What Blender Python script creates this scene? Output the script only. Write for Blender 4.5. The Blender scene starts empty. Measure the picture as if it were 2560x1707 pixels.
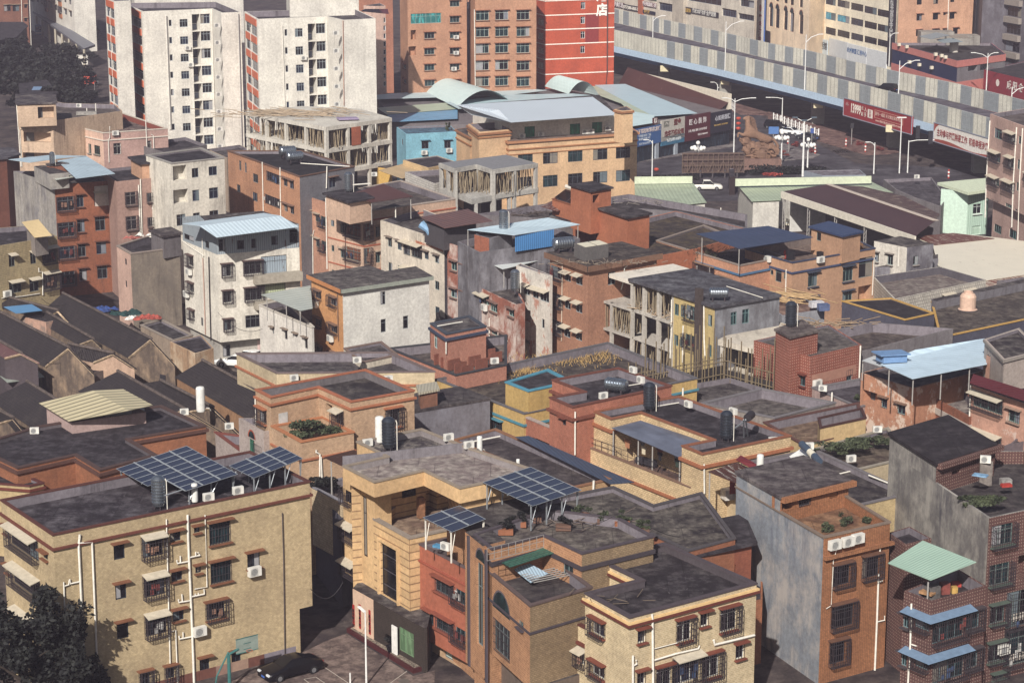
import bpy,math,random
from mathutils import Vector,Matrix
from mathutils.geometry import tessellate_polygon
random.seed(7)
SC=bpy.context.scene
COL=SC.collection
R_=math.radians
F=5450.0;TH=math.atan(1353/5450.0);H=62.0
cT,sT=math.cos(TH),math.sin(TH)
cam=bpy.data.cameras.new('camera');camo=bpy.data.objects.new('camera',cam);COL.objects.link(camo)
cam.sensor_width=36;cam.lens=36*F/2560;cam.clip_start=1;cam.clip_end=5000
camo.location=(0,0,H);camo.rotation_euler=(math.pi/2-TH,0,0)
SC.camera=camo
SUN=Vector((-.38,-1.52,1.13)).normalized()
ELEV=math.asin(SUN.z)
world=bpy.data.worlds.new('World');SC.world=world;world.use_nodes=True
wn=world.node_tree.nodes;bg=wn['Background']
sky=wn.new('ShaderNodeTexSky');sky.sky_type='NISHITA';sky.sun_disc=False
sky.sun_elevation=ELEV;sky.sun_rotation=math.atan2(SUN.x,SUN.y);sky.air_density=1.0;sky.dust_density=2.5;sky.ozone_density=1.5
world.node_tree.links.new(sky.outputs[0],bg.inputs[0]);bg.inputs[1].default_value=0.05
sl=bpy.data.lights.new('sun','SUN');sl.energy=5.0;sl.angle=R_(0.6);sl.color=(1.0,.95,.87)
so=bpy.data.objects.new('sun',sl);COL.objects.link(so)
so.rotation_euler=SUN.to_track_quat('Z','Y').to_euler();so.location=(-60,-120,200)
SC.view_settings.view_transform='Standard';SC.view_settings.look='None';SC.view_settings.exposure=0.34;SC.view_settings.gamma=1
SC.render.engine='CYCLES'
SC.cycles.max_bounces=5;SC.cycles.diffuse_bounces=3;SC.cycles.glossy_bounces=2;SC.cycles.transparent_max_bounces=8;SC.cycles.volume_bounces=0
OF={'a':0,'b':427,'c':854,'d':1280}
def tp(k,x,y):return(int(k[1])*640+x*.27234,OF[k[0]]+y*.27234)
def ray(p):
 a=(p[0]-1280)/F;b=-(p[1]-853.5)/F
 return Vector((a,cT+b*sT,-sT+b*cT))
def at(p,z):
 d=ray(p);k=(z-H)/d.z
 return Vector((d.x*k,d.y*k,z))
def A(k,x,y,z=0.0):return at(tp(k,x,y),z)
def S(x,y,z=0.0):return at((x,y),z)
def ztop(top,base,zb=0.0):
 B=at(base,zb);d=ray(top);return H+d.z*B.y/d.y
def pts(spec,z):
 """'c1 10 20; 30 40' -> list of world points at height z"""
 out=[];k=None
 for it in spec.split(';'):
  w=it.split()
  if not w:continue
  if not w[0][0].isdigit()and w[0][0]!='-':k=w[0];w=w[1:]
  zz=float(w[2])if len(w)>2 else z
  out.append(A(k,float(w[0]),float(w[1]),zz))
 return out
def lin(h):
 if isinstance(h,str):
  h=h.lstrip('#');v=[int(h[i:i+2],16)/255 for i in(0,2,4)]
 else:v=h
 g_=.3*v[0]+.55*v[1]+.15*v[2];v=[g_+(c-g_)*.76 for c in v]
 return tuple((c/12.92 if c<=.04045 else((c+.055)/1.055)**2.4)for c in v)+(1,)
MATS={}
class NT:
 def __init__(s,name):
  s.m=bpy.data.materials.new(name);s.m.use_nodes=True;s.t=s.m.node_tree
  s.b=s.t.nodes['Principled BSDF']
  s.b.inputs['Specular IOR Level'].default_value=.25
 def n(s,typ,**kw):
  nd=s.t.nodes.new(typ)
  for k,v in kw.items():
   if k.startswith('i_'):
    key=k[2:].replace('_',' ')
    nd.inputs[int(key)if key.isdigit()else key].default_value=v
   else:setattr(nd,k,v)
  return nd
 def l(s,a,b):s.t.links.new(a,b)
 def map(s,kind,sc):
  tc=s.n('ShaderNodeTexCoord');mp=s.n('ShaderNodeMapping');mp.inputs['Scale'].default_value=sc
  s.l(tc.outputs[kind],mp.inputs[0]);return mp.outputs[0]
 def noise(s,vec,scale=1,detail=4,rough=.6):
  nz=s.n('ShaderNodeTexNoise');nz.inputs['Scale'].default_value=scale;nz.inputs['Detail'].default_value=detail
  nz.inputs['Roughness'].default_value=rough;s.l(vec,nz.inputs['Vector']);return nz.outputs[0]
 def ramp(s,x,lo,hi,a=0.,b=1.):
  m=s.n('ShaderNodeMapRange');m.inputs[1].default_value=lo;m.inputs[2].default_value=hi
  m.inputs[3].default_value=a;m.inputs[4].default_value=b;s.l(x,m.inputs[0]);return m.outputs[0]
 def mix(s,f,a,b,mode='MIX'):
  m=s.n('ShaderNodeMix',data_type='RGBA',blend_type=mode)
  for inp,v in((m.inputs[0],f),(m.inputs[6],a),(m.inputs[7],b)):
   if isinstance(v,(int,float)):inp.default_value=v
   elif isinstance(v,tuple):inp.default_value=v
   else:s.l(v,inp)
  return m.outputs[2]
 def bump(s,h,st=.3,d=.02):
  b=s.n('ShaderNodeBump');b.inputs['Strength'].default_value=st;b.inputs['Distance'].default_value=d
  s.l(h,b.inputs['Height']);s.l(b.outputs[0],s.b.inputs['Normal'])
 def done(s,col,rough=.85,metal=0.):
  if isinstance(col,tuple):s.b.inputs['Base Color'].default_value=col
  else:s.l(col,s.b.inputs['Base Color'])
  s.b.inputs['Roughness'].default_value=rough;s.b.inputs['Metallic'].default_value=metal
  return s.m
def sc_(c,k):return tuple(min(1,x*k)for x in c[:3])+(1,)
def wallm(col,tile=None,stain=.5,patch=None,pa=.5,rough=.85,mortar=None,dots=None,streak='#3a2f2c',tw=.3,th=.1,offs=.5,dsz=.3):
 """rendered or tiled wall; uv is in metres along the wall and up it"""
 key=('w',col,tile,stain,patch,pa,mortar,dots,tw,th,streak,dsz)
 if key in MATS:return MATS[key]
 n=NT('wall_'+(tile or 'render'));base=lin(col)
 uv=n.map('UV',(1,1,1));ob=n.map('Object',(1,1,1))
 if tile and tw<2.5 and tw>.2:tw,th=tw*.66,th*.66
 stain=min(1,stain*1.3)
 if tile:
  br=n.n('ShaderNodeTexBrick');n.l(uv,br.inputs['Vector'])
  br.inputs['Color1'].default_value=sc_(base,1.08);br.inputs['Color2'].default_value=sc_(base,.86)
  br.inputs['Mortar'].default_value=lin(mortar)if mortar else sc_(base,.8)
  br.inputs['Scale'].default_value=1;br.inputs['Brick Width'].default_value=tw;br.inputs['Row Height'].default_value=th
  br.inputs['Mortar Size'].default_value=min(tw,th)*.09;br.offset=offs
  c=br.outputs[0]
 else:c=base
 if dots:
  mp=n.map('UV',(1/dsz,1/dsz,1));fr=n.n('ShaderNodeVectorMath',operation='FRACTION');n.l(mp,fr.inputs[0])
  sb=n.n('ShaderNodeVectorMath',operation='SUBTRACT');n.l(fr.outputs[0],sb.inputs[0]);sb.inputs[1].default_value=(.5,.5,0)
  ln=n.n('ShaderNodeVectorMath',operation='LENGTH')
  mu=n.n('ShaderNodeVectorMath',operation='MULTIPLY');n.l(sb.outputs[0],mu.inputs[0]);mu.inputs[1].default_value=(1,1,0);n.l(mu.outputs[0],ln.inputs[0])
  c=n.mix(n.ramp(ln.outputs[1],.12,.26,.8,0),c,lin(dots))
 big=n.noise(ob,.22,5,.62)
 c=n.mix(1.,c,n.mix(n.ramp(big,.34,.66),sc_((.8,.79,.79),1),(1.1,1.09,1.07,1)),'MULTIPLY')
 fine=n.noise(ob,3.2,6,.75)
 c=n.mix(1.,c,n.mix(n.ramp(fine,.32,.68),(.74,.73,.72,1),(1.15,1.15,1.15,1)),'MULTIPLY')
 if patch:
  pn=n.noise(n.map('UV',(.8,.5,1)),.55,8,.72)
  c=n.mix(n.ramp(pn,.6-.16*pa,.6-.16*pa+(.04 if pa<.8 else .16),0,.85),c,lin(patch))
 if stain:
  st=n.noise(n.map('UV',(1.5,.14,1)),1.,6,.7)
  bl=n.noise(n.map('UV',(.3,.12,1)),1.,3,.6)
  f1=n.ramp(st,.47,.72,0,stain);f2=n.ramp(bl,.45,.66,.15,1)
  mm=n.n('ShaderNodeMath',operation='MULTIPLY');n.l(f1,mm.inputs[0]);n.l(f2,mm.inputs[1])
  c=n.mix(mm.outputs[0],c,lin(streak))
 n.bump(fine,.25,.01)
 MATS[key]=n.done(c,rough);return MATS[key]
def roofm(col='#4a4348',light='#8a817a',amt=.35,green=None,sc=.35):
 key=('r',col,light,amt,green,sc)
 if key in MATS:return MATS[key]
 n=NT('roof_cement');col=tuple(int(col.lstrip('#')[i:i+2],16)/255*f_ for i,f_ in((0,.66),(2,.6),(4,.65)));ob=n.map('Object',(1,1,1))
 a=n.noise(ob,sc*1.8,10,.74);b=n.noise(ob,sc*4.3,6,.7);g=n.noise(ob,6,3,.7)
 c=n.mix(n.ramp(a,.5-.22*amt,.74,0,.85),lin(col),lin(light))
 c=n.mix(n.ramp(b,.42,.6,0,.7),c,sc_(lin(col),.45));c=n.mix(n.ramp(n.noise(n.map('Object',(2.6,.7,1)),1.1,8,.75),.6,.68,0,.45),c,lin(light))
 c=n.mix(1.,c,n.mix(n.ramp(g,.3,.7),(.8,.8,.8,1),(1.15,1.15,1.15,1)),'MULTIPLY')
 jb=n.n('ShaderNodeTexBrick',offset=.3);n.l(n.map('Object',(1,1,1)),jb.inputs[0]);jb.inputs['Scale'].default_value=1;jb.inputs['Brick Width'].default_value=4.3;jb.inputs['Row Height'].default_value=3.1;jb.inputs['Mortar Size'].default_value=.045;jb.inputs['Mortar Smooth'].default_value=.6
 for k_,v_ in(('Color1',(1.12,1.12,1.1,1)),('Color2',(.86,.86,.88,1)),('Mortar',(.5,.48,.5,1))):jb.inputs[k_].default_value=v_
 if sc>=.3:c=n.mix(.8,c,jb.outputs[0],'MULTIPLY')
 if green:c=n.mix(n.ramp(n.noise(ob,.5,6,.7),.5,.62,0,.8),c,lin(green))
 n.bump(b,.3,.03)
 MATS[key]=n.done(c,.9);return MATS[key]
def sheetm(col,rust=None,ra=.4,period=.28,rough=.45,line=.72,dirt=.3,metal=0.):
 key=('s',col,rust,ra,period,line,dirt)
 if key in MATS:return MATS[key]
 n=NT('sheet_metal');uv=n.map('UV',(1,1,1));ob=n.map('Object',(1,1,1));base=lin(col)
 wv=n.n('ShaderNodeTexWave',bands_direction='X',wave_profile='SIN');n.l(uv,wv.inputs[0]);wv.inputs['Scale'].default_value=.314/period
 c=n.mix(n.ramp(wv.outputs[1],.0,.35),sc_(base,line),base)
 c=n.mix(n.ramp(n.noise(ob,.4,5,.65),.4,.7,0,dirt),c,sc_(base,.55))
 if rust:
  rn=n.noise(n.map('UV',(3.2,.35,1)),1.,6,.75)
  c=n.mix(n.ramp(rn,.66-.25*ra,.69-.25*ra,0,1),c,lin(rust))
 n.bump(wv.outputs[1],.6,.04)
 MATS[key]=n.done(c,rough,metal);return MATS[key]
def plain(col,rough=.6,metal=0.,var=.12,emit=0):
 key=('p',col,rough,metal,var)
 if key in MATS:return MATS[key]
 n=NT('paint');base=lin(col)
 f=n.noise(n.map('Object',(1,1,1)),2.3,5,.7)
 c=n.mix(n.ramp(f,.3,.7),sc_(base,1-var*1.6),sc_(base,1+var))
 MATS[key]=n.done(c,rough,metal);return MATS[key]
def glassm(col,vary=.5):
 key=('g',col)
 if key in MATS:return MATS[key]
 n=NT('window_glass');base=lin(col);ob=n.map('Object',(1,1,1))
 v=n.noise(n.map('Object',(2.2,2.2,.5)),1.2,3,.6)
 c=n.mix(n.ramp(v,.5,.62,0,vary),base,sc_(base,4.2))
 n.b.inputs['Specular IOR Level'].default_value=.3
 MATS[key]=n.done(c,.22);return MATS[key]
def leafm(col,col2):
 key=('l',col,col2)
 if key in MATS:return MATS[key]
 n=NT('foliage');ob=n.map('Object',(1,1,1))
 c=n.mix(n.ramp(n.noise(ob,1.6,3,.7),.35,.65),lin(col),lin(col2))
 MATS[key]=n.done(c,.7);return MATS[key]
def tilem(col='#3b3336'):
 key=('t',col)
 if key in MATS:return MATS[key]
 n=NT('old_clay_tiles');uv=n.map('UV',(1,1,1));ob=n.map('Object',(1,1,1));base=lin(col)
 wv=n.n('ShaderNodeTexWave',bands_direction='X');n.l(uv,wv.inputs[0]);wv.inputs['Scale'].default_value=.314/.26
 wv.inputs['Distortion'].default_value=.6;wv.inputs['Detail'].default_value=2;wv.inputs['Detail Scale'].default_value=3
 w2=n.n('ShaderNodeTexWave',bands_direction='Y');n.l(uv,w2 .inputs[0]);w2 .inputs['Scale'].default_value=.314/.3
 c=n.mix(n.ramp(wv.outputs[1],.1,.7),sc_(base,.45),sc_(base,1.5))
 c=n.mix(n.ramp(w2 .outputs[1],.0,.4,.35,0),c,sc_(base,.3))
 c=n.mix(n.ramp(n.noise(ob,.6,7,.75),.5,.7,0,.4),c,lin('#4f4743'))
 c=n.mix(n.ramp(n.noise(ob,2.5,4,.7),.55,.7,0,.6),c,sc_(base,.4))
 n.bump(wv.outputs[1],1.,.08)
 MATS[key]=n.done(c,.9);return MATS[key]
class MB:
 def __init__(s):s.v=[];s.f=[];s.uv=[];s.mi=[]
 def poly(s,P,uv=None,mi=0):
  i=len(s.v);s.v+=[tuple(p)for p in P];s.f.append(tuple(range(i,i+len(P))))
  s.uv.append(uv or[(p[0],p[1])for p in P]);s.mi.append(mi);return s
 def rect(s,O,U,W,mi=0,uo=0,wo=0):
  O,U,W=Vector(O),Vector(U),Vector(W);a,b=U.length,W.length
  return s.poly([O,O+U,O+U+W,O+W],[(uo,wo),(uo+a,wo),(uo+a,wo+b),(uo,wo+b)],mi)
 def box(s,O,U,V,W,mi=0):
  """O corner, U right, V away/in, W up"""
  O,U,V,W=Vector(O),Vector(U),Vector(V),Vector(W)
  s.rect(O,U,W,mi);s.rect(O+U,V,W,mi);s.rect(O+U+V,-U,W,mi);s.rect(O+V,-V,W,mi)
  s.rect(O+W,U,V,mi);s.rect(O+V,U,-V,mi);return s
 def cbox(s,c,sx,sy,sz,mi=0):
  return s.box((c[0]-sx/2,c[1]-sy/2,c[2]-sz/2),(sx,0,0),(0,sy,0),(0,0,sz),mi)
 def prism(s,P,z0,z1,mi=0,top=True,bot=True):
  P=[Vector((p[0],p[1]))for p in P];n=len(P);acc=0
  for i in range(n):
   a,b=P[i],P[(i+1)%n];L=(b-a).length
   s.poly([(a.x,a.y,z0),(b.x,b.y,z0),(b.x,b.y,z1),(a.x,a.y,z1)],[(acc,z0),(acc+L,z0),(acc+L,z1),(acc,z1)],mi);acc+=L
  tri=tessellate_polygon([[Vector((p.x,p.y,0))for p in P]])
  for t in tri:
   q=[P[i]for i in t]
   if(q[1]-q[0]).cross(q[2]-q[0])<0:q=q[::-1]
   if top:s.poly([(p.x,p.y,z1)for p in q],None,mi)
   if bot:s.poly([(p.x,p.y,z0)for p in q[::-1]],None,mi)
  return s
 def tube(s,path,r,k=6,mi=0,r2=None,cap=True):
  path=[Vector(p)for p in path];rings=[]
  for i,p in enumerate(path):
   d=(path[min(i+1,len(path)-1)]-path[max(i-1,0)]).normalized()
   a=d.cross(Vector((0,0,1)));
   if a.length<.05:a=Vector((1,0,0))
   a.normalize();b=d.cross(a)
   rr=r if r2 is None else r+(r2-r)*i/(len(path)-1)
   rings.append([p+a*rr*math.cos(2*math.pi*j/k)+b*rr*math.sin(2*math.pi*j/k)for j in range(k)])
  for i in range(len(rings)-1):
   for j in range(k):s.poly([rings[i][j],rings[i+1][j],rings[i+1][(j+1)%k],rings[i][(j+1)%k]],None,mi)
  if cap:s.poly(rings[0],None,mi);s.poly(rings[-1][::-1],None,mi)
  return s
 def lathe(s,prof,c=(0,0,0),k=16,axis='z',mi=0):
  def P(r,z,j):
   x,y=r*math.cos(2*math.pi*j/k),r*math.sin(2*math.pi*j/k)
   return(c[0]+x,c[1]+y,c[2]+z)if axis=='z' else(c[0]+z,c[1]+x,c[2]+y)
  for i in range(len(prof)-1):
   (r0,z0),(r1,z1)=prof[i],prof[i+1]
   for j in range(k):s.poly([P(r0,z0,j),P(r0,z0,j+1),P(r1,z1,j+1),P(r1,z1,j)],None,mi)
  return s
 def bars(s,O,U,W,nu,nw,t=.03,n=None):
  """a grille of nu uprights and nw rails on the rectangle O,U,W"""
  O,U,W=Vector(O),Vector(U),Vector(W);u,w=U.normalized(),W.normalized();d=u.cross(w)*t
  for i in range(nu+1):s.box(O+U*(i/nu)-u*t/2,u*t,-d,W)
  for j in range(nw+1):s.box(O+W*(j/nw)-w*t/2,U,-d,w*t)
  return s
 def build(s,name,mat,parent=None,smooth=False,root=None):
  me=bpy.data.meshes.new(name)
  o0=Vector((0,0,0))
  if parent is not None:
   r=parent
   while r is not None:o0=o0+r.location;r=r.parent
  me.from_pydata([Vector(v)-o0 for v in s.v],[],s.f)
  ul=me.uv_layers.new(name='UVMap');k=0
  for uv in s.uv:
   for q in uv:ul.data[k].uv=q;k+=1
  for m in(mat if isinstance(mat,(list,tuple))else[mat]):me.materials.append(m)
  if isinstance(mat,(list,tuple)):me.polygons.foreach_set('material_index',s.mi)
  if smooth:
   import bmesh
   bm=bmesh.new();bm.from_mesh(me);bmesh.ops.remove_doubles(bm,verts=bm.verts,dist=1e-4);bm.to_mesh(me);bm.free()
   me.polygons.foreach_set('use_smooth',[True]*len(me.polygons))
  me.update()
  o=bpy.data.objects.new(name,me);COL.objects.link(o)
  if parent is not None:o.parent=parent
  return o
def thing(name,label,cat,loc=(0,0,0),group=None):
 o=bpy.data.objects.new(name,None);COL.objects.link(o);o.location=loc
 o.empty_display_size=.5
 o['label']=label;o['category']=cat
 if group:o['group']=group
 return o
def tag(o,label,cat,group=None):
 o['label']=label;o['category']=cat
 if group:o['group']=group
 return o
def copy_tree(o,parent=None):
 c=o.copy();COL.objects.link(c)
 if parent is not None:c.parent=parent
 for ch in o.children:copy_tree(ch,c)
 return c
def struct(name,mb,mat,kind='structure'):
 o=mb.build(name,mat);o['kind']=kind;return o
def text(name,s,mat,O,u,size,parent,up=(0,0,1),bold=.0,align='CENTER',sx=1.0,vert=False,space=1.0):
 """lettering as a mesh standing on the plane of u and up, centred on O"""
 cu=bpy.data.curves.new(name,'FONT');cu.body='\n'.join(s)if vert else s
 cu.size=size;cu.align_x=align;cu.align_y='CENTER';cu.offset=bold*size;cu.resolution_u=2;cu.extrude=.01
 cu.space_character=space
 if vert:cu.space_line=space
 ob=bpy.data.objects.new('tmp',cu);COL.objects.link(ob);bpy.context.view_layer.update()
 me=bpy.data.meshes.new_from_object(ob.evaluated_get(bpy.context.evaluated_depsgraph_get()))
 bpy.data.objects.remove(ob);bpy.data.curves.remove(cu)
 u=Vector(u).normalized();up=Vector(up).normalized();n=u.cross(up)
 M=Matrix((u,up,n)).transposed().to_4x4();M.translation=Vector(O)
 me.transform(Matrix.Diagonal((sx,1,1,1)));me.transform(M)
 o0=Vector((0,0,0));r=parent
 while r is not None:o0=o0+r.location;r=r.parent
 me.transform(Matrix.Translation(-o0));me.materials.clear();me.materials.append(mat);me.name=name
 o=bpy.data.objects.new(name,me);COL.objects.link(o)
 if parent is not None:o.parent=parent
 return o
GL_D=glassm('#101016');GL_T=glassm('#12262b');GL_B=glassm('#141c2e');GL_G=glassm('#15503f')
DARK=plain('#17131a',.9);BAR=plain('#3a3238',.5);BARL=plain('#8f8a86',.5)
PIPE=plain('#d8d2c6',.5);AWN=plain('#b9ad97',.6)
def area(P):return sum(P[i].x*P[(i+1)%len(P)].y-P[(i+1)%len(P)].x*P[i].y for i in range(len(P)))/2
def inset(P,d):
 n=len(P);out=[]
 for i in range(n):
  a,b,c=P[i-1],P[i],P[(i+1)%n]
  e1=(b-a).normalized();e2=(c-b).normalized()
  n1=Vector((-e1 .y,e1 .x));n2=Vector((-e2 .y,e2 .x));k=1+n1 .dot(n2)
  if k<.2:k=.2
  out.append(b+(n1+n2)*(d/k))
 return out
class Face:
 def __init__(s,a,b,z0,z1):
  s.o=Vector((a.x,a.y,0));e=Vector((b.x-a.x,b.y-a.y,0));s.W=e.length;s.u=e.normalized()
  s.n=Vector((s.u.y,-s.u.x,0));s.z0=z0;s.z1=z1;s.holes=[]
 def uw(s,p):
  d=ray(p);k=(s.o-Vector((0,0,H))).dot(s.n)/d.dot(s.n)
  P=Vector((0,0,H))+d*k;return(P-s.o).dot(s.u),P.z
 def pt(s,u,z,d=0.):return s.o+s.u*u+s.n*d+Vector((0,0,z))
 def px(s,k,x,y,d=0.):
  u,z=s.uw(tp(k,x,y));return s.pt(u,z,d)
HOUSES=[]
def hf(frag,v=0,f=0):
 for q in HOUSES:
  if frag in q.label:return q.vols[v]['fs'][f]
 raise KeyError(frag)
class House:
 def __init__(s,name,label,cat='house',frame='#b9bcb8',glass=None,sill=None,group=None):
  s.name,s.label,s.cat,s.group=name,label,cat,group;s.vols=[];s.root=None
  s.fr=plain(frame,.5);s.gl=glass or GL_D;s.sill=plain(sill,.7)if sill else None
 def vol(s,P,z,zb=0.,wall=None,roof=None,par=.8,pt=.16,cop=None,bands=(),eave=0.,close4=False,rname='roof',skip=(),fm=None):
  if isinstance(P,str):P=pts(P,z)
  P=[Vector((p[0],p[1]))for p in P]
  if len(P)==3:P=[P[0],P[1],P[1]+P[2]-P[0],P[2]]
  if area(P)<0:print('CW polygon in',s.name,len(s.vols));P=P[::-1]
  if s.root is None:
   s.root=thing(s.name,s.label,s.cat,(P[0].x,P[0].y,zb),s.group)
  fs=[Face(P[i],P[(i+1)%len(P)],zb,z)for i in range(len(P))]
  v=dict(P=P,z=z,zb=zb,wall=wall,roof=roof or roofm(),par=par,pt=pt,cop=cop,bands=bands,fs=fs,eave=eave,rname=rname,skip=skip,fm=fm or{})
  s.vols.append(v);return fs
 def win(s,f,spec,st='p',glass=None,frame=None,mull=None,dep=.14):
  """rectangles given by their top left and bottom right corners on the wall f"""
  k=None
  for it in spec.split(';'):
   w=it.split()
   if not w:continue
   if not w[0][0].isdigit()and w[0][0]!='-':k=w[0];w=w[1:]
   x0,y0,x1,y1=map(float,w[:4])
   u0,w1=f.uw(tp(k,x0,y0));u1,w0=f.uw(tp(k,x1,y1))
   s.hole(f,u0,w0,u1,w1,st,glass,frame,mull,dep)
 def grid(s,f,k,x0,y0,x1,y1,cols,rows,st='p',glass=None,frame=None,mull=None):
  """the same rectangle repeated: cols and rows are lists of pixel offsets of its top left corner on the wall"""
  u0,w1=f.uw(tp(k,x0,y0));u1,w0=f.uw(tp(k,x1,y1));du,dw=u1-u0,w1-w0
  for(rx,ry)in rows:
   for(cx,cy)in cols:
    u,w=f.uw(tp(k,x0+cx+rx,y0+cy+ry));s.hole(f,u,w-dw,u+du,w,st,glass,frame,mull,.14)
 def hole(s,f,u0,w0,u1,w1,st='p',glass=None,frame=None,mull=None,dep=.14):
  u0=max(u0,.02);u1=min(u1,f.W-.02);w0=max(w0,f.z0+.05);w1=min(w1,f.z1-.05)
  if u1-u0<.1 or w1-w0<.1:print('bad window',s.name,round(u0,1),round(u1,1),round(w0,1),round(w1,1),'W',round(f.W,1),f.z0,f.z1);return
  if 'o' in st:dep=max(dep,1.1)
  f.holes.append((u0,w0,u1,w1,dep))
  r=s.root;fu,fn,Z=f.u,f.n,Vector((0,0,1));W_,H_=u1-u0,w1-w0
  fm=s.fr if frame is None else plain(frame,.5)
  if 'o' not in st:
   m=MB();t=.07;d=-dep+.06
   O=f.pt(u0,w0,d)
   for(a,b,c,e)in((0,0,W_,t),(0,H_-t,W_,t),(0,t,t,H_-2*t),(W_-t,t,t,H_-2*t)):
    m.box(O+fu*a+Z*b,fu*c,-fn*.05,Z*e)
   nm=mull if mull is not None else max(1,int(W_/.8))
   for i in range(1,nm+1):m.box(O+fu*(W_*i/(nm+1)-.025)+Z*t,fu*.05,-fn*.04,Z*(H_-2*t))
   if H_>1.3:m.box(O+Z*(H_*.7)+fu*t,fu*(W_-2*t),-fn*.045,Z*.05)
   o=m.build('window',fm,r)
   g=glass or s.gl
   if isinstance(g,(list,tuple)):g=random.choice(g)
   MB().rect(f.pt(u0,w0,d-.03),fu*W_,Z*H_).build('pane',g,o)
   if random.random()<.3:
    cu_=MB();a=random.uniform(.25,.55)*W_;cu_.rect(f.pt(u0+(.05 if random.random()<.5 else W_-a-.05),w0+.1,d-.02),fu*a,Z*(H_-.2))
    cu_.build('curtain',plain(random.choice(['#8d8c90','#6f7480','#7a7268','#5c6a72']),.9),o)
  else:
   o=MB().box(f.pt(u0+.05,w0+.02,-dep+.06),fu*(W_*.28),-fn*.03,Z*min(H_*.9,1.9)).build('door',plain(random.choice(['#5b4a40','#6b6a68','#4a4d55']),.7),r)
   o.name='door'
  sm=s.sill or f_wall(s)
  if 'l' in st:MB().box(f.pt(u0-.22,w1,0),fu*(W_+.44),fn*.42,Z*.1).build('lintel',sm,o)
  if 's' in st:MB().box(f.pt(u0-.12,w0-.1,0),fu*(W_+.24),fn*.25,Z*.09).build('sill',sm,o)
  if 'b' in st:
   MB().bars(f.pt(u0,w0,.04),fu*W_,Z*H_,max(3,int(W_/.22)),max(2,int(H_/.5)),.028).build('grille',BAR,o)
  if 'c' in st:
   D=.55;a,b=u0-.08,w0-.12;cw,ch=W_+.16,H_+.14
   m=MB();k=max(4,int(cw/.2));kk=max(2,int(ch/.42))
   m.bars(f.pt(a,b,D),fu*cw,Z*ch,k,kk,.03)
   m.bars(f.pt(a,b,0),fn*D,Z*ch,3,kk,.03);m.bars(f.pt(a+cw,b,0),fn*D,Z*ch,3,kk,.03)
   m.bars(f.pt(a,b,0),fu*cw,fn*D,k,2,.03)
   m.build('grille',BAR,o)
  if 'x' in st:
   m=MB()
   for i in range(3):m.box(f.pt(u0+.1+random.random()*(W_-.5),w0+.1+random.random()*H_*.4,.15+.1*i),fu*.3,fn*.03,Z*random.uniform(.35,.7))
   m.build('laundry',plain(random.choice(['#8f3a34','#b9b6b2','#39507a','#a8775f']),.9),o)
  if 'a' in st:
   D=.75;m=MB();e=u0-.12;O=f.pt(e,w1+.22,0);q=fu*(W_+.24)
   m.poly([O,O+fn*D-Z*.2,O+fn*D-Z*.2+q,O+q]);m.poly([O-Z*.03,O+q-Z*.03,O+fn*D-Z*.23+q,O+fn*D-Z*.23]);m.box(O+fn*D-Z*.28,q,fn*.02,Z*.08)
   m.build('awning',AWN,o)
  return o
 def pipe(s,f,spec,r=.055,mat=None,d=.12,name='pipe'):
  m=MB();P=[];k=None
  for it in spec.split(';'):
   w=it.split()
   if not w:continue
   if not w[0][0].isdigit()and w[0][0]!='-':k=w[0];w=w[1:]
   P.append(f.px(k,float(w[0]),float(w[1]),d))
  m.tube(P,r,6);m.build(name,mat or PIPE,s.root)
 def done(s):
  HOUSES.append(s)
  for v in s.vols:
   m0=MB();P=v['P'];n=len(P);acc=0;extra=[]
   for i,f in enumerate(v['fs']):
    m=m0
    if i in v['fm']:m=MB();extra.append((m,v['fm'][i]))
    if i in v['skip']:continue
    us=sorted({0,f.W}|{h[0]for h in f.holes}|{h[2]for h in f.holes});ws=sorted({v['zb'],v['z']}|{h[1]for h in f.holes}|{h[3]for h in f.holes})
    for a in range(len(us)-1):
     for b in range(len(ws)-1):
      cu_,cw=(us[a]+us[a+1])/2,(ws[b]+ws[b+1])/2
      if any(h[0]<cu_<h[2]and h[1]<cw<h[3]for h in f.holes):continue
      p=[f.pt(us[a],ws[b]),f.pt(us[a+1],ws[b]),f.pt(us[a+1],ws[b+1]),f.pt(us[a],ws[b+1])]
      m.poly(p,[(acc+us[a],ws[b]),(acc+us[a+1],ws[b]),(acc+us[a+1],ws[b+1]),(acc+us[a],ws[b+1])])
    for(u0,w0,u1,w1,dp)in f.holes:
     q=lambda u,w,d:f.pt(u,w,d)
     uvq=lambda a,b:[(acc+u0,w0),(acc+u0+dp,w0),(acc+u0+dp,w1),(acc+u0,w1)]
     m.poly([q(u0,w0,0),q(u1,w0,0),q(u1,w0,-dp),q(u0,w0,-dp)],uvq(0,0));m.poly([q(u0,w1,-dp),q(u1,w1,-dp),q(u1,w1,0),q(u0,w1,0)],uvq(0,0))
     m.poly([q(u0,w0,0),q(u0,w0,-dp),q(u0,w1,-dp),q(u0,w1,0)],uvq(0,0));m.poly([q(u1,w0,-dp),q(u1,w0,0),q(u1,w1,0),q(u1,w1,-dp)],uvq(0,0))
     m.poly([q(u0,w0,-dp),q(u1,w0,-dp),q(u1,w1,-dp),q(u0,w1,-dp)],[(acc+u0,w0),(acc+u1,w0),(acc+u1,w1),(acc+u0,w1)])
    acc+=f.W
   m=m0
   if v['zb']>.5:
    for t in tessellate_polygon([[Vector((p.x,p.y,0))for p in P]]):m.poly([(P[i].x,P[i].y,v['zb'])for i in t])
   z=v['z'];zr=z-v['par']
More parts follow.
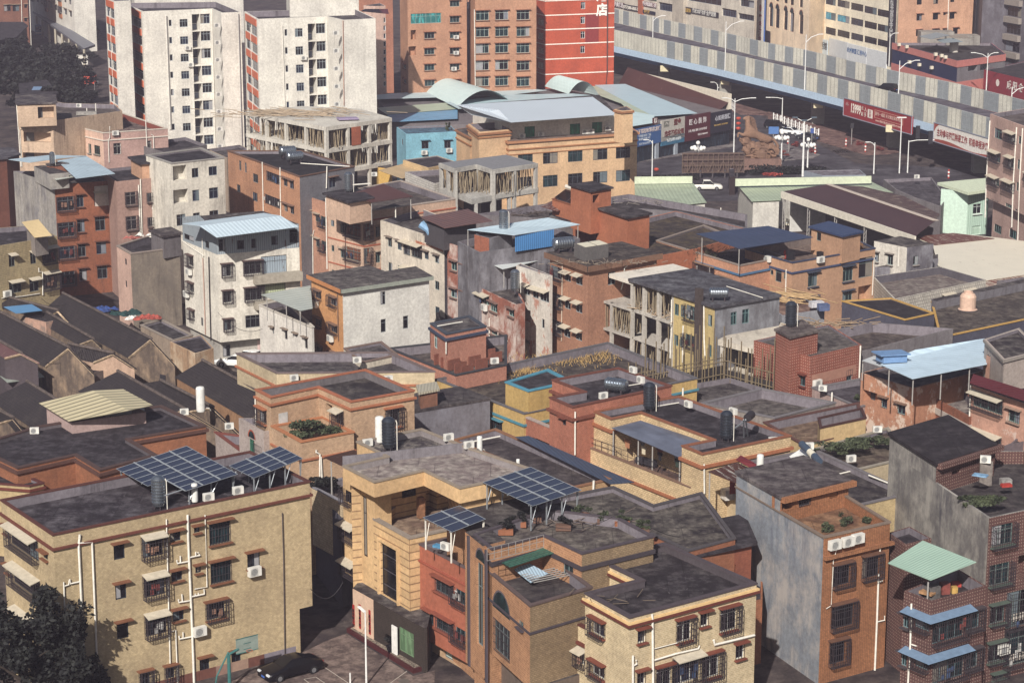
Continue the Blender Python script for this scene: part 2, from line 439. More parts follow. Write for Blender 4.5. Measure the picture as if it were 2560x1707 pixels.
   if v['par']>0:
    Q=inset(P,v['pt'])
    for i in range(n):
     a,b,c,d=P[i],P[(i+1)%n],Q[(i+1)%n],Q[i]
     m.poly([(a.x,a.y,z),(b.x,b.y,z),(c.x,c.y,z),(d.x,d.y,z)])
    ip=MB()
    for i in range(n):
     c,d=Q[(i+1)%n],Q[i];L=(c-d).length
     ip.poly([(c.x,c.y,zr),(d.x,d.y,zr),(d.x,d.y,z),(c.x,c.y,z)],[(0,zr),(L,zr),(L,z),(0,z)])
    ip.build('parapet',v.get('inner')or wallm('#77707a',stain=.8,streak='#2b262b'),s.root)
   else:
    Q=inset(P,-v['eave'])if v['eave']else P
   if v['eave']and v['par']<=0:
    MB().prism(Q,z,z+.22).build(v['rname'],v['roof'],s.root)
   else:
    r=MB()
    for t in tessellate_polygon([[Vector((p.x,p.y,0))for p in Q]]):
     q=[Q[i]for i in t]
     if(q[1]-q[0]).cross(q[2]-q[0])<0:q=q[::-1]
     r.poly([(p.x,p.y,zr)for p in q])
    r.build(v['rname'],v['roof'],s.root)
   for(me_,mt_)in[(m,v['wall'])]+extra:
    if me_.f:me_.build('wall',mt_,s.root)
   def ring(off,z0,z1,inn,mat,name):
    O_,I_=inset(P,-off),inset(P,inn);g=MB()
    for i in range(n):
     j=(i+1)%n;a,b,c,d=O_[i],O_[j],I_[j],I_[i]
     g.poly([(a.x,a.y,z0),(b.x,b.y,z0),(b.x,b.y,z1),(a.x,a.y,z1)]);g.poly([(a.x,a.y,z1),(b.x,b.y,z1),(c.x,c.y,z1),(d.x,d.y,z1)])
     g.poly([(d.x,d.y,z0),(c.x,c.y,z0),(b.x,b.y,z0),(a.x,a.y,z0)]);g.poly([(c.x,c.y,z0),(d.x,d.y,z0),(d.x,d.y,z1),(c.x,c.y,z1)])
    g.build(name,mat,s.root)
   if v['cop']:ring(.07,z-.06,z+.06,v['pt']+.03,plain(v['cop'],.8),'coping')
   for(dz,h,off,c)in v['bands']:ring(off,z-dz-h,z-dz,-.003,plain(c,.8),'cornice')
  return s
def f_wall(s):return plain('#7c6a5c',.8)
def sheet(name,P,mat,parent,th=.05,flip=False,posts=None,pr=.05,zb=None,label=None):
 """roof sheet through world points (corner order round it); uv runs along the first edge"""
 P=[Vector(p)for p in P];u=(P[1]-P[0]).normalized();nn=(P[1]-P[0]).cross(P[-1]-P[0]).normalized()
 if nn.z<0:nn=-nn
 w=nn.cross(u)
 if flip:u,w=w,u
 uv=[((p-P[0]).dot(u),(p-P[0]).dot(w))for p in P];m=MB()
 tri=tessellate_polygon([P])
 for t in tri:
  q=[P[i]for i in t];qu=[uv[i]for i in t]
  if(q[1]-q[0]).cross(q[2]-q[0]).dot(nn)<0:q=q[::-1];qu=qu[::-1]
  m.poly(q,qu);m.poly([p-nn*th for p in q[::-1]],qu[::-1])
 for i in range(len(P)):
  a,b=P[i],P[(i+1)%len(P)];m.poly([a,b,b-nn*th,a-nn*th],[(0,0)]*4)
 o=m.build(name,mat,parent)
 if posts:
  zb_=zb
  for p in posts:
   q=MB();q.box((p[0]-pr,p[1]-pr,zb_),(2*pr,0,0),(0,2*pr,0),(0,0,p[2]-zb_));q.build('post',BARL,o)
 return o
# foreground row
YT=wallm('#b9a27a','tile',.22,mortar='#a58d63',tw=.3,th=.15)
h=House('apartment_house','large yellow tiled four storey house with solar panels on its flat roof, front left',frame='#2c3440',sill='#7d4a30')
Y=h.vol('d0 485 207; c1 492 1283; c0 8 1452',13.3,3.6,YT,roofm('#423c45','#777078',.3),.75,cop='#5b3029',bands=[(.95,.16,.18,'#6b352a')])
P=[v.copy()for v in h.vols[0]['P']];k=.945
PB=[P[0],P[0]+(P[1]-P[0])*k,P[3]+(P[2]-P[3])*k,P[3]]
Yb=h.vol(PB,3.6,0,YT,par=0)
f=Y[0];g=Y[3]
h.win(f,'d0 1040 290 1150 420; 1055 655 1165 785; 1070 1010 1185 1145','l',mull=0)
h.win(f,'d0 1300 235 1500 385; 1315 595 1515 745; 1330 955 1530 1100','cax')
h.win(f,'d0 1558 175 1660 255; 1572 535 1675 615; 1585 895 1690 980','ls',mull=1)
h.win(f,'d0 1780 125 1835 180; 1792 485 1847 550','ls',mull=0)
h.win(f,'d0 1918 95 2115 265; 1930 455 2125 620','lsb',glass=GL_T);h.win(f,'d0 1890 825 2065 955','lscx');h.win(f,'d0 2268 370 2390 495','ls')
h.win(Yb[0],'d0 1830 1335 1925 1440; 2122 1275 2215 1400','l');h.win(Yb[0],'d0 1280 1460 1380 1575; 1515 1410 1605 1510','lc')
h.win(g,'d0 95 105 355 460; 118 470 375 820','ca',mull=4);h.win(g,'d0 390 345 440 445; 405 705 460 820','ls');h.win(g,'d0 45 110 90 215; 62 470 112 580','ls')
h.win(g,'d0 140 870 390 1150; 425 1060 475 1180','ca')
for sp,r in(('d0 725 200; 715 300; 752 1075; 765 1420',.085),('d0 720 280; 838 270; 870 1040; 890 1560',.075),('d0 578 635; 592 1030; 600 1300',.05),('d0 1715 20; 1720 250; 1745 800; 1765 1300; 1775 1580',.09),('d0 1520 60; 1535 640; 1555 1380',.05),('d0 1875 20; 1893 680; 1780 700',.045),('d0 1565 1090; 1605 1075; 1625 1580',.05),('d0 725 632; 640 650; 632 610',.06),('d0 585 672; 625 660; 628 620',.05),('d0 1732 445; 1620 465; 1615 435',.06),('d0 1650 460; 1648 395',.055),('d0 1735 410; 1830 390; 1810 365',.06),('d0 1790 400; 1790 360',.05),('d0 1745 805; 1635 822; 1630 795',.06),('d0 1668 812; 1662 748',.055),('d0 1750 770; 1868 745; 1865 700',.065),('d0 1820 755; 1812 735',.05),('d0 1790 762; 1784 742',.05),('d0 1760 1135; 1640 1158; 1636 1130',.06),('d0 1675 1150; 1672 1095',.055),('d0 745 1005; 650 1025; 645 985',.06)):
 h.pipe(f,sp,r)
h.pipe(f,'d1 233 0; 245 400; 252 850; 258 1320',.035,plain('#4b4244',.7),name='cable')
for xx,cc in(((500,590),'#5e3a34'),((690,850),'#a97f68'),((860,960),'#7a4334')):
 u0,z0=Yb[0].uw((400+xx[0]*.17,1447+1440*.17));u1=u0+1.2
for i in range(14):
 u=4+i*1.35;
 if u+1.3<Yb[0].W:MB().box(Yb[0].pt(u,0,0),Yb[0].u*1.33,Yb[0].n*.03,(0,0,.75)).build('plinth_slab',plain(random.choice(['#8d6a5c','#6e3f34','#7c7480','#9c7a66']),.7),h.root)
h.done()
VT=wallm('#cfa671',None,.12);VS=wallm('#cfa671','tile',.1,mortar='#94714c',tw=30,th=.62,offs=0)
VP=wallm('#c5ac86','tile',.2,mortar='#a38d6c',tw=.6,th=.3)
h=House('modern_villa','tan stone clad modern villa with tall dark glass panels and white solar frame beside it',frame='#1d1b22',sill='#b9925f')
h.vol('c1 1085 1288; c1 1540 1182; c1 1870 1342; c1 2600 1190; c1 1960 975; c1 1520 800; c1 925 918; c1 1200 1052; c1 800 1142',12.9,11.7,VT,roofm('#b5aa9c','#c2b8aa',.5),.55,cop='#8a7a6a')
h.vols[-1]['inner']=wallm('#8a8284',stain=.6)
a_,b_=A('c1',800,1142,12.35),A('c1',1960,1012,12.35);e_=b_-a_;MB().box(a_,e_,Vector((-e_.y,e_.x,0)).normalized()*.18,(0,0,.75)).build('roof_divider',wallm('#77727a',stain=.8),h.root)
Pd=[a_,b_,A('c1',1950,985,12.37),A('c1',1520,812,12.37),A('c1',935,925,12.37),A('c1',1205,1060,12.37)];MB().poly([(p.x,p.y,12.375)for p in Pd]).build('roof_felt',roofm('#57525a','#a59a8c',.4,sc=.5),h.root)
BL=h.vol('c1 1085 1340 11.7; c1 1240 1305 11.7; c1 1000 1130 11.7; c1 795 1190 11.7',11.7,3.5,VT,par=0)
h.win(BL[3],'c1 965 1400 1025 1990','p',mull=0,dep=.25)
h.win(BL[3],'d1 800 90 935 290; 805 425 940 640','ca');h.win(BL[3],'c1 815 1350 890 1500','c')
SP=inset(h.vols[0]['P'],.45);a_,b_=A('d1',1190,75,8.3),A('d1',1760,-50,8.3)
UP=h.vol([a_,b_]+SP[2:],11.7,0,VS,par=0)
h.win(UP[0],'c1 1340 1345 1472 1410','p',mull=0);h.win(UP[0],'c1 1560 1375 1660 1568','o')
TB=h.vol('d1 1405 240; d1 2000 110; c1 1700 1200; d1 1078 60',9.2,3.5,VS,wallm('#a88a66','tile',.2,tw=.3,th=.3,offs=0)and roofm('#a08468','#b59a7c',.5),.9,.35,cop='#8a7c70')
h.vols[-1]['inner']=VS
h.win(TB[3],'d1 1145 265 1305 860','p',mull=0,dep=.2)
fr=MB();f=TB[3]
u0,z1=f.uw(tp('d1',1130,225));u1,z0=f.uw(tp('d1',1325,890))
for a in((u0,z0,.17,z1-z0),(u1-.17,z0,.17,z1-z0),(u0+.17,z0,u1-u0-.34,.2),(u0+.17,z1-.2,u1-u0-.34,.2)):fr.box(f.pt(a[0],a[1],0),f.u*a[2],f.n*.22,(0,0,a[3]))
fr.build('panel_surround',VT,h.root)
m=MB()
for i in range(1,4):m.box(f.pt(u0+.5,z0+(z1-z0)*i/4,-.1),f.u*(u1-u0-1),f.n*.04,(0,0,.05))
m.build('glazing_bar',plain('#4a4650'),h.root)
GF=h.vol('d1 1550 1440 0.3; d1 1575 1435 0.3; c1 1900 1500 0; d1 893 1058 0.3',3.5,0,wallm('#2f2724','tile',.2,tw=.5,th=.14,mortar='#54463e'),par=0)
g=GF[3]
MB().box(g.pt(.1,.3,0),g.u*(g.W*.29),g.n*.05,(0,0,3.2)).build('stone_panel',plain('#c9a58a',.7),h.root)
h.win(g,'d1 973 870 1040 1120','p',mull=1);h.win(g,'d1 1310 1040 1450 1340','p',glass=glassm('#4d6b4a',.2),frame='#5f7a58',mull=1)
for(a,b)in((950,838),(1040,890),(893,840)):
 u,z=g.uw(tp('d1',a,b));o=MB().box(g.pt(u,max(.6,z-2.4),.06),g.u*.28,g.n*.02,(0,0,min(2.6,z-.6))).build('couplet',plain('#b3231c',.7),h.root)
 text('characters',list('福寿康宁财')[:5],plain('#2a1a18'),g.pt(u+.14,z-1.1,.09),g.u,.3,o,vert=True)
u,z=g.uw(tp('d1',1285,1200));MB().box(g.pt(u,.4,.3),g.u*.7,g.n*.08,(0,0,2.2)).build('leaning_board',plain('#d8d6d2'),h.root)
m=MB();Q=pts('d1 1445 1480; 1552 1450; 900 1070; 832 1100',.0);m.prism([Q[0],Q[1],Q[2],Q[3]][::1],0,.32);m.build('plinth',plain('#4d1f22',.6),h.root)
m=MB();Q2=inset([Vector((q.x,q.y))for q in Q],.22);m.poly([(q.x,q.y,.325)for q in Q2]);m.build('planting_bed',roofm('#6a5648','#cbb9a0',.9,sc=2.),h.root)
sheet('rusty_canopy',[A('c1',625,1060,11.2),A('c1',900,990,11.2),A('c1',1085,1080,11.4),A('c1',795,1140,11.4)],sheetm('#9c9aa0','#40261f',1.2),h.root,posts=[A('c1',690,1100,11.1)],zb=8.2)
LT=h.vol('c1 790 1470 8.4; c1 1000 1420 8.4; c1 800 1250 8.4; c1 510 1330 8.4',8.4,3.5,VP,roofm('#5d5150','#8a7a70',.5),.6,cop='#7d7a84')
h.done()
h=House('rendered_house','orange red rendered house with barred bay windows and a small solar pergola on top',frame='#5b6a70',glass=GL_T,sill='#8a4432')
RW=wallm('#ae5a40',None,.2)
rN,rL=A('d1',1956,528,8.6),A('d1',1502,292,8.6);fr_=Face(rL,rN,0,9);zrb=fr_.uw(tp('d1',1955,1395))[1];nb_=-fr_.n*8;print('red',zrb)
R1=h.vol([rN,rN+nb_,rL+nb_,rL],8.6,zrb,RW,roofm('#5a4f50','#82776e',.5),.7,cop='#5a4a4c',bands=[(1.2,.12,.14,'#a04a36')])
g=R1[3]
h.win(g,'d1 1645 570 1812 800; 1650 920 1812 1145; 1560 880 1630 1040','lsb');h.win(g,'d1 1830 690 1950 880; 1830 1040 1950 1230','cx')
o1=h.vols[0]['P'];n_=R1[3].n;ins=[Vector((p.x,p.y))-Vector((n_.x,n_.y))*.9 for p in(o1[0],o1[3])]
G0=h.vol([ins[0],o1[1],o1[2],ins[1]],zrb,0,wallm('#c29c76',None,.25),par=0)
g=G0[3];W=g.W;zrb=max(zrb,1.0)
h.hole(g,W*.25,.05,W*.62,zrb-.3,'p',glass=plain('#9fb3ac',.6),mull=0,dep=.3);h.hole(g,W*.78,.05,W*.9,zrb-.4,'p',mull=0)
for a in(.73,.92):
 o=MB().box(g.pt(W*a,.6,.02),g.u*.3,g.n*.02,(0,0,1.9)).build('couplet',plain('#b3231c',.7),h.root);text('characters',list('春和景明'),plain('#2a1a18'),g.pt(W*a+.15,1.55,.05),g.u,.32,o,vert=True)
h.done()
BR=wallm('#a9764f','brick',.15,mortar='#c48a63',tw=.5,th=.25);BR2=wallm('#8f7656','brick',.25,mortar='#5f4c3a',tw=.42,th=.2)
h=House('brick_house','orange brick house with purple grey corner trims, tall arched windows and a pot garden roof',frame='#6c7a7c',glass=GL_T,sill='#4a4048')
B=h.vol('d2 -185 338; d2 285 212; d2 640 378; d2 1300 222; d2 985 55; d2 330 -25; d1 2000 205 ',11.6,0,BR,roofm('#5a5152','#8f8578',.7),.7,cop='#4b4149',bands=[(.95,.3,.12,'#3f373e')],fm={2:BR2})
f=B[6];uT0,zz0=f.uw(tp('d1',2138,598));uT1,zz1=f.uw(tp('d2',165,800));zt=(zz0+zz1)/2;zb4=f.uw(tp('d2',165,1345))[1];zs4=f.uw(tp('d1',1975,1380))[1];print('zb4',zb4,zs4);zb4=(zb4+zs4)/2;print('terrace',uT0,uT1,zz0,zz1,f.W)
nA=B[0].u;uq=lambda x,y,d=0.:f.pt(f.uw(tp('d1',x,y))[0],0,d)
wT=(at(tp('d2',690,672),zt)-f.pt(uT1,zt)).dot(nA)
T4=h.vol([f.pt(uT1,0),f.pt(uT1,0)+nA*wT,f.pt(uT0,0)+nA*wT,f.pt(uT0,0)],zt,zb4,BR,roofm('#4a4448','#6a625e',.4),.8,.2,cop='#5c4a48',bands=[(1.9,.16,.08,'#453c44')],fm={0:BR2})
L4=h.vol([uq(2120,700,.3),uq(2120,700,.3)+nA*2.0,uq(1957,700,.3)+nA*2.0,uq(1957,700,.3)],11.55,zs4,BR,par=0)
h.vol([f.pt(uT1,0,-.8),f.pt(uT1,0,-.8)+nA*wT,f.pt(0,0,-.8)+nA*wT,f.pt(0,0,-.8)],zb4,0,wallm('#6a5a50',stain=.5),par=0)
h.win(L4[3],'d1 2025 440 2105 1270','p',mull=1,dep=.2)
f=L4[3]
for a in(1958,2118):
 u,z=f.uw(tp('d1',a,700));MB().box(f.pt(max(0,u-.12),zs4,0),f.u*.3,f.n*.12,(0,0,11.5-zs4)).build('corner_trim',plain('#4b434c',.7),h.root)
u0,_=f.uw(tp('d1',2025,440));u1,zt=f.uw(tp('d1',2105,480))
def arch(f,u0,u1,zt,parent,d=.03,col='#5b5058',w=.14):
 m=MB();c=(u0+u1)/2;r=(u1-u0)/2;N=10
 for i in range(N):
  a0,a1=math.pi*i/N,math.pi*(i+1)/N
  q=[f.pt(c+math.cos(a)*rr,zt+math.sin(a)*rr,d)for a,rr in((a0,r),(a0,r+w),(a1,r+w),(a1,r))];m.poly(q)
 m.build('arch_trim',plain(col,.7),parent)
 g=MB();g.poly([f.pt(c+math.cos(math.pi*i/N)*r,zt+math.sin(math.pi*i/N)*r,d-.01)for i in range(N+1)]);g.build('arch_light',GL_T,parent)
arch(f,u0,u1,zt,h.root)
g=T4[3]
h.win(g,'d1 2180 960 2330 1385','b',mull=3,dep=.2);u0,_=g.uw(tp('d1',2180,960));u1,zt=g.uw(tp('d1',2330,990));arch(g,u0,u1,zt,h.root)
h.win(g,'d2 58 975 105 1085','s')
h.vol([A('d1',2010,190,11.3),A('d2',340,-30,11.3),A('d2',0,-230,11.3),A('d1',1750,0,11.3)],11.0,0,BR,roofm('#4a4448','#77706c',.5),0)
f=B[1]
h.win(B[1],'d2 470 445 560 610','p')
sheet('green_canopy',[A('d2',-170,415,10.5),A('d2',265,285,10.7),A('d2',420,360,10.7),A('d2',-20,500,10.5)],sheetm('#2a6658',line=.8),h.root,posts=[A('d2',-150,420,10.2),A('d2',400,370,10.6)],zb=7.4)
sheet('blue_canopy',[A('d2',0,510,9.7),A('d2',165,470,9.9),A('d2',330,560,9.7),A('d2',170,645,9.4)],sheetm('#9db9cf',period=.2,line=.5),h.root)
m=MB()
for i in range(6):m.tube([A('d2',90+i*22,575+i*14,9.6),A('d2',540+i*22,480+i*14,9.6)],.04)
for(x,y)in((390,330),(430,350)):m.tube([A('d2',x,y,9.9),A('d2',x-50,y+180,8.)],.04)
m.build('clothes_rail',BARL,h.root)
MB().box(A('d2',310,740,7.4),(.35,0,0),(0,.35,0),(0,0,2.0)).build('pillar',plain('#6a626c'),h.root)
m=MB();m.bars(A('d2',-230,330,12.6),A('d2',290,205,12.6)-A('d2',-230,330,12.6),(0,0,-.9),8,2,.03);m.build('wire_frame',BARL,h.root)
h.done()
CW=wallm('#c4ab80','tile',.18,mortar='#d5c6a2',tw=.4,th=.2)
h=House('apartment_house','cream tiled house with red brown cornices and caged windows, bottom right of centre',frame='#c9c9c4',glass=[GL_D,GL_D,GL_B],sill='#7a3a2a')
C=h.vol('d2 1080 965; d2 2245 652; d2 1400 283; d2 765 428; d2 1165 620; d2 672 742',10.2,0,CW,roofm('#3d363c','#6a6264',.25),.5,.3,cop='#4b4046',bands=[(.35,.14,.16,'#d9b071'),(.49,.18,.22,'#6b2f24')])
h.vols[-1]['inner']=wallm('#4f474e',stain=.3)
f=C[0];g=C[5]
h.win(f,'d2 1155 1070 1225 1185; 1730 915 1800 1035; 2055 1205 2130 1330; 1150 1455 1222 1568','lbs',mull=1)
h.win(f,'d2 1515 985 1640 1165; 1915 880 2055 1065; 1325 1420 1460 1590; 1750 1305 1895 1490','lcs')
h.win(f,'d2 1480 1350 1715 1520','cax')
h.win(g,'d2 740 950 850 1160; 738 1345 848 1540','lcs')
for sp,r in(('d2 1275 930; 1280 985; 1285 1570',.085),('d2 1100 1310; 1100 1580',.08),('d2 1105 1400; 1135 1385; 1130 1350',.07),('d2 1300 1350; 1500 1290; 1700 1245; 1710 1215',.07),('d2 1300 1245; 1505 1192',.035),('d2 1840 1165; 1850 1210; 2215 1122',.09)):h.pipe(f,sp,r)
C2=h.vol('d2 702 1078 7.4; d2 1150 960 7.4; d2 760 760 7.4; d2 300 872 7.4',7.4,0,CW,roofm('#8a6248','#9c7a5c',.5),1.0,.25,cop='#5c2c24',bands=[(1.15,.2,.2,'#6b2f24')])
h.vols[-1]['inner']=CW;g=C2[3]
h.win(g,'d2 418 1150 510 1340; 415 1530 500 1640','lcs');h.win(g,'d2 548 1215 692 1420','cax')
h.pipe(g,'d2 300 1390; 430 1440; 570 1515',.045)
m=MB()
base=A('d2',400,850,7.5)
for i in range(26):
 a=random.uniform(0,6.28);L=random.uniform(.6,1.9);p=base+Vector((random.uniform(-.6,.8),random.uniform(-.4,.4),0))
 m.tube([p,p+Vector((math.cos(a)*L*.5,math.sin(a)*L*.5,.5)),p+Vector((math.cos(a)*L,math.sin(a)*L,random.uniform(-.1,.9)))],.03,4)
o=m.build('bare_climber',plain('#3c3428',.9));tag(o,'leafless climbing plant sprawling over the lower terrace corner of the cream tiled house','plant')
h.done()
GC=wallm('#7d848f',None,.75,patch='#a89f98',pa=.9,streak='#38405a');OT=wallm('#ab6b42','tile',.1,mortar='#4c2e22',tw=.26,th=.16,offs=0)
h=House('narrow_house','tall narrow house with bare grey side wall, orange tiled front and three outdoor air units',frame='#3a3f48',glass=GL_D,sill='#6a4534')
T=h.vol('d3 510 232; d3 1122 92; c3 700 1400 11.2; c2 2058 1330 11.2',11.2,0,GC,roofm('#a3714a','#b78a60',.5),.9,.18,cop='#7a6658',fm={0:OT})
h.vols[-1]['inner']=OT
def coplanar(f,pN,pL,pR,adj=0):
 uN,zN=f.uw(tp(*pN));uL,zL=f.uw(tp(*pL));z=(zN+zL)/2+adj;a=f.pt(uN,0);b=f.pt(max(0,uL),0);r=at(tp(*pR),z);r.z=0
 print('coplanar',uN,zN,uL,zL,f.W);return[a,r,r+(b-a),b],z
UP_,zu=coplanar(T[3],('c3',115,1422),('c2',2056,1232),('c3',742,1292))
h.vol(inset([Vector((p.x,p.y))for p in UP_],.03),11.2,10.0,OT,par=0)
U=h.vol(UP_,zu,11.2,GC,roofm('#5f5658','#857b78',.5),0,eave=.0,cop=None)
f=T[0]
h.win(f,'d3 600 480 745 650; 872 400 1010 580; 585 850 775 1030; 570 1180 700 1365','lcs')
for sp,r in(('d3 1020 290; 1018 360',.06),('d3 1005 560; 990 1000; 965 1570',.075),('d3 1005 635; 1040 625; 1035 590',.05),('d3 990 1000; 1060 985; 1060 945',.05)):h.pipe(f,sp,r)
h.pipe(f,'d3 620 335; 590 440; 580 650; 570 850; 525 880',.03,name='cable')
MB().box(f.pt(.0,9.55,0),f.u*(f.W+.2),f.n*.35,(0,0,.22)).build('ledge',OT,h.root)
f=U[0]
h.vols[2]['fm']={0:OT,1:OT}
h.win(f,'c3 130 1450 225 1640','o');h.win(f,'c3 285 1420 385 1600','b');h.win(f,'c3 565 1390 640 1570','p',glass=plain('#9a6236'),frame='#6a4028',mull=0)
MB().prism(inset(h.vols[2]['P'],-.12),zu,zu+.25).build('roof_slab',roofm('#5f5658','#857b78',.5),h.root)
MB().box(f.pt(0,zu-.25,.0),f.u*(f.W+.4),f.n*.45,(0,0,.4)).build('eave',OT,h.root)
h.done()
DT=wallm('#6b4440','tile',.35,mortar='#4a302e',dots='#a58c7c',tw=.24,th=.24,offs=0,dsz=.24)
GW=wallm('#75716f',None,1.,patch='#a19a90',pa=1.,streak='#3b3a48')
h=House('apartment_house','dark red patterned tile house with a weathered grey side wall and cluttered terrace, right edge',frame='#5f6f6c',glass=[GL_D,GL_T],sill='#4b5a50')
T=h.vol('d3 2030 55; d3 2900 -130; c3 2500 1000 12.6; c3 1112 1010 12.6',12.6,0,GW,roofm('#4a4448','#6e6560',.4),1.0,.2,fm={0:DT})
h.vols[-1]['inner']=DT
UP_,zu=coplanar(T[3],('c3',1548,1085),('c3',1112,905),('c3',2090,965))
h.vol(inset([Vector((p.x,p.y))for p in UP_],.03),12.6,11.4,DT,par=0)
U=h.vol(UP_,zu,12.6,GW,par=0,fm={0:DT,1:DT})
MB().prism(inset(h.vols[2]['P'],-.15),zu,zu+.25).build('roof_slab',roofm('#3d373c','#4d464a',.2),h.root)
m=MB();q=U[0];m.box(q.pt(0,zu-.25,0),q.u*(q.W+.4),q.n*.5,(0,0,.42));m.build('eave',DT,h.root)
h.win(U[0],'c3 1690 1190 1760 1330','o')
f=T[0]
h.win(f,'d3 2060 130 2240 280; 2040 490 2210 640','cs');h.win(f,'d3 2045 850 2165 1000; 2025 1200 2150 1350','lcs');h.win(f,'d3 2300 400 2420 590','o');h.win(f,'d3 2200 740 2560 980; 2180 1080 2560 1320','cx')
h.win(f,'d3 2060 1480 2160 1600','lcs')
m=MB()
for yy in(965,1330):
 u0,z0=f.uw(tp('d3',2215,yy+40))
 for i in range(12):m.lathe([(.05,0),(.1,.2),(.05,.4),(.09,.55)],f.pt(u0+.3*i,z0,.1),6)
m.build('baluster',plain('#a59c92'),h.root)
h.done()
h=House('terrace_house','dark red tiled house with a pale green rooftop canopy and blue corner awnings',frame='#5f7a80',glass=GL_T,sill='#453c40')
T=h.vol('d3 1500 822; d3 2010 678; d3 1745 520; d3 1248 722',9.4,0,DT,roofm('#4a4246','#6a605a',.4),.9,.2,cop=None)
sheet('canopy_roof',[A('d3',1100,465,10.4),A('d3',1490,622,10.5),A('d3',1912,455,11.2),A('d3',1420,257,11.2)],sheetm('#93b3a0',line=.82,dirt=.2),h.root,posts=[A('d3',1470,640,10.4)],zb=8.5)
f,g=T[0],T[3]
h.win(f,'d3 1830 900 1935 1050; 1820 1260 1920 1410','lcs');h.win(g,'d3 1240 920 1290 1070; 1225 1270 1270 1420','ls')
for yy in(0,362):
 h.win(f,'d3 1520 %d 1790 %d'%(975+yy,1130+yy),'cx');h.win(g,'d3 1350 %d 1480 %d'%(960+yy,1100+yy),'c')
 u0,z0=f.uw(tp('d3',1500,975+yy));a=f.pt(-.75,z0,.75)
 m=MB();e=f.pt(3.6,z0+.15,0);L0=g.pt(g.W-1.9,z0+.15,0)
 m.poly([f.pt(0,z0+.25,0),a,f.pt(3.8,z0,.75),f.pt(3.8,z0+.25,0)]);m.poly([f.pt(0,z0+.25,0),g.pt(g.W-2.2,z0+.25,0),g.pt(g.W-2.2,z0,.75),a])
 m.build('corner_awning',plain('#627d9c',.6),h.root)
h.pipe(g,'d3 1328 835; 1318 1200; 1296 1570',.07);h.pipe(g,'d3 1318 1205; 1372 1222',.05)
h.done()
# middle rows
DKR=roofm('#3b363d','#5f5860',.3);GRR=roofm('#4c464c','#857d78',.5)
ORB=wallm('#a5623f','brick',.3,mortar='#7d4a33',tw=.3,th=.12)
h=House('brick_house','low orange brick house with a broad dark flat roof and red brown edge, left',frame='#4a4448',sill='#5a342c')
L=h.vol('c0 160 1160; c0 685 1042; c0 915 1180; c0 1440 1040; c0 1190 895; c0 1890 775; c0 1480 585; c0 350 775; c0 -260 960',7.6,0,ORB,DKR,.35,.3,cop='#4f3834',bands=[(.25,.25,.2,'#5a382f')])
h.vols[-1]['inner']=wallm('#5c555c',stain=.5)
sheet('awning_sheet',[A('c0',1330,935,6.6),A('c0',1850,845,6.8),A('c0',1890,920,6.1),A('c0',1440,1005,6.0)],sheetm('#3c6a7c',period=.5),h.root)
m=MB();a=A('c0',690,1240,4.);
for dx in(0,.5):m.tube([A('c0',675+dx*50,1250,4.2),A('c0',690+dx*50,1065,7.6)],.03,4)
for i in range(9):m.tube([A('c0',677+i*1.6,1240-i*19,4.3+i*.38),A('c0',702+i*1.6,1236-i*19,4.3+i*.38)],.025,4)
m.build('ladder',plain('#5a5256'),h.root)
h.done()
h=House('brick_house','low house corner with dark roof and red tile edge, behind the yellow tiled house',sill='#5a342c')
h.vol('c0 270 1325; c0 400 1295; c0 -100 1075; c0 -700 1250 ',6.4,0,wallm('#b39a6c','tile',.3),DKR,.3,.2,cop='#5a2a26',bands=[(.3,.2,.15,'#6b2f24')]).__len__();h.done()
PT=wallm('#bd9876','tile',.12,mortar='#99785c',tw=.32,th=.1)
h=House('balcony_house','peach tiled house with orange cornices and a deep balcony full of green climbers',frame='#565a5c',sill='#a95f3c')
zr=14.0
Q=h.vol('c1 870 552; c1 1452 448; c1 1005 255; c1 -5 440; c1 135 512; c1 570 418',zr,0,PT,roofm('#3f3a40','#6e655f',.35),.7,.2,cop='#a55a3c',bands=[(.55,.18,.16,'#a9603f')])
h.vols[-1]['inner']=wallm('#6d676c',stain=.7)
f=Q[3];uN,z1=f.uw(tp('c1',415,912));uL,z2=f.uw(tp('c1',115,775));zb_=z1*.7+z2*.3;print('balc',uN,z1,uL,z2,f.W)
uA=Q[0].u;uB=-f.u;N_=f.pt(uN,0);w_=(at(tp('c1',890,825),zb_)-N_).dot(uA);Lf=f.pt(f.W+.02,0)
LO=h.vol([N_,N_+uA*w_,Lf+uA*w_,Lf],zb_,0,PT,roofm('#9a7a5c','#b59a78',.5),.95,.25,cop='#b0683f',bands=[(1.5,.16,.14,'#a9603f')])
h.vols[-1]['inner']=PT
nb=N_+Vector((0,0,zb_));lb=Lf
h.win(Q[0],'c1 1190 615 1320 770','lcs');h.win(Q[5],'c1 730 620 805 790','ca');h.win(Q[5],'c1 640 560 700 690','o')
h.win(Q[3],'c1 25 590 95 760','lcs');h.win(Q[3],'c1 32 925 100 1050','lcs')
f=Q[4];u,z=f.uw(tp('c1',205,650));MB().box(f.pt(u,z-2.3,.02),f.u*.9,f.n*.04,(0,0,2.2)).build('door',plain('#b9b6b2'),h.root)
h.pipe(LO[0],'c1 545 990; 545 1010; 580 1030; 580 1270',.08);h.pipe(LO[0],'c1 590 1050; 600 1260',.07);h.pipe(Q[3],'c1 5 520; 8 900; 12 1040',.06)
h.done();BALC=(nb,lb,uA,uB,zb_)
h=House('arched_house','white brick stair wing with a green arched window beside the peach balcony house',frame='#2f6a52',glass=GL_G,sill='#a04a30')
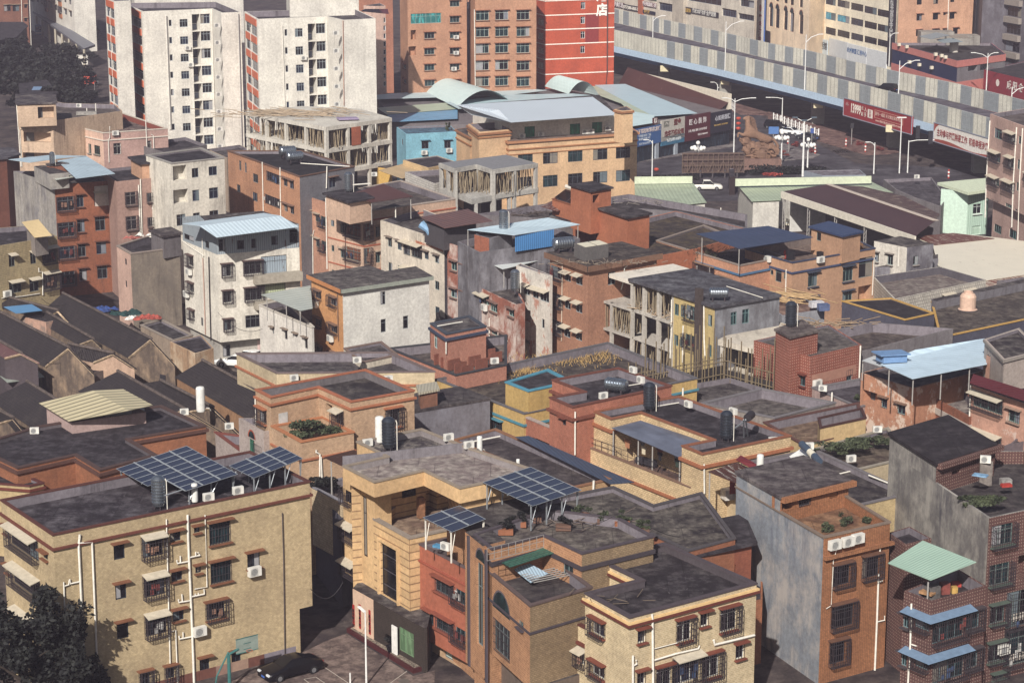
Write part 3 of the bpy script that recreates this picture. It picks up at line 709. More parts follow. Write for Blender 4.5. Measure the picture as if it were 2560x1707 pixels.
f=h.vol('c0 2350 1105 8; c0 2600 1050 8; c0 2500 900 8; c0 1975 830 8',8,0,wallm('#a99a94','tile',.2,tw=.3,th=.1),roofm('#8a6248','#a07a5c',.5),.8,.2,cop='#7a3a30');
g=h.vol('c0 2420 830 11; c0 2600 790 11; c0 2450 700 11; c0 2190 700 11',11,0,wallm('#a99a94','tile',.2,tw=.3,th=.1),DKR,.5,.2)
h.win(g[3],'c0 2285 880 2340 1050','p',glass=GL_G,mull=1);u0,_=g[3].uw(tp('c0',2285,880));u1,zt=g[3].uw(tp('c0',2340,900));arch(g[3],u0,u1,zt,h.root,col='#a9482f')
h.done()
TN=wallm('#b9a582',None,.3)
h=House('flat_roof_house','tan house with grey parapets and orange cornice behind the peach balcony house',sill='#9a5a3c')
h.vol('c1 1640 275; c1 1222 95; c1 190 288',9.6,0,TN,GRR,.9,.2,cop='#6b5a58',bands=[(1.2,.2,.14,'#a9603f')]);h.vols[-1]['P']=h.vols[-1]['P']
v=h.vols[-1]
h.done()
h=House('flat_roof_house','small cream house with bare grey roof right beside the white blank walled house')
h.vol('c1 975 190; c1 1300 120; c1 1150 0; c1 808 62',9.4,0,wallm('#c9bda8',stain=.5),GRR,.3,.15,cop='#7a6258');h.done()
h=House('flat_roof_house','orange walled house with rooftop brick partitions and a small red hut edged in navy',frame='#7fb0ae',sill='#39414f')
OR=wallm('#a95a41','tile',.3,mortar='#c99a86',tw=.12,th=.12,offs=0)
V=h.vol('c1 1832 308; c1 2300 212; c1 2300 -60; c1 1215 60',9.2,0,OR,roofm('#5f5654','#8f8279',.6),.9,.2,cop='#39393f')
V=h.vol('b1 1745 1500; b1 2112 1428; b1 1960 1330; b1 1600 1400',11.9,8,OR,GRR,.15,.3,cop='#3d4350',bands=[(.4,.25,.2,'#38415a')])
h.win(V[3],'b1 1632 1490 1665 1640','p',frame='#9fc4c0');h.pipe(V[0],'c1 1738 0; 1738 110',.06)
m=MB();BK=wallm('#8a4230','brick',.3,tw=.25,th=.08,mortar='#6a5a50')
for j in range(3):
 for i in range(5):
  a=A('c1',1640+i*62+j*130,215+i*28-j*62,8.35);b=A('c1',1820+i*62+j*110,175+i*28-j*55,8.35)
  e=(b-a).normalized()*1.5;m.box(a,e,Vector((-e.y,e.x,0)).normalized()*.13,(0,0,1.05))
o=m.build('brick_partition',BK,h.root);o['kind']='stuff'
h.done()
h=House('flat_roof_house','yellow house trimmed in turquoise with dry golden grass growing on its roof',frame='#3c6a7a',glass=GL_T,sill='#3f7f94')
YL=wallm('#c09a55',None,.55)
V=h.vol('c2 110 660; c2 1700 335; c2 880 8; c1 1655 345',8.6,0,YL,roofm('#4a4342','#77695a',.6),.9,.2,cop='#5d5a5f',bands=[(1.0,.2,.15,'#3f7f94')])
h.win(V[3],'c1 2155 690 2260 830','bl')
V=h.vol('c2 150 455; c2 560 368; c2 330 255; c2 -60 372',10.6,0,wallm('#b9954f',None,.35),DKR,.12,.3,cop='#3d87a3');h.done()
GRASS_ROOF=7.75
h=House('flat_roof_house','low house with one blank grey rendered wall beside the peach balcony house')
h.vol('c1 1450 655; c1 2148 537; c1 1870 430; c1 1160 540',9.0,0,wallm('#6d6a74',None,.5,patch='#7c7a86',pa=.8),roofm('#4a4348','#6d6563',.5),.0,eave=0.05)
V=h.vol('c1 1510 480 ; c1 1665 450; c1 1640 395; c1 1490 420',10.6,9.1,wallm('#8c5a44','brick',.3),sheetm('#a9a08a'),0,eave=.2);h.done()
h=House('flat_roof_house','dark roofed house with a long slate blue metal strip along its right side')
V=h.vol('c2 565 1338; c2 905 1262; c2 -150 800; c1 1800 905',9.8,0,wallm('#b58c60','tile',.2),roofm('#4b4348','#6a5f5e',.5),.55,.2,cop='#8a5a3c',bands=[(.6,.18,.1,'#8a4e34')])
sheet('metal_strip',[A('c2',30,872,10.2),A('c2',150,862,10.2),A('c2',1122,1288,9.6),A('c2',905,1305,9.9)],sheetm('#3d4860',period=.35),h.root)
h.pipe(V[0],'c2 742 1270; 738 1360',.09)
h.done()
RB=wallm('#a5553d','brick',.25,mortar='#c78a72',tw=.3,th=.14)
h=House('brick_house','red tiled house with dark stepped roof, brown cornices and a lower walled terrace',frame='#4a4448',sill='#7a3a2a')
V=h.vol('c2 555 602; c2 1465 405; c2 975 240; c2 368 350; c2 655 458; c2 345 512',11.6,0,RB,DKR,.75,.22,cop='#6e3a2e',bands=[(.95,.25,.22,'#7a3f30')],fm={})
h.win(V[5],'c2 460 690 495 775','l',mull=0);h.win(V[0],'c2 595 715 612 740','p');h.pipe(V[0],'c2 572 640; 570 1035',.07)
V=h.vol('c2 362 792; c2 700 720; c2 420 580; c2 92 680',8.2,0,RB,roofm('#7a5a50','#93705e',.5),1.0,.3,cop='#a08c84',bands=[(1.9,.25,.18,'#8a4a38')])
h.vols[-1]['inner']=RB
h.win(V[3],'c2 210 880 340 960','c');h.done()
CP=wallm('#d3b585','tile',.15,mortar='#9c7c58',tw=.5,th=.26)
h=House('balcony_house','cream patterned house with a navy canopy over a long balcony of drying clothes',frame='#4a4a50',sill='#8a5034')
V=h.vol('c2 1745 1032; c2 2560 862; c2 1530 500; c2 750 640; c2 910 710; c2 1182 652; c2 1842 898; c2 1560 955',10.8,3,CP,roofm('#39343b','#5f5860',.25),.6,.2,cop='#8a4e34',bands=[(.95,.25,.2,'#a05a38')])
LO=h.vol('c2 1640 1335 7.6; c2 1745 1315 7.6; c2 1740 1010 7.6; c2 900 600 7.6; c2 622 935 7.6',7.6,0,CP,roofm('#7d5f50','#8f7060',.5),.9,.2,cop='#7a5a48',bands=[(1.4,.22,.18,'#a05a38')])
h.vols[-1]['inner']=CP
sheet('canopy_sheet',[A('c2',915,790,10.2),A('c2',1182,722,10.4),A('c2',1800,930,10.3),A('c2',1552,1065,9.6)],sheetm('#5b6276',period=1.2,line=.9,dirt=.9),h.root,posts=[A('c2',930,820,9.8),A('c2',1160,900,9.8),A('c2',1290,960,9.7),A('c2',1540,1070,9.6)],zb=6.8)
g=LO[4];m=MB();m.bars(g.pt(.2,7.6,-.1),g.u*(g.W-.4),(0,0,.9),int(g.W/.9),2,.03);m.build('railing',BAR,h.root)
m=MB();e=LO[0];m.bars(e.pt(.0,7.6,-.1),e.u*e.W,(0,0,2.4),8,3,.03);m.build('gate',BAR,h.root)
h.pipe(V[0],'c2 1755 1120; 1758 1390',.07)
h.done();CANB=(LO[4],V[5])
m=MB()
sheet_h=House('rooftop_shed','small rusty roofed washing shed behind the grey sided narrow house','shed',frame='#b9b6b2')
V=sheet_h.vol('c2 2055 1390 ; c2 2250 1350; c2 2100 1180; c2 1800 1250',7.4,0,wallm('#cdb48a',stain=.4),roofm('#9a7a5c'),.3)
sheet('rusty_roof',[A('c2',1800,1190,10.3),A('c2',2060,1105,10.6),A('c2',2300,1210,10.2),A('c2',2090,1310,10.)],sheetm('#9a938c','#4a2a22',.9,period=.3),sheet_h.root,posts=[A('c2',1815,1200,10.2),A('c2',2080,1305,10.)],zb=7.3)
sheet('maroon_roof',[A('c2',2055,1080,11.0),A('c2',2100,1040,11.2),A('c2',2260,1130,11.),A('c2',2230,1180,10.6)],sheetm('#6e2228',period=.4),sheet_h.root)
sheet_h.done()
h=House('flat_roof_house','grey walled flat roof strewn with debris behind the cream patterned house')
h.vol('c3 60 700; c3 620 560; c3 -60 430; c2 1740 565 ',9.0,0,wallm('#8a807a',stain=.7),roofm('#5a5452','#8a8078',.7),.9,.2,cop='#6d686c');h.done()
h=House('terrace_house','tan roof terrace with cream parapets and white sacks lying on it')
h.vol('c3 330 950; c3 900 810; c3 830 560; c3 -40 740',8.8,0,wallm('#c9a872',stain=.3),roofm('#8a6c52','#a88a6c',.6),.8,.2,cop='#5e3a34')
V=h.vol('c3 480 790; c3 900 700; c3 860 610; c3 460 700',10.0,8,wallm('#c9a872',stain=.3),roofm('#8a6c52','#a88a6c',.6),.9,.15,cop='#4a2a26');h.done()
h=House('flat_roof_house','house with a leafy roof garden between the tan terrace and the grey tower')
h.vol('c3 760 1190 ; c3 1300 1060; c3 1100 790; c3 420 985',8.8,0,wallm('#b9a582',stain=.3),roofm('#6a5a4c','#8a7a66',.6),.35,.2,cop='#8f8576');h.done()
h=House('flat_roof_house','dark roofed house carrying the solar water heater behind the orange fronted tower')
h.vol('c3 770 1515; c3 1180 1420; c3 1120 1300; c3 425 985; c3 -240 1110',9.4,0,wallm('#b9a070','tile',.3),roofm('#423c42','#7a706c',.45),.5,.2,cop='#6a6468')
h.vol('c3 780 1560 10; c3 1200 1450 10; c3 1150 1400 10; c3 720 1500 10',10,8.8,wallm('#b9a070'),par=0)if 0 else None
h.done()
h=House('flat_roof_house','broad blackened flat roof with pale streaks behind the pot garden roof')
h.vol('d2 1615 355; d2 2050 240; c2 1740 1385; c2 1300 1500; c2 930 1330; c2 350 1440; d2 -200 150; d2 1280 200',9.6,0,wallm('#9a5a3c','brick',.5),roofm('#3f383c','#8f8478',.55),.4,.2,cop='#4a4448');h.done()
h=House('brick_house','red brick house with grey posts between the black roofs and the grey tower')
V=h.vol('d2 1700 400 ; d2 2200 290; d2 2100 60; d2 1650 150',8.9,0,wallm('#8f4a34','brick',.3),DKR,.0,eave=.4)
h.win(V[0],'d2 1880 520 2050 760','o');h.done()
DB=wallm('#9c5140','tile',.2,mortar='#8a4436',dots='#c9a690',tw=.28,th=.28,offs=0,dsz=.28)
h=House('patterned_house','brick red house speckled with white tile dots, carrying a corrugated water tank',frame='#5f7a80',glass=GL_T,sill='#6b2f24')
V=h.vol('c3 388 142; c3 860 30; c3 560 -160; c3 -130 -10',10.4,0,DB,roofm('#5a5452','#8a8078',.6),.25,.2)
f=V[0];u0,z1=f.uw(tp('c3',400,215));u1,z0=f.uw(tp('c3',825,185));MB().box(f.pt(.3,z0-1.2,0),f.u*(f.W-1.0),f.n*.02,(0,0,1.0)).build('plain_band',plain('#a5705c',.8),h.root)
h.win(V[0],'c3 722 265 770 350','b');h.win(V[3],'c3 235 275 340 415; 105 225 185 330','ls');h.pipe(V[3],'c3 95 0; 88 460',.08)
T=h.vol('b3 205 1540; b3 458 1482; b3 310 1390; b3 70 1470',12.2,0,DB,roofm('#6a5f5c','#8f8279',.6),.0,eave=.15)
h.done();TANKP=h
h=House('flat_roof_house','grey parapet roof with a fallen pole behind the speckled red house')
h.vol('c3 860 90; c3 1700 -120; b3 960 1390; b3 500 1480',9.6,0,wallm('#7a7478',stain=.8),roofm('#5a504c','#7d6f66',.6),1.0,.2)
h.done()
h=House('flat_roof_house','low pink grey parapet roof squeezed right of the speckled red house')
h.vol('c3 835 600; c3 1050 550; c3 850 340; c3 405 420',7.6,0,wallm('#a58a84',stain=.4),roofm('#57525a','#6e6870',.4),.6,.15,cop='#6d686c');h.done()
PP=wallm('#b5795a',None,.25,patch='#cbb3a0',pa=.45)
h=House('apartment_house','peeling peach house with open roof storey beneath a big sky blue metal roof',frame='#6c8a8c',glass=GL_B,sill='#7a5a48')
V=h.vol('c3 1335 430; c3 2000 262; c3 1500 120; c3 855 285',10.6,0,PP,roofm('#5a5254'),.25,.2)
h.win(V[3],'c3 868 435 1000 585','o');h.win(V[3],'c3 1042 500 1092 615; 1190 555 1258 675','lb',mull=1)
BS=sheetm('#b3cde0',line=.85,dirt=.4,period=.6)
sheet('blue_roof',[A('c3',1030,208,12.9),A('c3',1325,340,12.9),A('c3',2010,205,12.9),A('c3',1990,-30,12.9),A('c3',1350,75,13.3)],BS,h.root,posts=[A('c3',1112,260,12.7),A('c3',1332,350,12.7),A('c3',1590,300,12.7),A('c3',1850,245,12.7)],zb=10.4)
sheet('grey_roof',[A('c3',862,172,12.4),A('c3',1060,235,12.6),A('c3',1150,170,12.8),A('c3',975,128,12.6)],sheetm('#b9bcbe'),h.root,posts=[A('c3',870,180,12.2)],zb=10.4)
m=MB();a=A('c3',1060,200,13.0);m.box(a,(2.2,.5,0),(-.5,1.2,0),(0,0,.7));m.box(a+Vector((-.3,-.3,.7)),(2.8,.6,0),(-.6,1.7,0),(0,0,.1));m.build('roof_vent',plain('#5f86b8'),h.root)
h.done()
h=House('brick_house','unplastered brick house with concrete ring beam and open roof deck right of the peach house',frame='#8a7a70')
V=h.vol('c3 1850 690 ; c3 2000 650; c3 1700 330; c3 1375 440',9.0,0,wallm('#93543c','brick',.4),roofm('#9a8f84','#b5aca0',.5),.7,.2)
h.vols[-1]['bands']=[(.75,.55,.12,'#a59c94')]
h.win(V[3],'c3 1430 650 1520 780','ab');h.win(V[3],'c3 1640 680 1845 900','o');h.done()
h=House('apartment_house','salmon pink house with caged balconies and a maroon sheet roof, right edge',frame='#5f8a84',glass=GL_T,sill='#9a7a68')
PK=wallm('#bf8a74',None,.25,patch='#cbb0a0',pa=.15)
V=h.vol('c3 2560 640; c3 3100 500; c3 2700 260; c3 1868 400',11.8,0,PK,DKR,.3,.15)
h.win(V[3],'c3 1885 455 2150 680; 1885 800 2135 1000','ca',mull=3);h.win(V[3],'c3 2212 600 2308 760','lbs')
sheet('maroon_roof',[A('c3',1850,380,12.4),A('c3',1885,295,12.9),A('c3',2420,460,12.9),A('c3',2400,560,12.4)],sheetm('#5e2228',period=.4),h.root);h.pipe(V[3],'c3 1872 400; 1852 850',.07)
h.done()
h=House('stair_tower','pink stair tower with a raw concrete top and white pipe, right edge','tower')
V=h.vol('c3 2165 165; c3 2500 80; c3 2300 -120; c3 1990 -20',14.6,0,wallm('#a99a92',None,.9),roofm(),.3)
h.vols[-1]['bands']=[(0,.25,.15,'#8a8078')]
h.vol('c3 2150 200 13.6; c3 2480 110 13.6; c3 2300 0 13.6; c3 2005 120 13.6',13.6,0,PK,par=0)
h.done()
h=House('flat_roof_house','grey purple rendered low block between the salmon pink house and the dark red tiled house')
h.vol('c3 2150 960; c3 2700 830; c3 2500 700; c3 2230 930 ',8.5,0,wallm('#6a5f66',stain=.5),DKR,.2);h.done()
# upper middle rows
SKY_=sheetm('#b5cad8',line=.88,dirt=.3,period=.5)
WP=wallm('#d3cdc0',None,.45)
h=House('apartment_house','white five storey house with rusting corrugated top floor and pale blue gable roof',frame='#5a5d60',glass=GL_D,sill='#5a4440')
W=h.vol('b0 1995 770; b1 398 705; b0 1680 640',13.2,3.2,WP,par=0)
h.vol('b0 1995 770; b1 398 705; b0 1680 640',3.2,0,WP,par=0)if 0 else None
P=h.vols[0]['P'];nA=(P[1]-P[0]).normalized();nB=(P[3]-P[0]).normalized()
Wg=h.vol([P[0]+nB*1.2+nA*.5,P[1]+nB*1.2,P[2],P[3]+nA*.5],3.2,0,wallm('#a9a49c',stain=.3),par=0)
CR=sheetm('#8f9aa3','#5a3226',.25,period=.25,line=.6)
T=h.vol([P[0]-nA*.0,P[1],P[2],P[3]],15.9,13.2,CR,par=0)
h.win(T[0],'b0 2005 630 2070 740; 2175 640 2245 720; 2305 625 2350 710; b1 140 600 205 680; 305 540 385 660','p',mull=0);h.win(T[3],'b0 1685 570 1780 660; 1880 640 1920 720','p',mull=0)
f=W[0];g=W[3]
h.win(f,'b0 2035 855 2120 965; 2045 1100 2125 1205; 2052 1360 2125 1460','lc',mull=1);h.win(f,'b0 2235 830 2400 940; 2245 1075 2410 1180','lc');h.win(f,'b0 2252 1330 2400 1430','p')
h.win(f,'b1 45 790 285 935','p',glass=sheetm('#8a99a6','#5a4030',.3),mull=0);h.win(f,'b1 50 1020 275 1150','p',glass=sheetm('#a5b08a','#6a6a50',.2),mull=0)
h.win(g,'b0 1730 765 1775 880; 1735 1015 1780 1120; 1750 1265 1787 1360','cl');h.win(g,'b0 1840 1340 1865 1430','p')
MB().box(f.pt(f.W*.42,9.6,0),f.u*f.W*.58,f.n*1.0,(0,0,1.0)).build('balcony',wallm('#a59c8c',stain=.9),h.root);MB().box(f.pt(f.W*.42,6.7,0),f.u*f.W*.58,f.n*1.0,(0,0,.9)).build('balcony',wallm('#a59c8c',stain=.9),h.root)
h.win(Wg[0],'c0 2045 30 2118 135','p');MB().box(Wg[0].pt(Wg[0].W*.48,.1,.03),Wg[0].u*Wg[0].W*.3,Wg[0].n*.03,(0,0,2.6)).build('shutter',plain('#c9a9a4',.7),h.root)
h.pipe(g,'b0 1865 620; 1868 790',.05);h.pipe(g,'b0 1925 790; 1935 1200; 1945 1560',.07,plain('#2f2a2c'));h.pipe(g,'b0 1870 800; 1885 1200; 1893 1500',.05,plain('#b58a78'));h.pipe(g,'b0 1678 500; 1680 640; 1745 690; 1880 780',.05)
R1_,R2_=A('b0',1832,505,16.9),A('b1',225,412,16.9)
sheet('blue_roof',[A('b0',1990,612,16.0),A('b1',392,515,16.0),R2_,R1_],SKY_,h.root);sheet('blue_roof',[R1_,R2_,A('b1',70,388,16.4),A('b0',1673,485,16.4)],SKY_,h.root)
m=MB();m.poly([T[3].pt(0,15.9,.02),T[3].pt(T[3].W,15.9,.02),T[3].pt(T[3].W*.5,16.9,.02)][::1]);m.build('gable',CR,h.root)
h.done()
h=House('narrow_house','narrow house with pink front and a big soot stained bare side wall',frame='#4a4a50')
SW=wallm('#86796b',None,1.,patch='#6a6058',pa=.9,streak='#2f2a2d')
V=h.vol('b0 1198 762; b0 1650 705; b0 1480 560; b0 1070 690',9.6,0,SW,DKR,.9,.3,fm={3:wallm('#c9a190',None,.3)},cop='#8a7a70')
h.win(V[3],'b0 1142 800 1165 870; 1147 1000 1168 1075','p',mull=0)
h.vol('b0 1500 610; b0 1660 585; b0 1560 535; b0 1385 560',11.2,8.6,wallm('#6a6468',stain=.9),roofm('#5a5254'),0,eave=.25)
h.done()
h=House('narrow_house','small white house under a pale grey patched sheet roof, left of the orange ended house',frame='#6a6a6c')
V=h.vol('b1 512 1437; b1 532 1433; b1 250 1180; b1 28 1232',7.9,0,wallm('#d5cfc6',None,.3),roofm(),.7,.15,cop='#b9b0a4')
h.win(V[3],'b1 148 1430 165 1500; 258 1445 290 1555; 360 1485 383 1525; 443 1520 475 1640','l',mull=0);h.win(V[3],'c1 262 120 298 235','l',mull=0)
sheet('grey_roof',[A('b1',45,1135,9.9),A('b1',405,1285,9.9),A('b1',520,1262,9.9),A('b1',500,1052,10.1)],sheetm('#a9b0a8','#7a6a58',.1,period=.9),h.root,posts=[A('b1',100,1170,9.8),A('b1',278,1240,9.8),A('b1',405,1290,9.8)],zb=7.3)
h.done()
h=House('apartment_house','house with orange caged window end and a large blank white side wall, centre',frame='#6c7276',glass=GL_D,sill='#7a5a48')
WB=wallm('#d2d0c9',None,.25)
V=h.vol('b1 795 1112; b1 1590 995; b1 1450 915; b1 1175 960; b1 1028 905; b1 508 985',11.2,0,WB,roofm('#575153','#8c847c',.6),.0,fm={5:wallm('#c98a52',None,.15),4:wallm('#c98a52')})
P=V;MB().prism(inset(h.vols[0]['P'],-.4),11.2,11.55).build('roof_slab',roofm('#575153','#8c847c',.6),h.root)
m=MB();q=V[0];m.box(q.pt(-.4,11.15,.38),q.u*(q.W+.7),q.n*.08,(0,0,.42));m.build('eave',plain('#8a9084'),h.root)
m=MB();q=V[5];m.box(q.pt(-.3,11.15,.38),q.u*(q.W+.6),q.n*.08,(0,0,.42));m.build('eave',plain('#b9713c'),h.root)
h.win(V[0],'b1 1142 1112 1192 1225; 1145 1365 1195 1478; 1350 1335 1400 1445','p',mull=0)
h.win(V[5],'b1 540 1080 598 1185; 682 1140 742 1250; 542 1330 602 1440; 682 1390 748 1500; c1 548 15 610 125; 690 80 752 170','lc')
h.pipe(V[5],'b1 755 1110; 765 1560',.05,plain('#7a5a48'))
h.done()
DO=wallm('#b06e48','tile',.3,mortar='#cfa07e',tw=.12,th=.12,offs=0)
h=House('apartment_house','orange mosaic house with dark tarred roof and bare grey flank, upper left of centre',frame='#6a7074',glass=[GL_D,GL_B],sill='#7a5a4c')
V=h.vol('b1 400 55; a1 905 1530; a1 425 1385; a0 2090 1385',16.2,0,wallm('#73727a',None,.4),roofm('#2f2b31','#4a464c',.2),.4,.2,cop='#6a4a3c',fm={3:DO})
g=V[3]
h.win(g,'b1 250 55 290 150; 305 75 348 175; 255 290 292 380; 310 310 350 405','l');h.win(g,'b1 95 0 222 130; 80 210 225 350','bx');h.win(g,'b0 2318 20 2370 120; 2315 190 2365 290; a0 2190 1470 2215 1570; 2243 1490 2265 1590','p')
h.win(V[0],'b1 672 60 735 150','l');h.win(g,'b0 2170 120 2208 205','p');h.pipe(g,'b1 65 -80; 75 380',.07);h.pipe(g,'b1 228 -30; 235 420',.07);h.pipe(V[0],'b1 645 -40; 640 160',.07)
h.done()
PB_=wallm('#c9a48a',None,.45);PB2=wallm('#b8795c','tile',.3,mortar='#c99a80',tw=.12,th=.12,offs=0)
h=House('apartment_house','pink plastered house with orange stripes, caged curved balconies and brown rooftop canopy',frame='#66807e',glass=GL_T,sill='#a5927e')
V=h.vol('b1 985 378; b1 1832 258; b1 1330 90; b1 900 170; b1 655 300',13.4,0,PB_,roofm('#57504f','#82776e',.5),.9,.2,bands=[(1.05,.18,.08,'#b0583c'),(4.2,.16,.06,'#b0583c'),(7.3,.16,.06,'#b0583c')],cop='#a59488')
g=V[4]
h.win(g,'b1 685 450 718 515; 690 680 718 745; 693 905 722 960','p',mull=0);h.win(g,'b1 772 475 815 575; 775 705 818 805','l');h.win(g,'b1 825 460 960 620; 825 690 960 840','cx',glass=plain('#8a4a2c'))
h.win(V[0],'b1 1098 510 1140 605; 1100 740 1142 840','l');h.win(V[0],'b1 985 490 1050 620; 985 715 1050 850','cx',glass=plain('#8a4a2c'))
V2=h.vol('b1 655 298 13.2; b1 905 170 13.2; b1 640 150 13.2; b1 425 222 13.2',13.2,0,PB2,DKR,.5,.2)
h.win(V2[3],'b1 478 350 515 455; 543 385 582 475; 483 580 520 675; 547 610 585 705','l');h.win(V2[3],'b1 590 410 645 520; 595 635 650 745','cx')
V3=h.vol('b1 860 250 16; b1 1060 215 16; b1 900 130 16; b1 640 175 16',15.4,12.8,PB_,DKR,0,eave=.35)
sheet('brown_canopy',[A('b1',870,212,15.6),A('b1',1060,290,15.4),A('b1',1440,235,15.4),A('b1',1170,118,15.8)],sheetm('#5a2f28',period=.5,line=.8),h.root,posts=[A('b1',1060,290,15.3),A('b1',1420,240,15.3),A('b1',960,290,15.)],zb=12.6)
h.pipe(g,'b1 648 250; 655 600; 660 900',.08);h.pipe(V2[3],'b1 540 545; 528 600; 532 960',.06);h.pipe(g,'b1 825 340; 828 900',.05,plain('#6a4a40'))
h.done()
h=House('apartment_house','long off white house with flaking orange stripe and a rusty brown sheet roof corner',frame='#5f7478',glass=[GL_D,GL_B],sill='#7a6a60')
WO=wallm('#cfc3b2',None,.5)
V=h.vol('b1 1728 648; b1 2100 575; b1 1530 350; b1 1142 455',12.6,0,WO,roofm('#4d474b','#857d78',.5),.8,.2,fm={0:wallm('#4f4a52',stain=.6)})
g=V[3]
h.win(g,'b1 1208 600 1248 705; 1295 630 1338 735; 1543 725 1585 820; 1640 760 1682 855','l',mull=1);h.win(g,'b1 1212 835 1252 940; 1298 865 1340 960; 1640 1005 1682 1100; 1642 1240 1686 1340','p',mull=1)
h.win(g,'b1 1352 640 1415 780; 1425 665 1525 815','ab');h.win(g,'b1 1352 880 1520 1000','ab')
V2=h.vol('b1 1725 545 ; b1 2020 490; b1 1900 410; b1 1545 470',14.3,11.9,wallm('#4a464c',stain=.4),DKR,0)
sheet('brown_roof',[A('b1',1732,527,14.7),A('b1',2172,460,14.7),A('b1',1945,350,15.0),A('b1',1512,425,15.0)],sheetm('#5f3f3a','#7a4a3c',.4,period=.7,line=1.6),h.root)
MB().box(g.pt(g.W*.55,11.3,0),g.u*g.W*.43,g.n*.012,(0,0,.3)).build('flaking_stripe',wallm('#b8623f',patch='#cfc3b2',pa=.9),h.root)
m=MB();a=A('b1',1580,560,13.2);m.tube([a+Vector((-.8,0,.9)),a+Vector((0,-.4,.3)),a+Vector((.8,-.7,-1.1))],.5,7,r2=.25);m.build('tarpaulin',plain('#6f9ac4',.7),h.root)
h.done()
RW2=wallm('#a8604c','tile',.3,patch='#cdbdb2',pa=.9,mortar='#8a4a3a',tw=.14,th=.14,offs=0)
h=House('apartment_house','peeling red and white house with a grey concrete stair block and sky blue roofed storey',frame='#8fb0a8',glass=GL_T,sill='#7a5a50')
V=h.vol('b1 2042 755; b1 2300 700; b1 2000 560; b1 1755 662',12.6,0,RW2,DKR,.4,.2)
h.win(V[3],'b1 1790 815 1845 925; 1888 850 1945 965; 1788 1065 1845 1175; 1888 1095 1945 1210','ls');h.win(V[3],'b1 1960 850 2030 1000; 1958 1090 2030 1210','bx')
GS=wallm('#64626a',None,.9,patch='#85828a',pa=1.)
V1=h.vol('b1 2045 750 13.2; b2 625 622 13.2; b2 300 480 13.2; b1 1850 650 13.2',13.2,0,GS,roofm('#57504f','#82776e',.5),.8,.2)
V2=h.vol('b1 2140 620; b1 2350 575; b1 2200 520; b1 2005 585',14.4,12.4,GS,DKR,.15,.2,fm={3:wallm('#a85c42','brick')})
sheet('sky_roof',[A('b1',1942,540,14.9),A('b1',2370,590,14.8),A('b2',625,492,14.8),A('b2',330,430,15.2)],sheetm('#b0c8d6',line=.92,period=.6),h.root,posts=[A('b2',605,500,14.7),A('b1',1945,545,14.8)],zb=12.6)
m=MB();a,b=A('b2',28,592,14.7),A('b2',385,540,14.7);m.box(a-Vector((0,0,1.9)),b-a,(0,.05,0),(0,0,1.9));m.build('blue_cladding',sheetm('#3f86cf',line=.6),h.root)
sheet('white_canopy',[A('b1',2145,848,11.6),A('b1',2265,903,11.3),A('b2',350,800,11.3),A('b2',330,755,11.8)],sheetm('#c2c9c9'),h.root,posts=[A('b1',2275,900,11.2)],zb=9.0)
V3=h.vol('b2 35 1232 9; b2 120 1215 9; b2 0 1000 9; b1 2040 1070 9',9.0,0,RW2,roofm('#57504f'),.5,.2)
h.win(V3[3],'b1 2150 1190 2215 1310; 2320 1250 2370 1350; 2250 1480 2310 1568; 2160 1440 2215 1520','ls');h.win(V3[3],'b1 2040 1115 2140 1240','ax')
h.pipe(V[3],'b1 1950 790; 1955 1330',.06);h.pipe(V3[3],'b1 2150 1350; 2152 1560',.06)
h.done()
BP=wallm('#b27a5c','tile',.35,mortar='#93604a',tw=.14,th=.14,offs=0)
h=House('apartment_house','weathered peach house with crusty dark roof, rooftop water boxes and caged bays',frame='#8a9498',glass=GL_D,sill='#8a6450')
V=h.vol('b2 700 905; b2 1330 792; b2 1000 690; b2 348 785',12.8,0,BP,roofm('#433c3c','#77695f',.5),0,fm={})
MB().prism(inset(h.vols[0]['P'],-.45),12.7,13.2).build('roof_slab',roofm('#433c3c','#77695f',.5),h.root)
m=MB()
for q in(V[0],V[3]):m.box(q.pt(-.45,12.6,.44),q.u*(q.W+.9),q.n*.06,(0,0,.65))
m.build('eave',wallm('#7a5642',stain=.8),h.root)
h.win(V[3],'b2 480 925 540 1025; 587 950 647 1060; 482 1165 537 1280; 585 1200 645 1315; 475 1420 535 1540; 583 1460 642 1568','al',mull=1);h.win(V[3],'b2 352 860 465 1010; 352 1105 465 1265; 350 1350 462 1510','cx')
h.win(V[0],'b2 882 935 950 1040','p',mull=1);h.win(V[0],'b2 1050 930 1100 960','p',mull=0)
h.pipe(V[3],'b2 470 870; 462 1560',.06,plain('#b9a590'));h.pipe(V[0],'b2 1050 870; 1025 890; 1020 1000; 995 1090',.07)
V2=h.vol('b2 350 966 ; b2 372 962; b2 80 850; b2 38 868',11.4,0,wallm('#c9c2b8',None,.4,patch='#b06a52',pa=.35),DKR,.9,.15)
h.win(V2[3],'b2 105 1040 163 1150; 187 1070 243 1180; 255 1090 340 1215','a');h.win(V2[3],'b2 40 1240 170 1400','o');h.win(V2[3],'b2 272 1355 298 1450','p',mull=0);h.win(V2[3],'b2 25 1510 165 1600','o')
m=MB();a=A('b2',665,830,13.2);b=A('b2',885,795,13.2);c=A('b2',570,790,13.2);m.box(a,b-a,c-a,(0,0,1.5));m.build('water_box',wallm('#5f5c5c',stain=.9),h.root)
m=MB();m.box(a+Vector((.1,.1,1.52)),(b-a)*.44,(c-a)*.8,(0,0,.05));m.box(a+(b-a)*.5+Vector((.1,.1,1.52)),(b-a)*.42,(c-a)*.8,(0,0,.05));m.build('cover',plain('#cfc6ad'),h.root)
h.done()
h=House('unfinished_house','half built house, bamboo propped raw concrete on the left and yellow render on the right',frame='#5f7f80',glass=GL_T,sill='#8a806a')
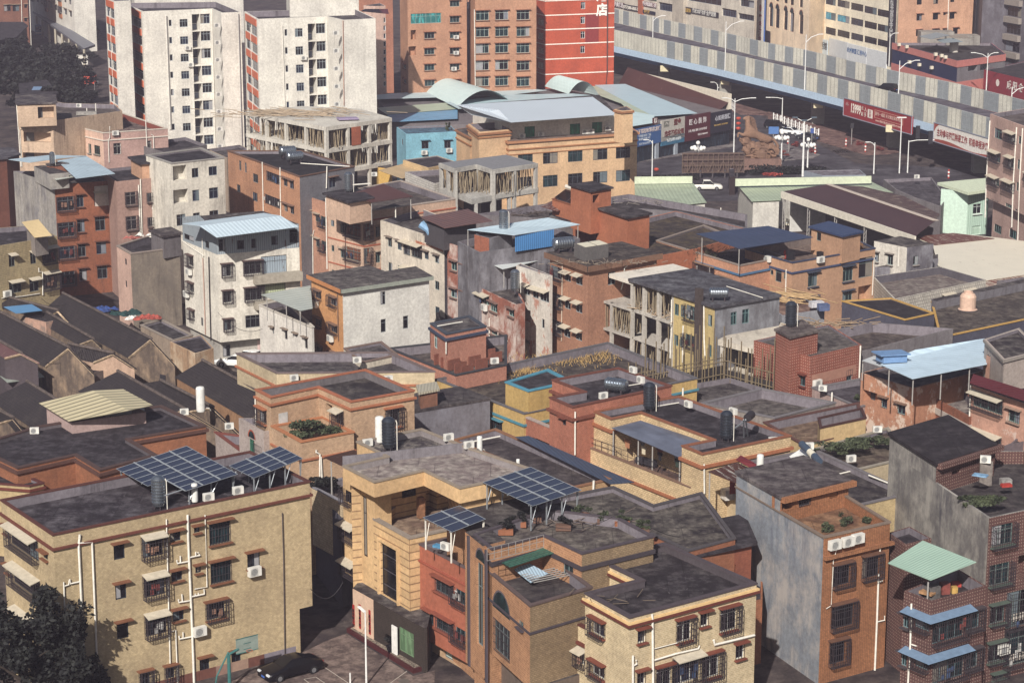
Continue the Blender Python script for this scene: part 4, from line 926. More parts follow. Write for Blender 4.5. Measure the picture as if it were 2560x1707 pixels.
YW=wallm('#bfa566',None,.5);GY=wallm('#6f7078',None,.6,patch='#85878f',pa=.9)
P=pts('b2 1862 1258; b2 2500 1130; b2 1665 918; b2 1085 1010',12.0);P2=[Vector((p.x,p.y))for p in P];P2[1]=P2[0]+P2[2]-P2[3]
jn=at(tp('b2',1472,1140),12.0);uB=(P2[3]-P2[0]).normalized();uA=(P2[1]-P2[0]).normalized();LB=(P2[3]-P2[0]).length;kj=(Vector((jn.x,jn.y))-P2[0]).dot(uB)
V=h.vol([P2[0],P2[1],P2[1]+uB*kj,P2[0]+uB*kj],12.0,0,YW,roofm('#5a5658','#857d78',.5),0,fm={0:GY})
MB().prism([P2[0]-uA*.3-uB*.3,P2[1]-uB*.3,P2[1]+uB*LB,P2[3]-uA*.3],12.0,12.3).build('roof_slab',roofm('#585a63','#77787f',.5),h.root)
h.win(V[3],'b2 1490 1215 1530 1335; 1545 1230 1585 1350; 1797 1315 1835 1435; c2 1485 -70 1525 45; 1540 -50 1580 55; 1795 20 1830 145','p');h.win(V[3],'b2 1600 1225 1690 1385; 1590 1490 1700 1640','cx')
h.win(V[0],'b2 2010 1300 2062 1410; 2115 1275 2175 1395','p',mull=1)
m=MB();u,_=V[3].uw(tp('b2',1730,1300));m.box(V[3].pt(u-.35,3,.0),V[3].u*.8,V[3].n*.5,(0,0,10.6));m.build('flue',wallm('#4a3f3d',stain=.9),h.root)
for sp in('b2 1475 1180; 1470 1500; c2 1460 150','b2 1770 1230; 1772 1540; c2 1780 150','b2 1580 1420; 1575 1560; c2 1575 190'):h.pipe(V[3],sp,.08)
CF=wallm('#b5aea4',None,.5)
m=MB();b0_=P2[0]+uB*kj
for lv in(3.0,6.0,9.0):
 pr=[b0_,b0_+uA*9,b0_+uA*9+uB*(LB-kj),b0_+uB*(LB-kj)];m.prism(pr,lv-.3,lv)
m.build('floor_slab',CF,h.root)
for i in range(4):
 for j in range(3):
  q=b0_+uB*((LB-kj)*i/3.0+(-.4 if i==3 else .05))+uA*(j*3.5+.05);MB().box((q.x,q.y,0),uA.to_3d()*.4,uB.to_3d()*.4,(0,0,12)).build('column',CF,h.root)
BB=plain('#8f7d62',.8)
def props(parent,O,U,V_,z0,z1,n,name='bamboo_prop'):
 m=MB()
 for i in range(n):
  p=O+U*random.random()+V_*random.random();q=Vector((random.uniform(-.35,.35),random.uniform(-.35,.35),0))
  m.tube([(p.x,p.y,z0),(p.x+q.x,p.y+q.y,z1)],random.uniform(.035,.06),4,cap=False)
 o=m.build(name,BB,parent);o['kind']='stuff'
props(h.root,b0_,uB*(LB-kj),uA*5,9.0,12.0,110);props(h.root,b0_,uB*(LB-kj),uA*5,3.0,5.8,40)
m=MB()
for i in range(60):
 p=b0_+uB*(LB-kj)*random.random()+uA*random.uniform(0,3);a=random.uniform(0,6.3);m.tube([(p.x,p.y,9.05),(p.x+math.cos(a)*1.2,p.y+math.sin(a)*1.2,9.05+random.random()*.7)],.04,4,cap=False)
o=m.build('timber_litter',plain('#a5896a',.8),h.root);o['kind']='stuff'
LW=pts('b2 1110 1300; b2 1110 1090; b2 990 1000; b2 715 1150',9.0)
m=MB();q0=A('b2',1105,1275,9.0);q1=A('b2',715,1152,9.0);e=Vector((q1 .x-q0 .x,q1 .y-q0 .y));aA=uA*8
pr=[Vector((q0 .x,q0 .y)),Vector((q0 .x,q0 .y))+aA,Vector((q1 .x,q1 .y))+aA,Vector((q1 .x,q1 .y))]
for lv in(3.0,6.0,9.0):m.prism(pr,lv-.25,lv)
m.build('floor_slab',CF,h.root);props(h.root,pr[0],e,aA*.6,6.0,8.8,120)
for i in range(3):
 q=pr[0]+e*(i/2.0)*.96;MB().box((q.x,q.y,0),uA.to_3d()*.35,uB.to_3d()*.35,(0,0,9)).build('column',CF,h.root)
MB().prism([b0_+uB*(LB-kj-.5),b0_+uB*(LB-kj-.5)+uA*9,b0_+uB*(LB-kj+4)+uA*9,b0_+uB*(LB-kj+4)],11.6,12.05).build('concrete_deck',plain('#cfc6b8',.8),h.root)
h.done();HB=(P2,uA,uB)
h=House('apartment_house','beige orange house trimmed in navy with rubbish and boards piled on its roof',frame='#6a7a78',glass=GL_T,sill='#3a4254')
BE=wallm('#b98a68',None,.2)
V=h.vol('b3 222 845; b3 985 712; b3 640 560; b2 2140 718',10.4,0,BE,roofm('#8a7464','#a08a78',.5),.9,.2,cop='#39405a',bands=[(1.1,.2,.14,'#38466a')],fm={})
h.vols[-1]['inner']=wallm('#7a6a64',stain=.5)
h.win(V[0],'b3 370 935 452 1055; 690 880 778 1005; 360 1160 445 1260; 685 1105 770 1220','ls');h.win(V[0],'b3 838 805 958 965','p',glass=DARK,mull=0);h.win(V[0],'b3 830 1065 945 1190','o')
h.win(V[3],'b2 2255 900 2345 1010','lc');h.win(V[3],'b3 68 890 122 1030; 20 905 48 960; 143 940 170 1000','p',glass=DARK,mull=0)
h.pipe(V[0],'b3 968 795; 950 1140',.06);h.pipe(V[3],'b3 175 905; 168 1150',.07);h.pipe(V[3],'b3 5 860; 0 1110',.06)
V=h.vol('b3 685 605; b3 850 570; b3 560 485; b3 400 525',12.6,9.4,BE,plain('#2f3f66',.5),0,eave=.3,fm={})
h.win(V[3],'b3 445 560 485 650','p',glass=DARK,mull=0);h.done();RUB=9.5
h=House('brick_house','orange brick house banded in blue beneath a wide slate blue sheet roof',frame='#4a4a50',glass=GL_D,sill='#8a6a50')
OB=wallm('#b27150','tile',.15,mortar='#dba583',tw=.22,th=.22,offs=0)
V=h.vol('b2 2095 870; b2 2500 790; b2 1760 500; b2 1325 640',10.0,0,OB,DKR,.8,.2,cop='#8a7a70',bands=[(1.0,.22,.16,'#3c6a94')])
h.win(V[3],'b2 1412 815 1555 900; 1910 960 2015 1040','l',glass=DARK);h.win(V[3],'b2 1620 815 1855 960','lcx')
sheet('slate_roof',[A('b2',1690,578,12.6),A('b2',2090,715,12.2),A('b3',415,610,12.2),A('b2',2350,505,12.8)],sheetm('#34405f',period=.5,line=.85),h.root,posts=[A('b2',1745,600,12.4),A('b2',2085,720,12.1)],zb=9.3)
m=MB();c0_=A('b2',1800,740,10.2)
o=MB()
for i in range(220):
 p=c0_+Vector((random.gauss(0,1.6),random.gauss(0,.4),random.gauss(.1,.5)));a=random.uniform(0,6.3);o.poly([p,p+Vector((math.cos(a)*.5,math.sin(a)*.2,-.35)),p+Vector((math.cos(a)*.5+.06,math.sin(a)*.2,-.4))])
ob=o.build('trailing_vine',leafm('#2c3022','#474631'));tag(ob,'thin vine trailing over the brick parapet under the slate blue roof','plant')
h.done()
OO=wallm('#ae6140',None,.25)
h=House('orange_house','bright orange rendered house with square roof tower and long sloping parapet',sill='#8a4a30')
V=h.vol('b2 1340 785 10.4; b2 1700 715 10.4; b2 2250 560 10.4; b2 1500 370 10.4; b2 815 535 10.4',10.4,0,OO,roofm('#403838','#6a5a4c',.5,green='#54452f'),.6,.25)
V=h.vol('b2 1062 438 13.9; b2 1262 402; b2 985 318; b2 775 345',13.9,6,OO,roofm('#403a3e','#6a6264',.4),0,eave=.3)
g=h.vols[0]['fs'][4];u0,z1=g.uw(tp('b2',1040,625));
h.vol('b2 740 470 12 ; b2 800 455 12; b2 830 440 12; b2 770 455 12',9.6,8.4,OO,DKR,.3,.1)
h.done()
h=House('orange_house','orange house with paired solar water heater collectors and rusty lean to roofs',frame='#3a4a4c',sill='#8a4a30')
V=h.vol('b2 600 330; b2 800 295; b2 650 180; b2 370 260',13.2,4,OO,DKR,.2,.15,cop='#8a4a2c')
V1=h.vol('b2 725 195; b2 910 165; b2 740 115; b2 540 140',16.2,11,OO,DKR,0,eave=.25)
h.win(V1[0],'b2 742 225 800 290','o');h.win(V[0],'b2 660 350 735 430','b')
sheet('rusty_roof',[A('b2',260,325,12.4),A('b2',420,375,12.0),A('b2',555,330,12.2),A('b2',370,275,12.6)],sheetm('#9a8a84','#5a2f26',.9),h.root)
V=h.vol('b2 700 520 9; b2 780 500 9; b2 640 420 9; b2 540 460 9',9,2,OO,DKR,.7);V=h.vol('b2 490 455 11.5; b2 570 440 11.5; b2 500 330 11.5; b2 340 370 11.5',11.2,2,wallm('#7a7678',stain=.6),DKR,.0)
h.done()
h=House('flat_roof_house','grey parapet roof full of mess below the second unfinished frame')
h.vol('b2 330 440; b2 640 380; b2 330 300; b1 2000 400',9.5,0,wallm('#6a656a',stain=.8),roofm('#57504f','#82776e',.6),.9,.2);h.done()
h=House('flat_roof_house','dark roof enclosed by thick mossy grey parapets behind the orange rendered house')
h.vol('b2 1530 375 ; b2 2160 530; b2 2160 400; b2 1075 215; b2 905 240; b2 900 330',9.0,0,wallm('#6f6a70',stain=.9),roofm('#3f3a3e','#5f5654',.4),.9,.3)
h.done()
h=House('small_house','small stained white house with flat dark roof, left of the broad cream sheet roof',frame='#8a9a98',sill='#8a8078')
V=h.vol('b3 1277 705; b3 1520 672; b3 1215 600; b3 975 645',9.0,0,wallm('#cfc9be',None,.9),roofm('#4a4548','#8a8078',.5),0,fm={0:wallm('#5f5c66',None,.9,patch='#8a8890',pa=.9)})
h.win(V[3],'b3 1098 755 1145 870; 985 740 1015 840','ls',mull=1);h.win(V[0],'b3 1335 785 1375 860','s');h.pipe(V[3],'b3 1208 700; 1200 880',.07)
h.vol('b3 1125 895 6; b3 1560 815 6; b3 1560 780 6; b3 980 900 6',6.2,0,wallm('#7a7882',stain=.8),par=0)
V=h.vol('b3 1160 1180; b3 2002 1000; b3 1580 880; b3 960 970',6.8,0,wallm('#bdb6aa','tile',.3,tw=.6,th=.6,mortar='#8a847c'),roofm('#9a8f82','#aaa092',.5),.9,.2)
h.vols[-1]['inner']=wallm('#5a5660',stain=.5)
h.win(V[0],'b3 1600 1150 1700 1180; 1795 1110 1890 1140','a',glass=DARK);h.done()
h=House('flat_roof_house','dark slate house with a thin yellow roof line, right of the beige orange house')
SL=wallm('#4a4a5c',None,.3)
V=h.vol('b3 1258 1368; b3 1528 1308; b3 1130 1170; b3 680 1195',9.6,0,SL,roofm('#3c363b','#4a4448',.2),.12,.15,cop='#b98a3c');h.done()
h=House('flat_roof_house','long dark slate building with a yellow edge line carrying a cream cooling tower')
V=h.vol('b3 1580 1530; b3 2700 1290; b3 2700 1000; b3 2350 1065; b3 1500 1200',8.6,0,SL,roofm('#57504a','#7d7064',.6),.12,.15,cop='#b98a3c')
V2=h.vol('b3 1545 1215 9.2; b3 2700 970 9.2; b3 2700 930 9.2; b3 1500 1195 9.2',9.4,0,wallm('#6f6c74',stain=.9),par=0);h.done()
# upper rows
def zq(ox,oy,sc,spec,z):return[at((ox+float(a.split()[0])*sc,oy+float(a.split()[1])*sc),z)for a in spec.split(';')]
h=House('apartment_house','rust brown walk up with peeling white patch, stained grey flank and sky blue roof, left',frame='#5f6a70',glass=[GL_D,GL_B],sill='#6a3c2c')
RU=wallm('#a0593a','tile',.6,mortar='#7a422c',tw=.14,th=.14,offs=0);GF_=wallm('#97928c',None,.9,patch='#6d6a70',pa=.8)
P=zq(0,150,.22315,'612 1402;1240 1350;1000 1240;150 1245',14.6)
V=h.vol(P,14.6,0,GF_,roofm(),.5,.2,fm={0:RU})
f=V[0]
h.win(f,'b0 862 205 960 315','a',glass=GL_B);h.win(f,'b0 870 420 968 545; 882 650 978 760; 890 870 988 985','l');h.win(f,'b0 700 220 770 330; 706 445 780 560; 715 670 790 785; 725 895 800 1005','ls');h.win(f,'b0 520 245 680 360; 528 480 685 600; 535 700 690 800; 545 930 690 1040','cx')
MB().box(f.pt(f.W*.7,11.4,0),f.u*f.W*.29,f.n*.012,(0,0,2.6)).build('bare_plaster',wallm('#b9ada4',None,.2,patch='#a0593a',pa=.4),h.root)
SB=sheetm('#a9c0cf','#4f3a3a',.12,period=.55,dirt=.5)
q=zq(0,150,.22315,'850 1302;1288 1247;965 1075;640 1130',16.6);sheet('blue_roof',[q[0]+Vector((0,0,-.3)),q[1]+Vector((0,0,-.3)),q[2],q[3]],SB,h.root)
q=zq(0,150,.22315,'95 1115;330 1150;700 1100;965 1075;560 1065',16.7);sheet('blue_roof',q,SB,h.root)
q=zq(0,150,.22315,'630 1345;835 1310;760 1275;555 1290',15.6);sheet('pale_awning',q,sheetm('#b9bfb5'),h.root)
V2=h.vol(zq(0,150,.22315,'560 1190;760 1175;690 1160;525 1180',16.4),16.4,14.2,wallm('#8f5540','brick',.5),roofm(),0,eave=.12)
h.vol(zq(0,150,.22315,'560 1280;770 1260;500 1180;380 1190',16.2),16.2,14.2,GF_,par=0)
h.done();TKL=at((587*.22315,150+1182*.22315),16.5)
h=House('apartment_house','dull olive tiled house with caged windows and a yellow sheet lean to, left edge',frame='#565c5c',glass=GL_D,sill='#8f8a7c')
OLV=wallm('#a3906a','tile',.3,mortar='#85754f',tw=.32,th=.32,offs=0)
V=h.vol('b0 525 600; b0 300 500; b0 -500 560; b0 -420 760',11.4,0,OLV,DKR,.6,.2)
V_=h.vols[0]['fs'];f=V_[3]
h.win(f,'b0 78 775 140 875; 275 752 335 850; 82 1025 200 1110; 268 1000 360 1100','a');h.win(f,'b0 385 715 520 835; 395 945 535 1070','cxa')
h.pipe(f,'b0 350 890; 352 925; 385 925; 388 1140',.06);h.pipe(f,'b0 10 1168; 200 1150; 360 1125',.05)
sheet('yellow_sheet',[A('b0',200,470,14.0),A('b0',318,614,12.6),A('b0',478,596,12.6),A('b0',352,446,14.)],sheetm('#cdb07a',line=.85),h.root)
h.vol('b0 320 635 12.0; b0 440 610 12; b0 360 540 12; b0 245 560 12',12.2,10,wallm('#8a807a',stain=.6),par=0);h.done()
h=House('apartment_house','mauve plastered house with branching white drain pipes, between the rust brown and white ones',frame='#8b8480',glass=GL_D,sill='#7a6058')
MV=wallm('#a07c70',None,.3)
V=h.vol('b0 1062 102; b0 1578 50; b0 1400 -60; b0 900 -10',15.2,0,MV,DKR,.4,.2)
f=V[0];h.win(f,'b0 1148 200 1250 310; 1156 422 1258 535','cs',mull=1);h.win(f,'b0 1348 205 1410 285; 1455 195 1520 265; 1355 430 1420 510; 1462 415 1525 485','cs',mull=1)
for sp in('b0 1268 130; 1285 600','b0 1285 75; 1300 590','b0 1422 120; 1438 540','b0 1395 330; 1395 350; 1450 348; 1450 330','b0 1575 -30; 1590 530','b0 1560 318; 1565 335; 1590 335'):h.pipe(f,sp,.08)
V2=h.vol('a0 1300 1510; a0 1575 1490; a0 1420 1430; a0 1200 1455',17.0,15,wallm('#b8886a',None,.3),DKR,0,eave=.35);h.done()
h=House('apartment_house','off white house with streaked bays and dark roof below the towers',frame='#5c6672',glass=[GL_D,GL_B],sill='#a59c90')
WS=wallm('#cbc5b8',None,.75)
V=h.vol('a0 1572 1502; a0 2060 1450; a0 1850 1360; a0 1340 1425',18.0,0,WS,roofm('#35313a','#5a545c',.3),.25,.3,cop='#8f8a84')
f=V[0];h.win(f,'b0 1760 -20 1825 60; 1915 -35 1995 40; 1765 180 1832 275; 1918 160 2005 250; 1772 390 1838 470; 1922 370 2008 445; 1620 405 1705 500','p');h.win(f,'b0 1590 180 1730 290; 1585 -40 1715 80','o')
h.done()
h=House('apartment_house','pale pink house with green framed windows and maroon inner parapets in front of the towers',frame='#33564c',glass=GL_D,sill='#7d7a74')
PP_=wallm('#cfa893',None,.2)
V=h.vol('a0 945 1222; a0 1540 1180; a0 1130 1040; a0 522 1128',12.0,0,PP_,roofm('#7d6a62','#9a877a',.6),.9,.2,cop='#c2b5a5',bands=[(1.1,.15,.15,'#c9bcae')],fm={0:wallm('#b08a80',None,.3)})  # first face takes a darker pink: its shade is put into the colour
h.vols[-1]['inner']=plain('#8a3f30',.8)
h.win(V[3],'a0 555 1270 610 1365; 687 1295 742 1390; 808 1318 840 1412; 862 1330 920 1425','s');h.win(V[0],'a0 1040 1318 1112 1415; 1355 1295 1390 1370','b',frame='#d5d0c5')
h.win(V[0],'a0 1540 1225 1590 1320','p')
V2=h.vol('a0 715 1155; a0 800 1168; a0 960 1085; a0 790 1085',12.8,11,wallm('#9a9a9c',None,.3),roofm('#a59a8a'),0)if 0 else None
c_=A('a0',800,1175,11.1);m=MB();m.box(c_,A('a0',985,1130,11.1)-c_,A('a0',715,1140,11.1)-c_,(0,0,1.3));m.build('cistern',wallm('#8a8f96',None,.3),h.root)
h.pipe(V[0],'a0 1005 1160; 1005 1270; 992 1280; 1000 1490',.07);h.pipe(V[0],'a0 1335 1100; 1350 1430',.07);h.pipe(V[0],'a0 1385 1235; 1405 1245; 1412 1400',.07)
h.done()
h=House('balcony_house','beige stained house with open cluttered balconies and a shaded rooftop room, upper left',frame='#6a6460')
BS_=wallm('#bd9f84',None,.9)
V=h.vol(zq(0,150,.22315,'195 675;592 684;1370 572;1290 500;720 484;640 470;190 480',14),14.0,0,BS_,roofm('#6a605a','#857a70',.5),.7,.2)
f=V[0];h.win(f,'a0 215 1215 470 1310; 210 1400 490 1500','o')
V2=h.vol(zq(0,150,.22315,'190 505;625 490;610 400;190 400',16.8),16.8,13.4,BS_,roofm('#57525a'),0,eave=.25)
h.win(V2[0],'a0 345 985 500 1085','o')
h.pipe(f,'a0 155 960; 195 1530',.08);h.pipe(f,'a0 205 1060; 208 1180; 185 1190; 205 1530',.06);h.done()
h=House('apartment_house','dark maroon building cut by the left edge of the view, upper left',frame='#6a6468')
h.vol('a0 -60 900 ; a0 60 1350; a0 -200 1360; a0 -700 900',16,0,wallm('#4f2f33',stain=.4),DKR,.3)if 0 else None
V=h.vol(zq(0,150,.22315,'75 1110;210 1070;130 1000;-300 1010;-300 1150',13.0),13.0,0,wallm('#7a4434','tile',.6),roofm('#5a5860','#7a7880',.4),0,eave=.3)
h.done()
h=House('brick_house','brown tiled block with paired shuttered windows, top left corner',frame='#3f3a40',sill='#a58a70')
V=h.vol('a0 -100 440 1; a0 275 420 1; a0 275 300 1; a0 -200 300 1',26,0,wallm('#8a5642','tile',.4),DKR,.3)
V=h.vols[0]['fs'];h.win(V[0],'a0 35 45 100 105; 115 45 178 105; 222 40 250 75; 222 165 250 200','l');h.pipe(V[0],'a0 195 0; 200 210',.09);h.pipe(V[0],'a0 270 0; 285 420',.09);h.done()
TW=wallm('#d6d2c8',None,.35,streak='#6a6058');TOR=plain('#cf5c36',.7);T_SHADE=wallm('#69748a',None,.3)  # blue-grey wall tone holds the shade of the sunken balcony bays
def tower(label,spec,z,rows,small,mid,rec,zb=0,back=None,acs=(),orange=5,dyr=160,dxr=5.5,extra=None):
 h=House('apartment_tower',label,'tower',frame='#8f99a0',glass=[GL_D,GL_D,GL_B],sill='#c9c4ba')
 V=h.vol(spec,z,zb,TW,roofm('#4f4b52','#77727a',.4),1.0,.25)
 k=small[0]if small else(mid[0]if mid else None)
 R=[(dxr*i,dyr*i)for i in range(rows)]
 if small:h.grid(V[0],k,*small[1:],[(0,0)],R,'p',mull=0)
 if mid:h.grid(V[0],k,*mid[1:],[(0,0)],R,'p',mull=2)
 if rec:h.grid(V[0],k,*rec[1:],[(0,0)],R,'o')
 return h,V
h,V=tower('white tower block with orange striped flank, left of the two in front','a0 1305 108; a0 1945 82; a0 2032 120; a0 2210 113; a0 1990 20; a0 1130 30',25.8,8,('a0',1548,185,1577,243),('a0',1648,180,1725,250),None,dyr=159,dxr=5)
ZT=25.8
def stripes(h,f,k,x0,x1,y0,dx,dy,n,extra=True):
 for i in range(n):
  u0,z1=f.uw(tp(k,x0+dx*i,y0+dy*i));
  u0,u1=max(.15,f.W*.12),f.W*.93
  zt=ZT-.2-3.05*i
  MB().box(f.pt(u0,zt-1.15,0),f.u*(u1-u0),f.n*.12,(0,0,1.15)).build('orange_panel',TOR,h.root)
  h.hole(f,u0,zt-2.9,(u0+u1)/2-.06,zt-1.25,'p',mull=1);h.hole(f,(u0+u1)/2+.06,zt-2.9,u1,zt-1.25,'p',mull=1)
 MB().box(f.pt(f.W*.52,2,.1),f.u*.12,f.n*.08,(0,0,ZT-4)).build('downpipe',PIPE,h.root)
def recess(h,f,k,x0,x1,y0,n,dx,dy,zfix=None):
 """stack of open balconies; the left bay is sunk deep, the right one has a low wall"""
 for i in range(n):
  u0,z1=f.uw(tp(k,x0+dx*i,y0+dy*i));u1,z0=f.uw(tp(k,x1+dx*i,y0+95+dy*i));um=u0+(u1-u0)*.45
  z0=z1-1.75
  f.holes.append((u0,z0-1.2,um-.05,z1,1.9))
  h.hole(f,um+.05,z0,u1,z1,'p',mull=2,dep=.3)
  o=MB();o.rect(f.pt(u0+.05,z0-1.1,-1.85),f.u*(um-u0-.2),(0,0,1.0)).build('balcony_wall',T_SHADE,h.root)  # back of the bay coloured dark to stand for shade
  g=MB().rect(f.pt(u0+.1,z0,-1.87),f.u*(um-u0-.2),(0,0,1.6)).build('balcony_window',GL_B,h.root)
stripes(h,V[5],'a0',1215,1300,60,5,158,8);recess(h,V[0],'a0',1760,1930,135,8,5,159)
h.pipe(V[0],'a0 1520 145; 1562 1190',.09);h.pipe(V[0],'a0 1530 150; 1572 1190',.07,plain('#8a8684'));h.pipe(V[0],'a0 1940 95; 1975 1390',.09);h.pipe(V[2],'a0 2190 130; 2225 1380',.09,plain('#6a666a'))
h.done();T1F=V
h,V=tower('white tower block with orange striped flank and tall blank upper slab, right of the pair','a1 12 178; a1 650 152; a1 795 186; a1 1098 172; a1 900 80; a1 -110 108',ZT,5,('a1',262,272,288,332),('a1',358,265,430,340),None,dyr=166,dxr=4.5)
stripes(h,V[5],'a0',2255,2340,130,2,158,8);recess(h,V[0],'a1',475,638,222,5,4,164)
h.pipe(V[0],'a1 238 235; 262 980',.09);h.pipe(V[0],'a1 645 200; 665 1000',.09);h.pipe(V[2],'a1 796 190; 806 970',.06,plain('#b5765a'))
h.vol('a1 312 150 25; a1 945 130 25; a1 900 80 25; a1 280 95 25',34,ZT-1,TW,DKR,.5)
h.done()
h,V=tower('white tower module with orange panels set back at the left of the twin towers','a0 1048 15; a0 1200 8; a0 1150 -30; a0 965 -20',ZT+2,8,None,None,None)
ZT+=2;stripes(h,V[3],'a0',970,1040,0,5,158,9);ZT-=2;h.done()
h=House('apartment_tower','white slab block with blank gable wall at the top left of the view','tower',frame='#7a7672',glass=GL_D)
V=h.vol('a0 690 300 5; a0 885 290 5; a0 860 250 5; a0 280 110 5',26,0,TW,DKR,.4)
f=V[3]
for i in range(3):
 for j in range(9):
  u=f.W*(.06+.105*j);z=8.5+3.1*i
  h.hole(f,u,z,u+f.W*.05,z+1.6,'l' if j%3 else 'cl')
  if j in(3,6):MB().box(f.pt(u-.3,z-1.4,0),f.u*(f.W*.06),f.n*.25,(0,0,1.1)).build('rust_panel',plain('#a8623a',.8),h.root)
h.done()
h=House('white_block','white apartment block peeking over the twin towers, top edge','tower',frame='#7a7672',glass=GL_D)
V=h.vol('a0 1230 -60 14; a0 2230 -100 14; a0 2230 -150 14; a0 1200 -140 14',36,0,TW,DKR,.4);h.done()
OA=wallm('#b98262',None,.3,streak='#6d3a24');
h=House('apartment_tower','orange apartment block with green glazed corner bay and roof terrace, top centre','tower',frame='#8fa09c',glass=[GL_T,GL_D,GL_T],sill='#8a5038')
V=h.vol('a1 1400 843 7; a1 1938 815 7; a1 1800 740 7; a1 1330 800 7',27.2,0,OA,DKR,.9,.2,bands=[(1.1,.25,.15,'#7a4430')])
h.grid(V[0],'a1',1780,150,1868,208,[(0,0)],[(0,0),(0,145),(0,290),(0,437),(3,583)],'ls');h.grid(V[0],'a1',1545,298,1638,355,[(0,0)],[(0,0),(0,146),(0,293),(3,437)],'ls');h.win(V[0],'a1 1780 5 1868 62','l')
h.win(V[0],'a1 1420 130 1700 212','p',glass=glassm('#1f6a6a'),mull=5);h.win(V[0],'a1 1420 280 1470 365; 1400 430 1470 510','o');h.win(V[3],'a1 1352 580 1378 640; 1355 715 1380 775','ls');h.done()
h=House('apartment_tower','orange apartment block with regular barred windows, between the corner bay block and red hotel','tower',frame='#9fb0a8',glass=[GL_T,GL_D],sill='#8a5038')
V=h.vol('a1 2015 832 7; a2 222 808 7; a2 120 740 7; a1 1960 790 7',26,0,OA,DKR,.9,.2,bands=[(1.1,.25,.15,'#7a4430')])
h.grid(V[0],'a1',2018,100,2138,188,[(0,0),(178,-5)],[(0,0),(0,152),(0,303),(0,458),(0,605)],'ls',mull=2);h.grid(V[0],'a2',42,95,160,182,[(0,0)],[(0,0),(0,152),(0,305),(0,465),(0,612)],'ls',mull=2)
h.pipe(V[0],'a1 2003 90; 2012 820',.09);h.done()
h=House('hotel','bright red hotel block ringed by thin white lines with white characters on its side','hotel',frame='#cfcfcf',glass=GL_D)
RH=wallm('#c44a2c',None,.15)
V=h.vol('a2 300 808 6; a2 932 778 6; a2 800 720 6; a2 222 785 6',28,0,RH,DKR,.5,.2)
f=V[0]
for(y0,y1)in((12,-20),(145,115),(278,247),(412,382),(548,518),(686,655)):
 u,z=f.uw(tp('a2',305,y0));
 for q in(f,V[3]):MB().box(q.pt(-.03,z-.1,0),q.u*(q.W+.06),q.n*.05,(0,0,.2)).build('white_line',plain('#e6dccf',.7),h.root)
h.grid(f,'a2',632,22,672,85,[(0,0)],[(0,0),(-2,135),(-2,270),(-4,405)],'p',mull=1);h.win(V[3],'a2 240 165 290 240; 240 300 290 370; 240 435 290 500; 240 570 290 640','p')
u0,z1=f.uw(tp('a2',675,130));u1,z0=f.uw(tp('a2',795,390));MB().box(f.pt(u0,z0,0),f.u*(u1-u0),f.n*.03,(0,0,z1-z0)).build('dark_panel',plain('#8f2a28',.8),h.root)
u,z=f.uw(tp('a2',825,100));text('sign_character','店',plain('#e9e2d8'),f.pt(u,z,.1),f.u,2.6,h.root,bold=.03);text('sign_character','酒',plain('#e9e2d8'),f.pt(u,z+2.9,.1),f.u,2.6,h.root,bold=.03)
h.pipe(f,'a2 875 0; 872 660; 862 770',.12,plain('#5a3a38'));h.done()
h=House('pink_block','narrow pink block with a glazed stair strip between white tower and orange apartment','tower',frame='#cfd6d6',glass=GL_D)
V=h.vol('a1 1105 840 7; a1 1200 833 7; a1 1150 800 7; a1 1000 830 7',23.4,0,wallm('#c9a494',None,.3),DKR,.3)
h.grid(V[0],'a1',1170,165,1194,210,[(0,0)],[(0,0),(0,73),(0,146),(0,219),(0,292),(0,365),(0,438),(0,511),(0,584)],'p',mull=0);sheet('maroon_roof',zq(640,0,.27234,'960 105;1220 130;1210 85;1000 85',24),sheetm('#6e2a30'),h.root);h.done()
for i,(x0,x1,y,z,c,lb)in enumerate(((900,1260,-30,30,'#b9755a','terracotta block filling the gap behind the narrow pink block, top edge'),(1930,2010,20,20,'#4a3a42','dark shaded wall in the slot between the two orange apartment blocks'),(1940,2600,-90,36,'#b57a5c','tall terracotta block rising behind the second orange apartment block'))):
 h=House('apartment_tower',lb,'tower');h.vol('a1 %d %d 12; a1 %d %d 12; a1 %d %d 12; a1 %d %d 12'%(x0,y+420-(400 if i else 0)*(i!=1),x1,y+400-(400 if i else 0)*(i!=1),x1,y+330-(400 if i else 0)*(i!=1),x0,y+350-(400 if i else 0)*(i!=1)),z,0,wallm(c,None,.3),DKR,.3);h.done()
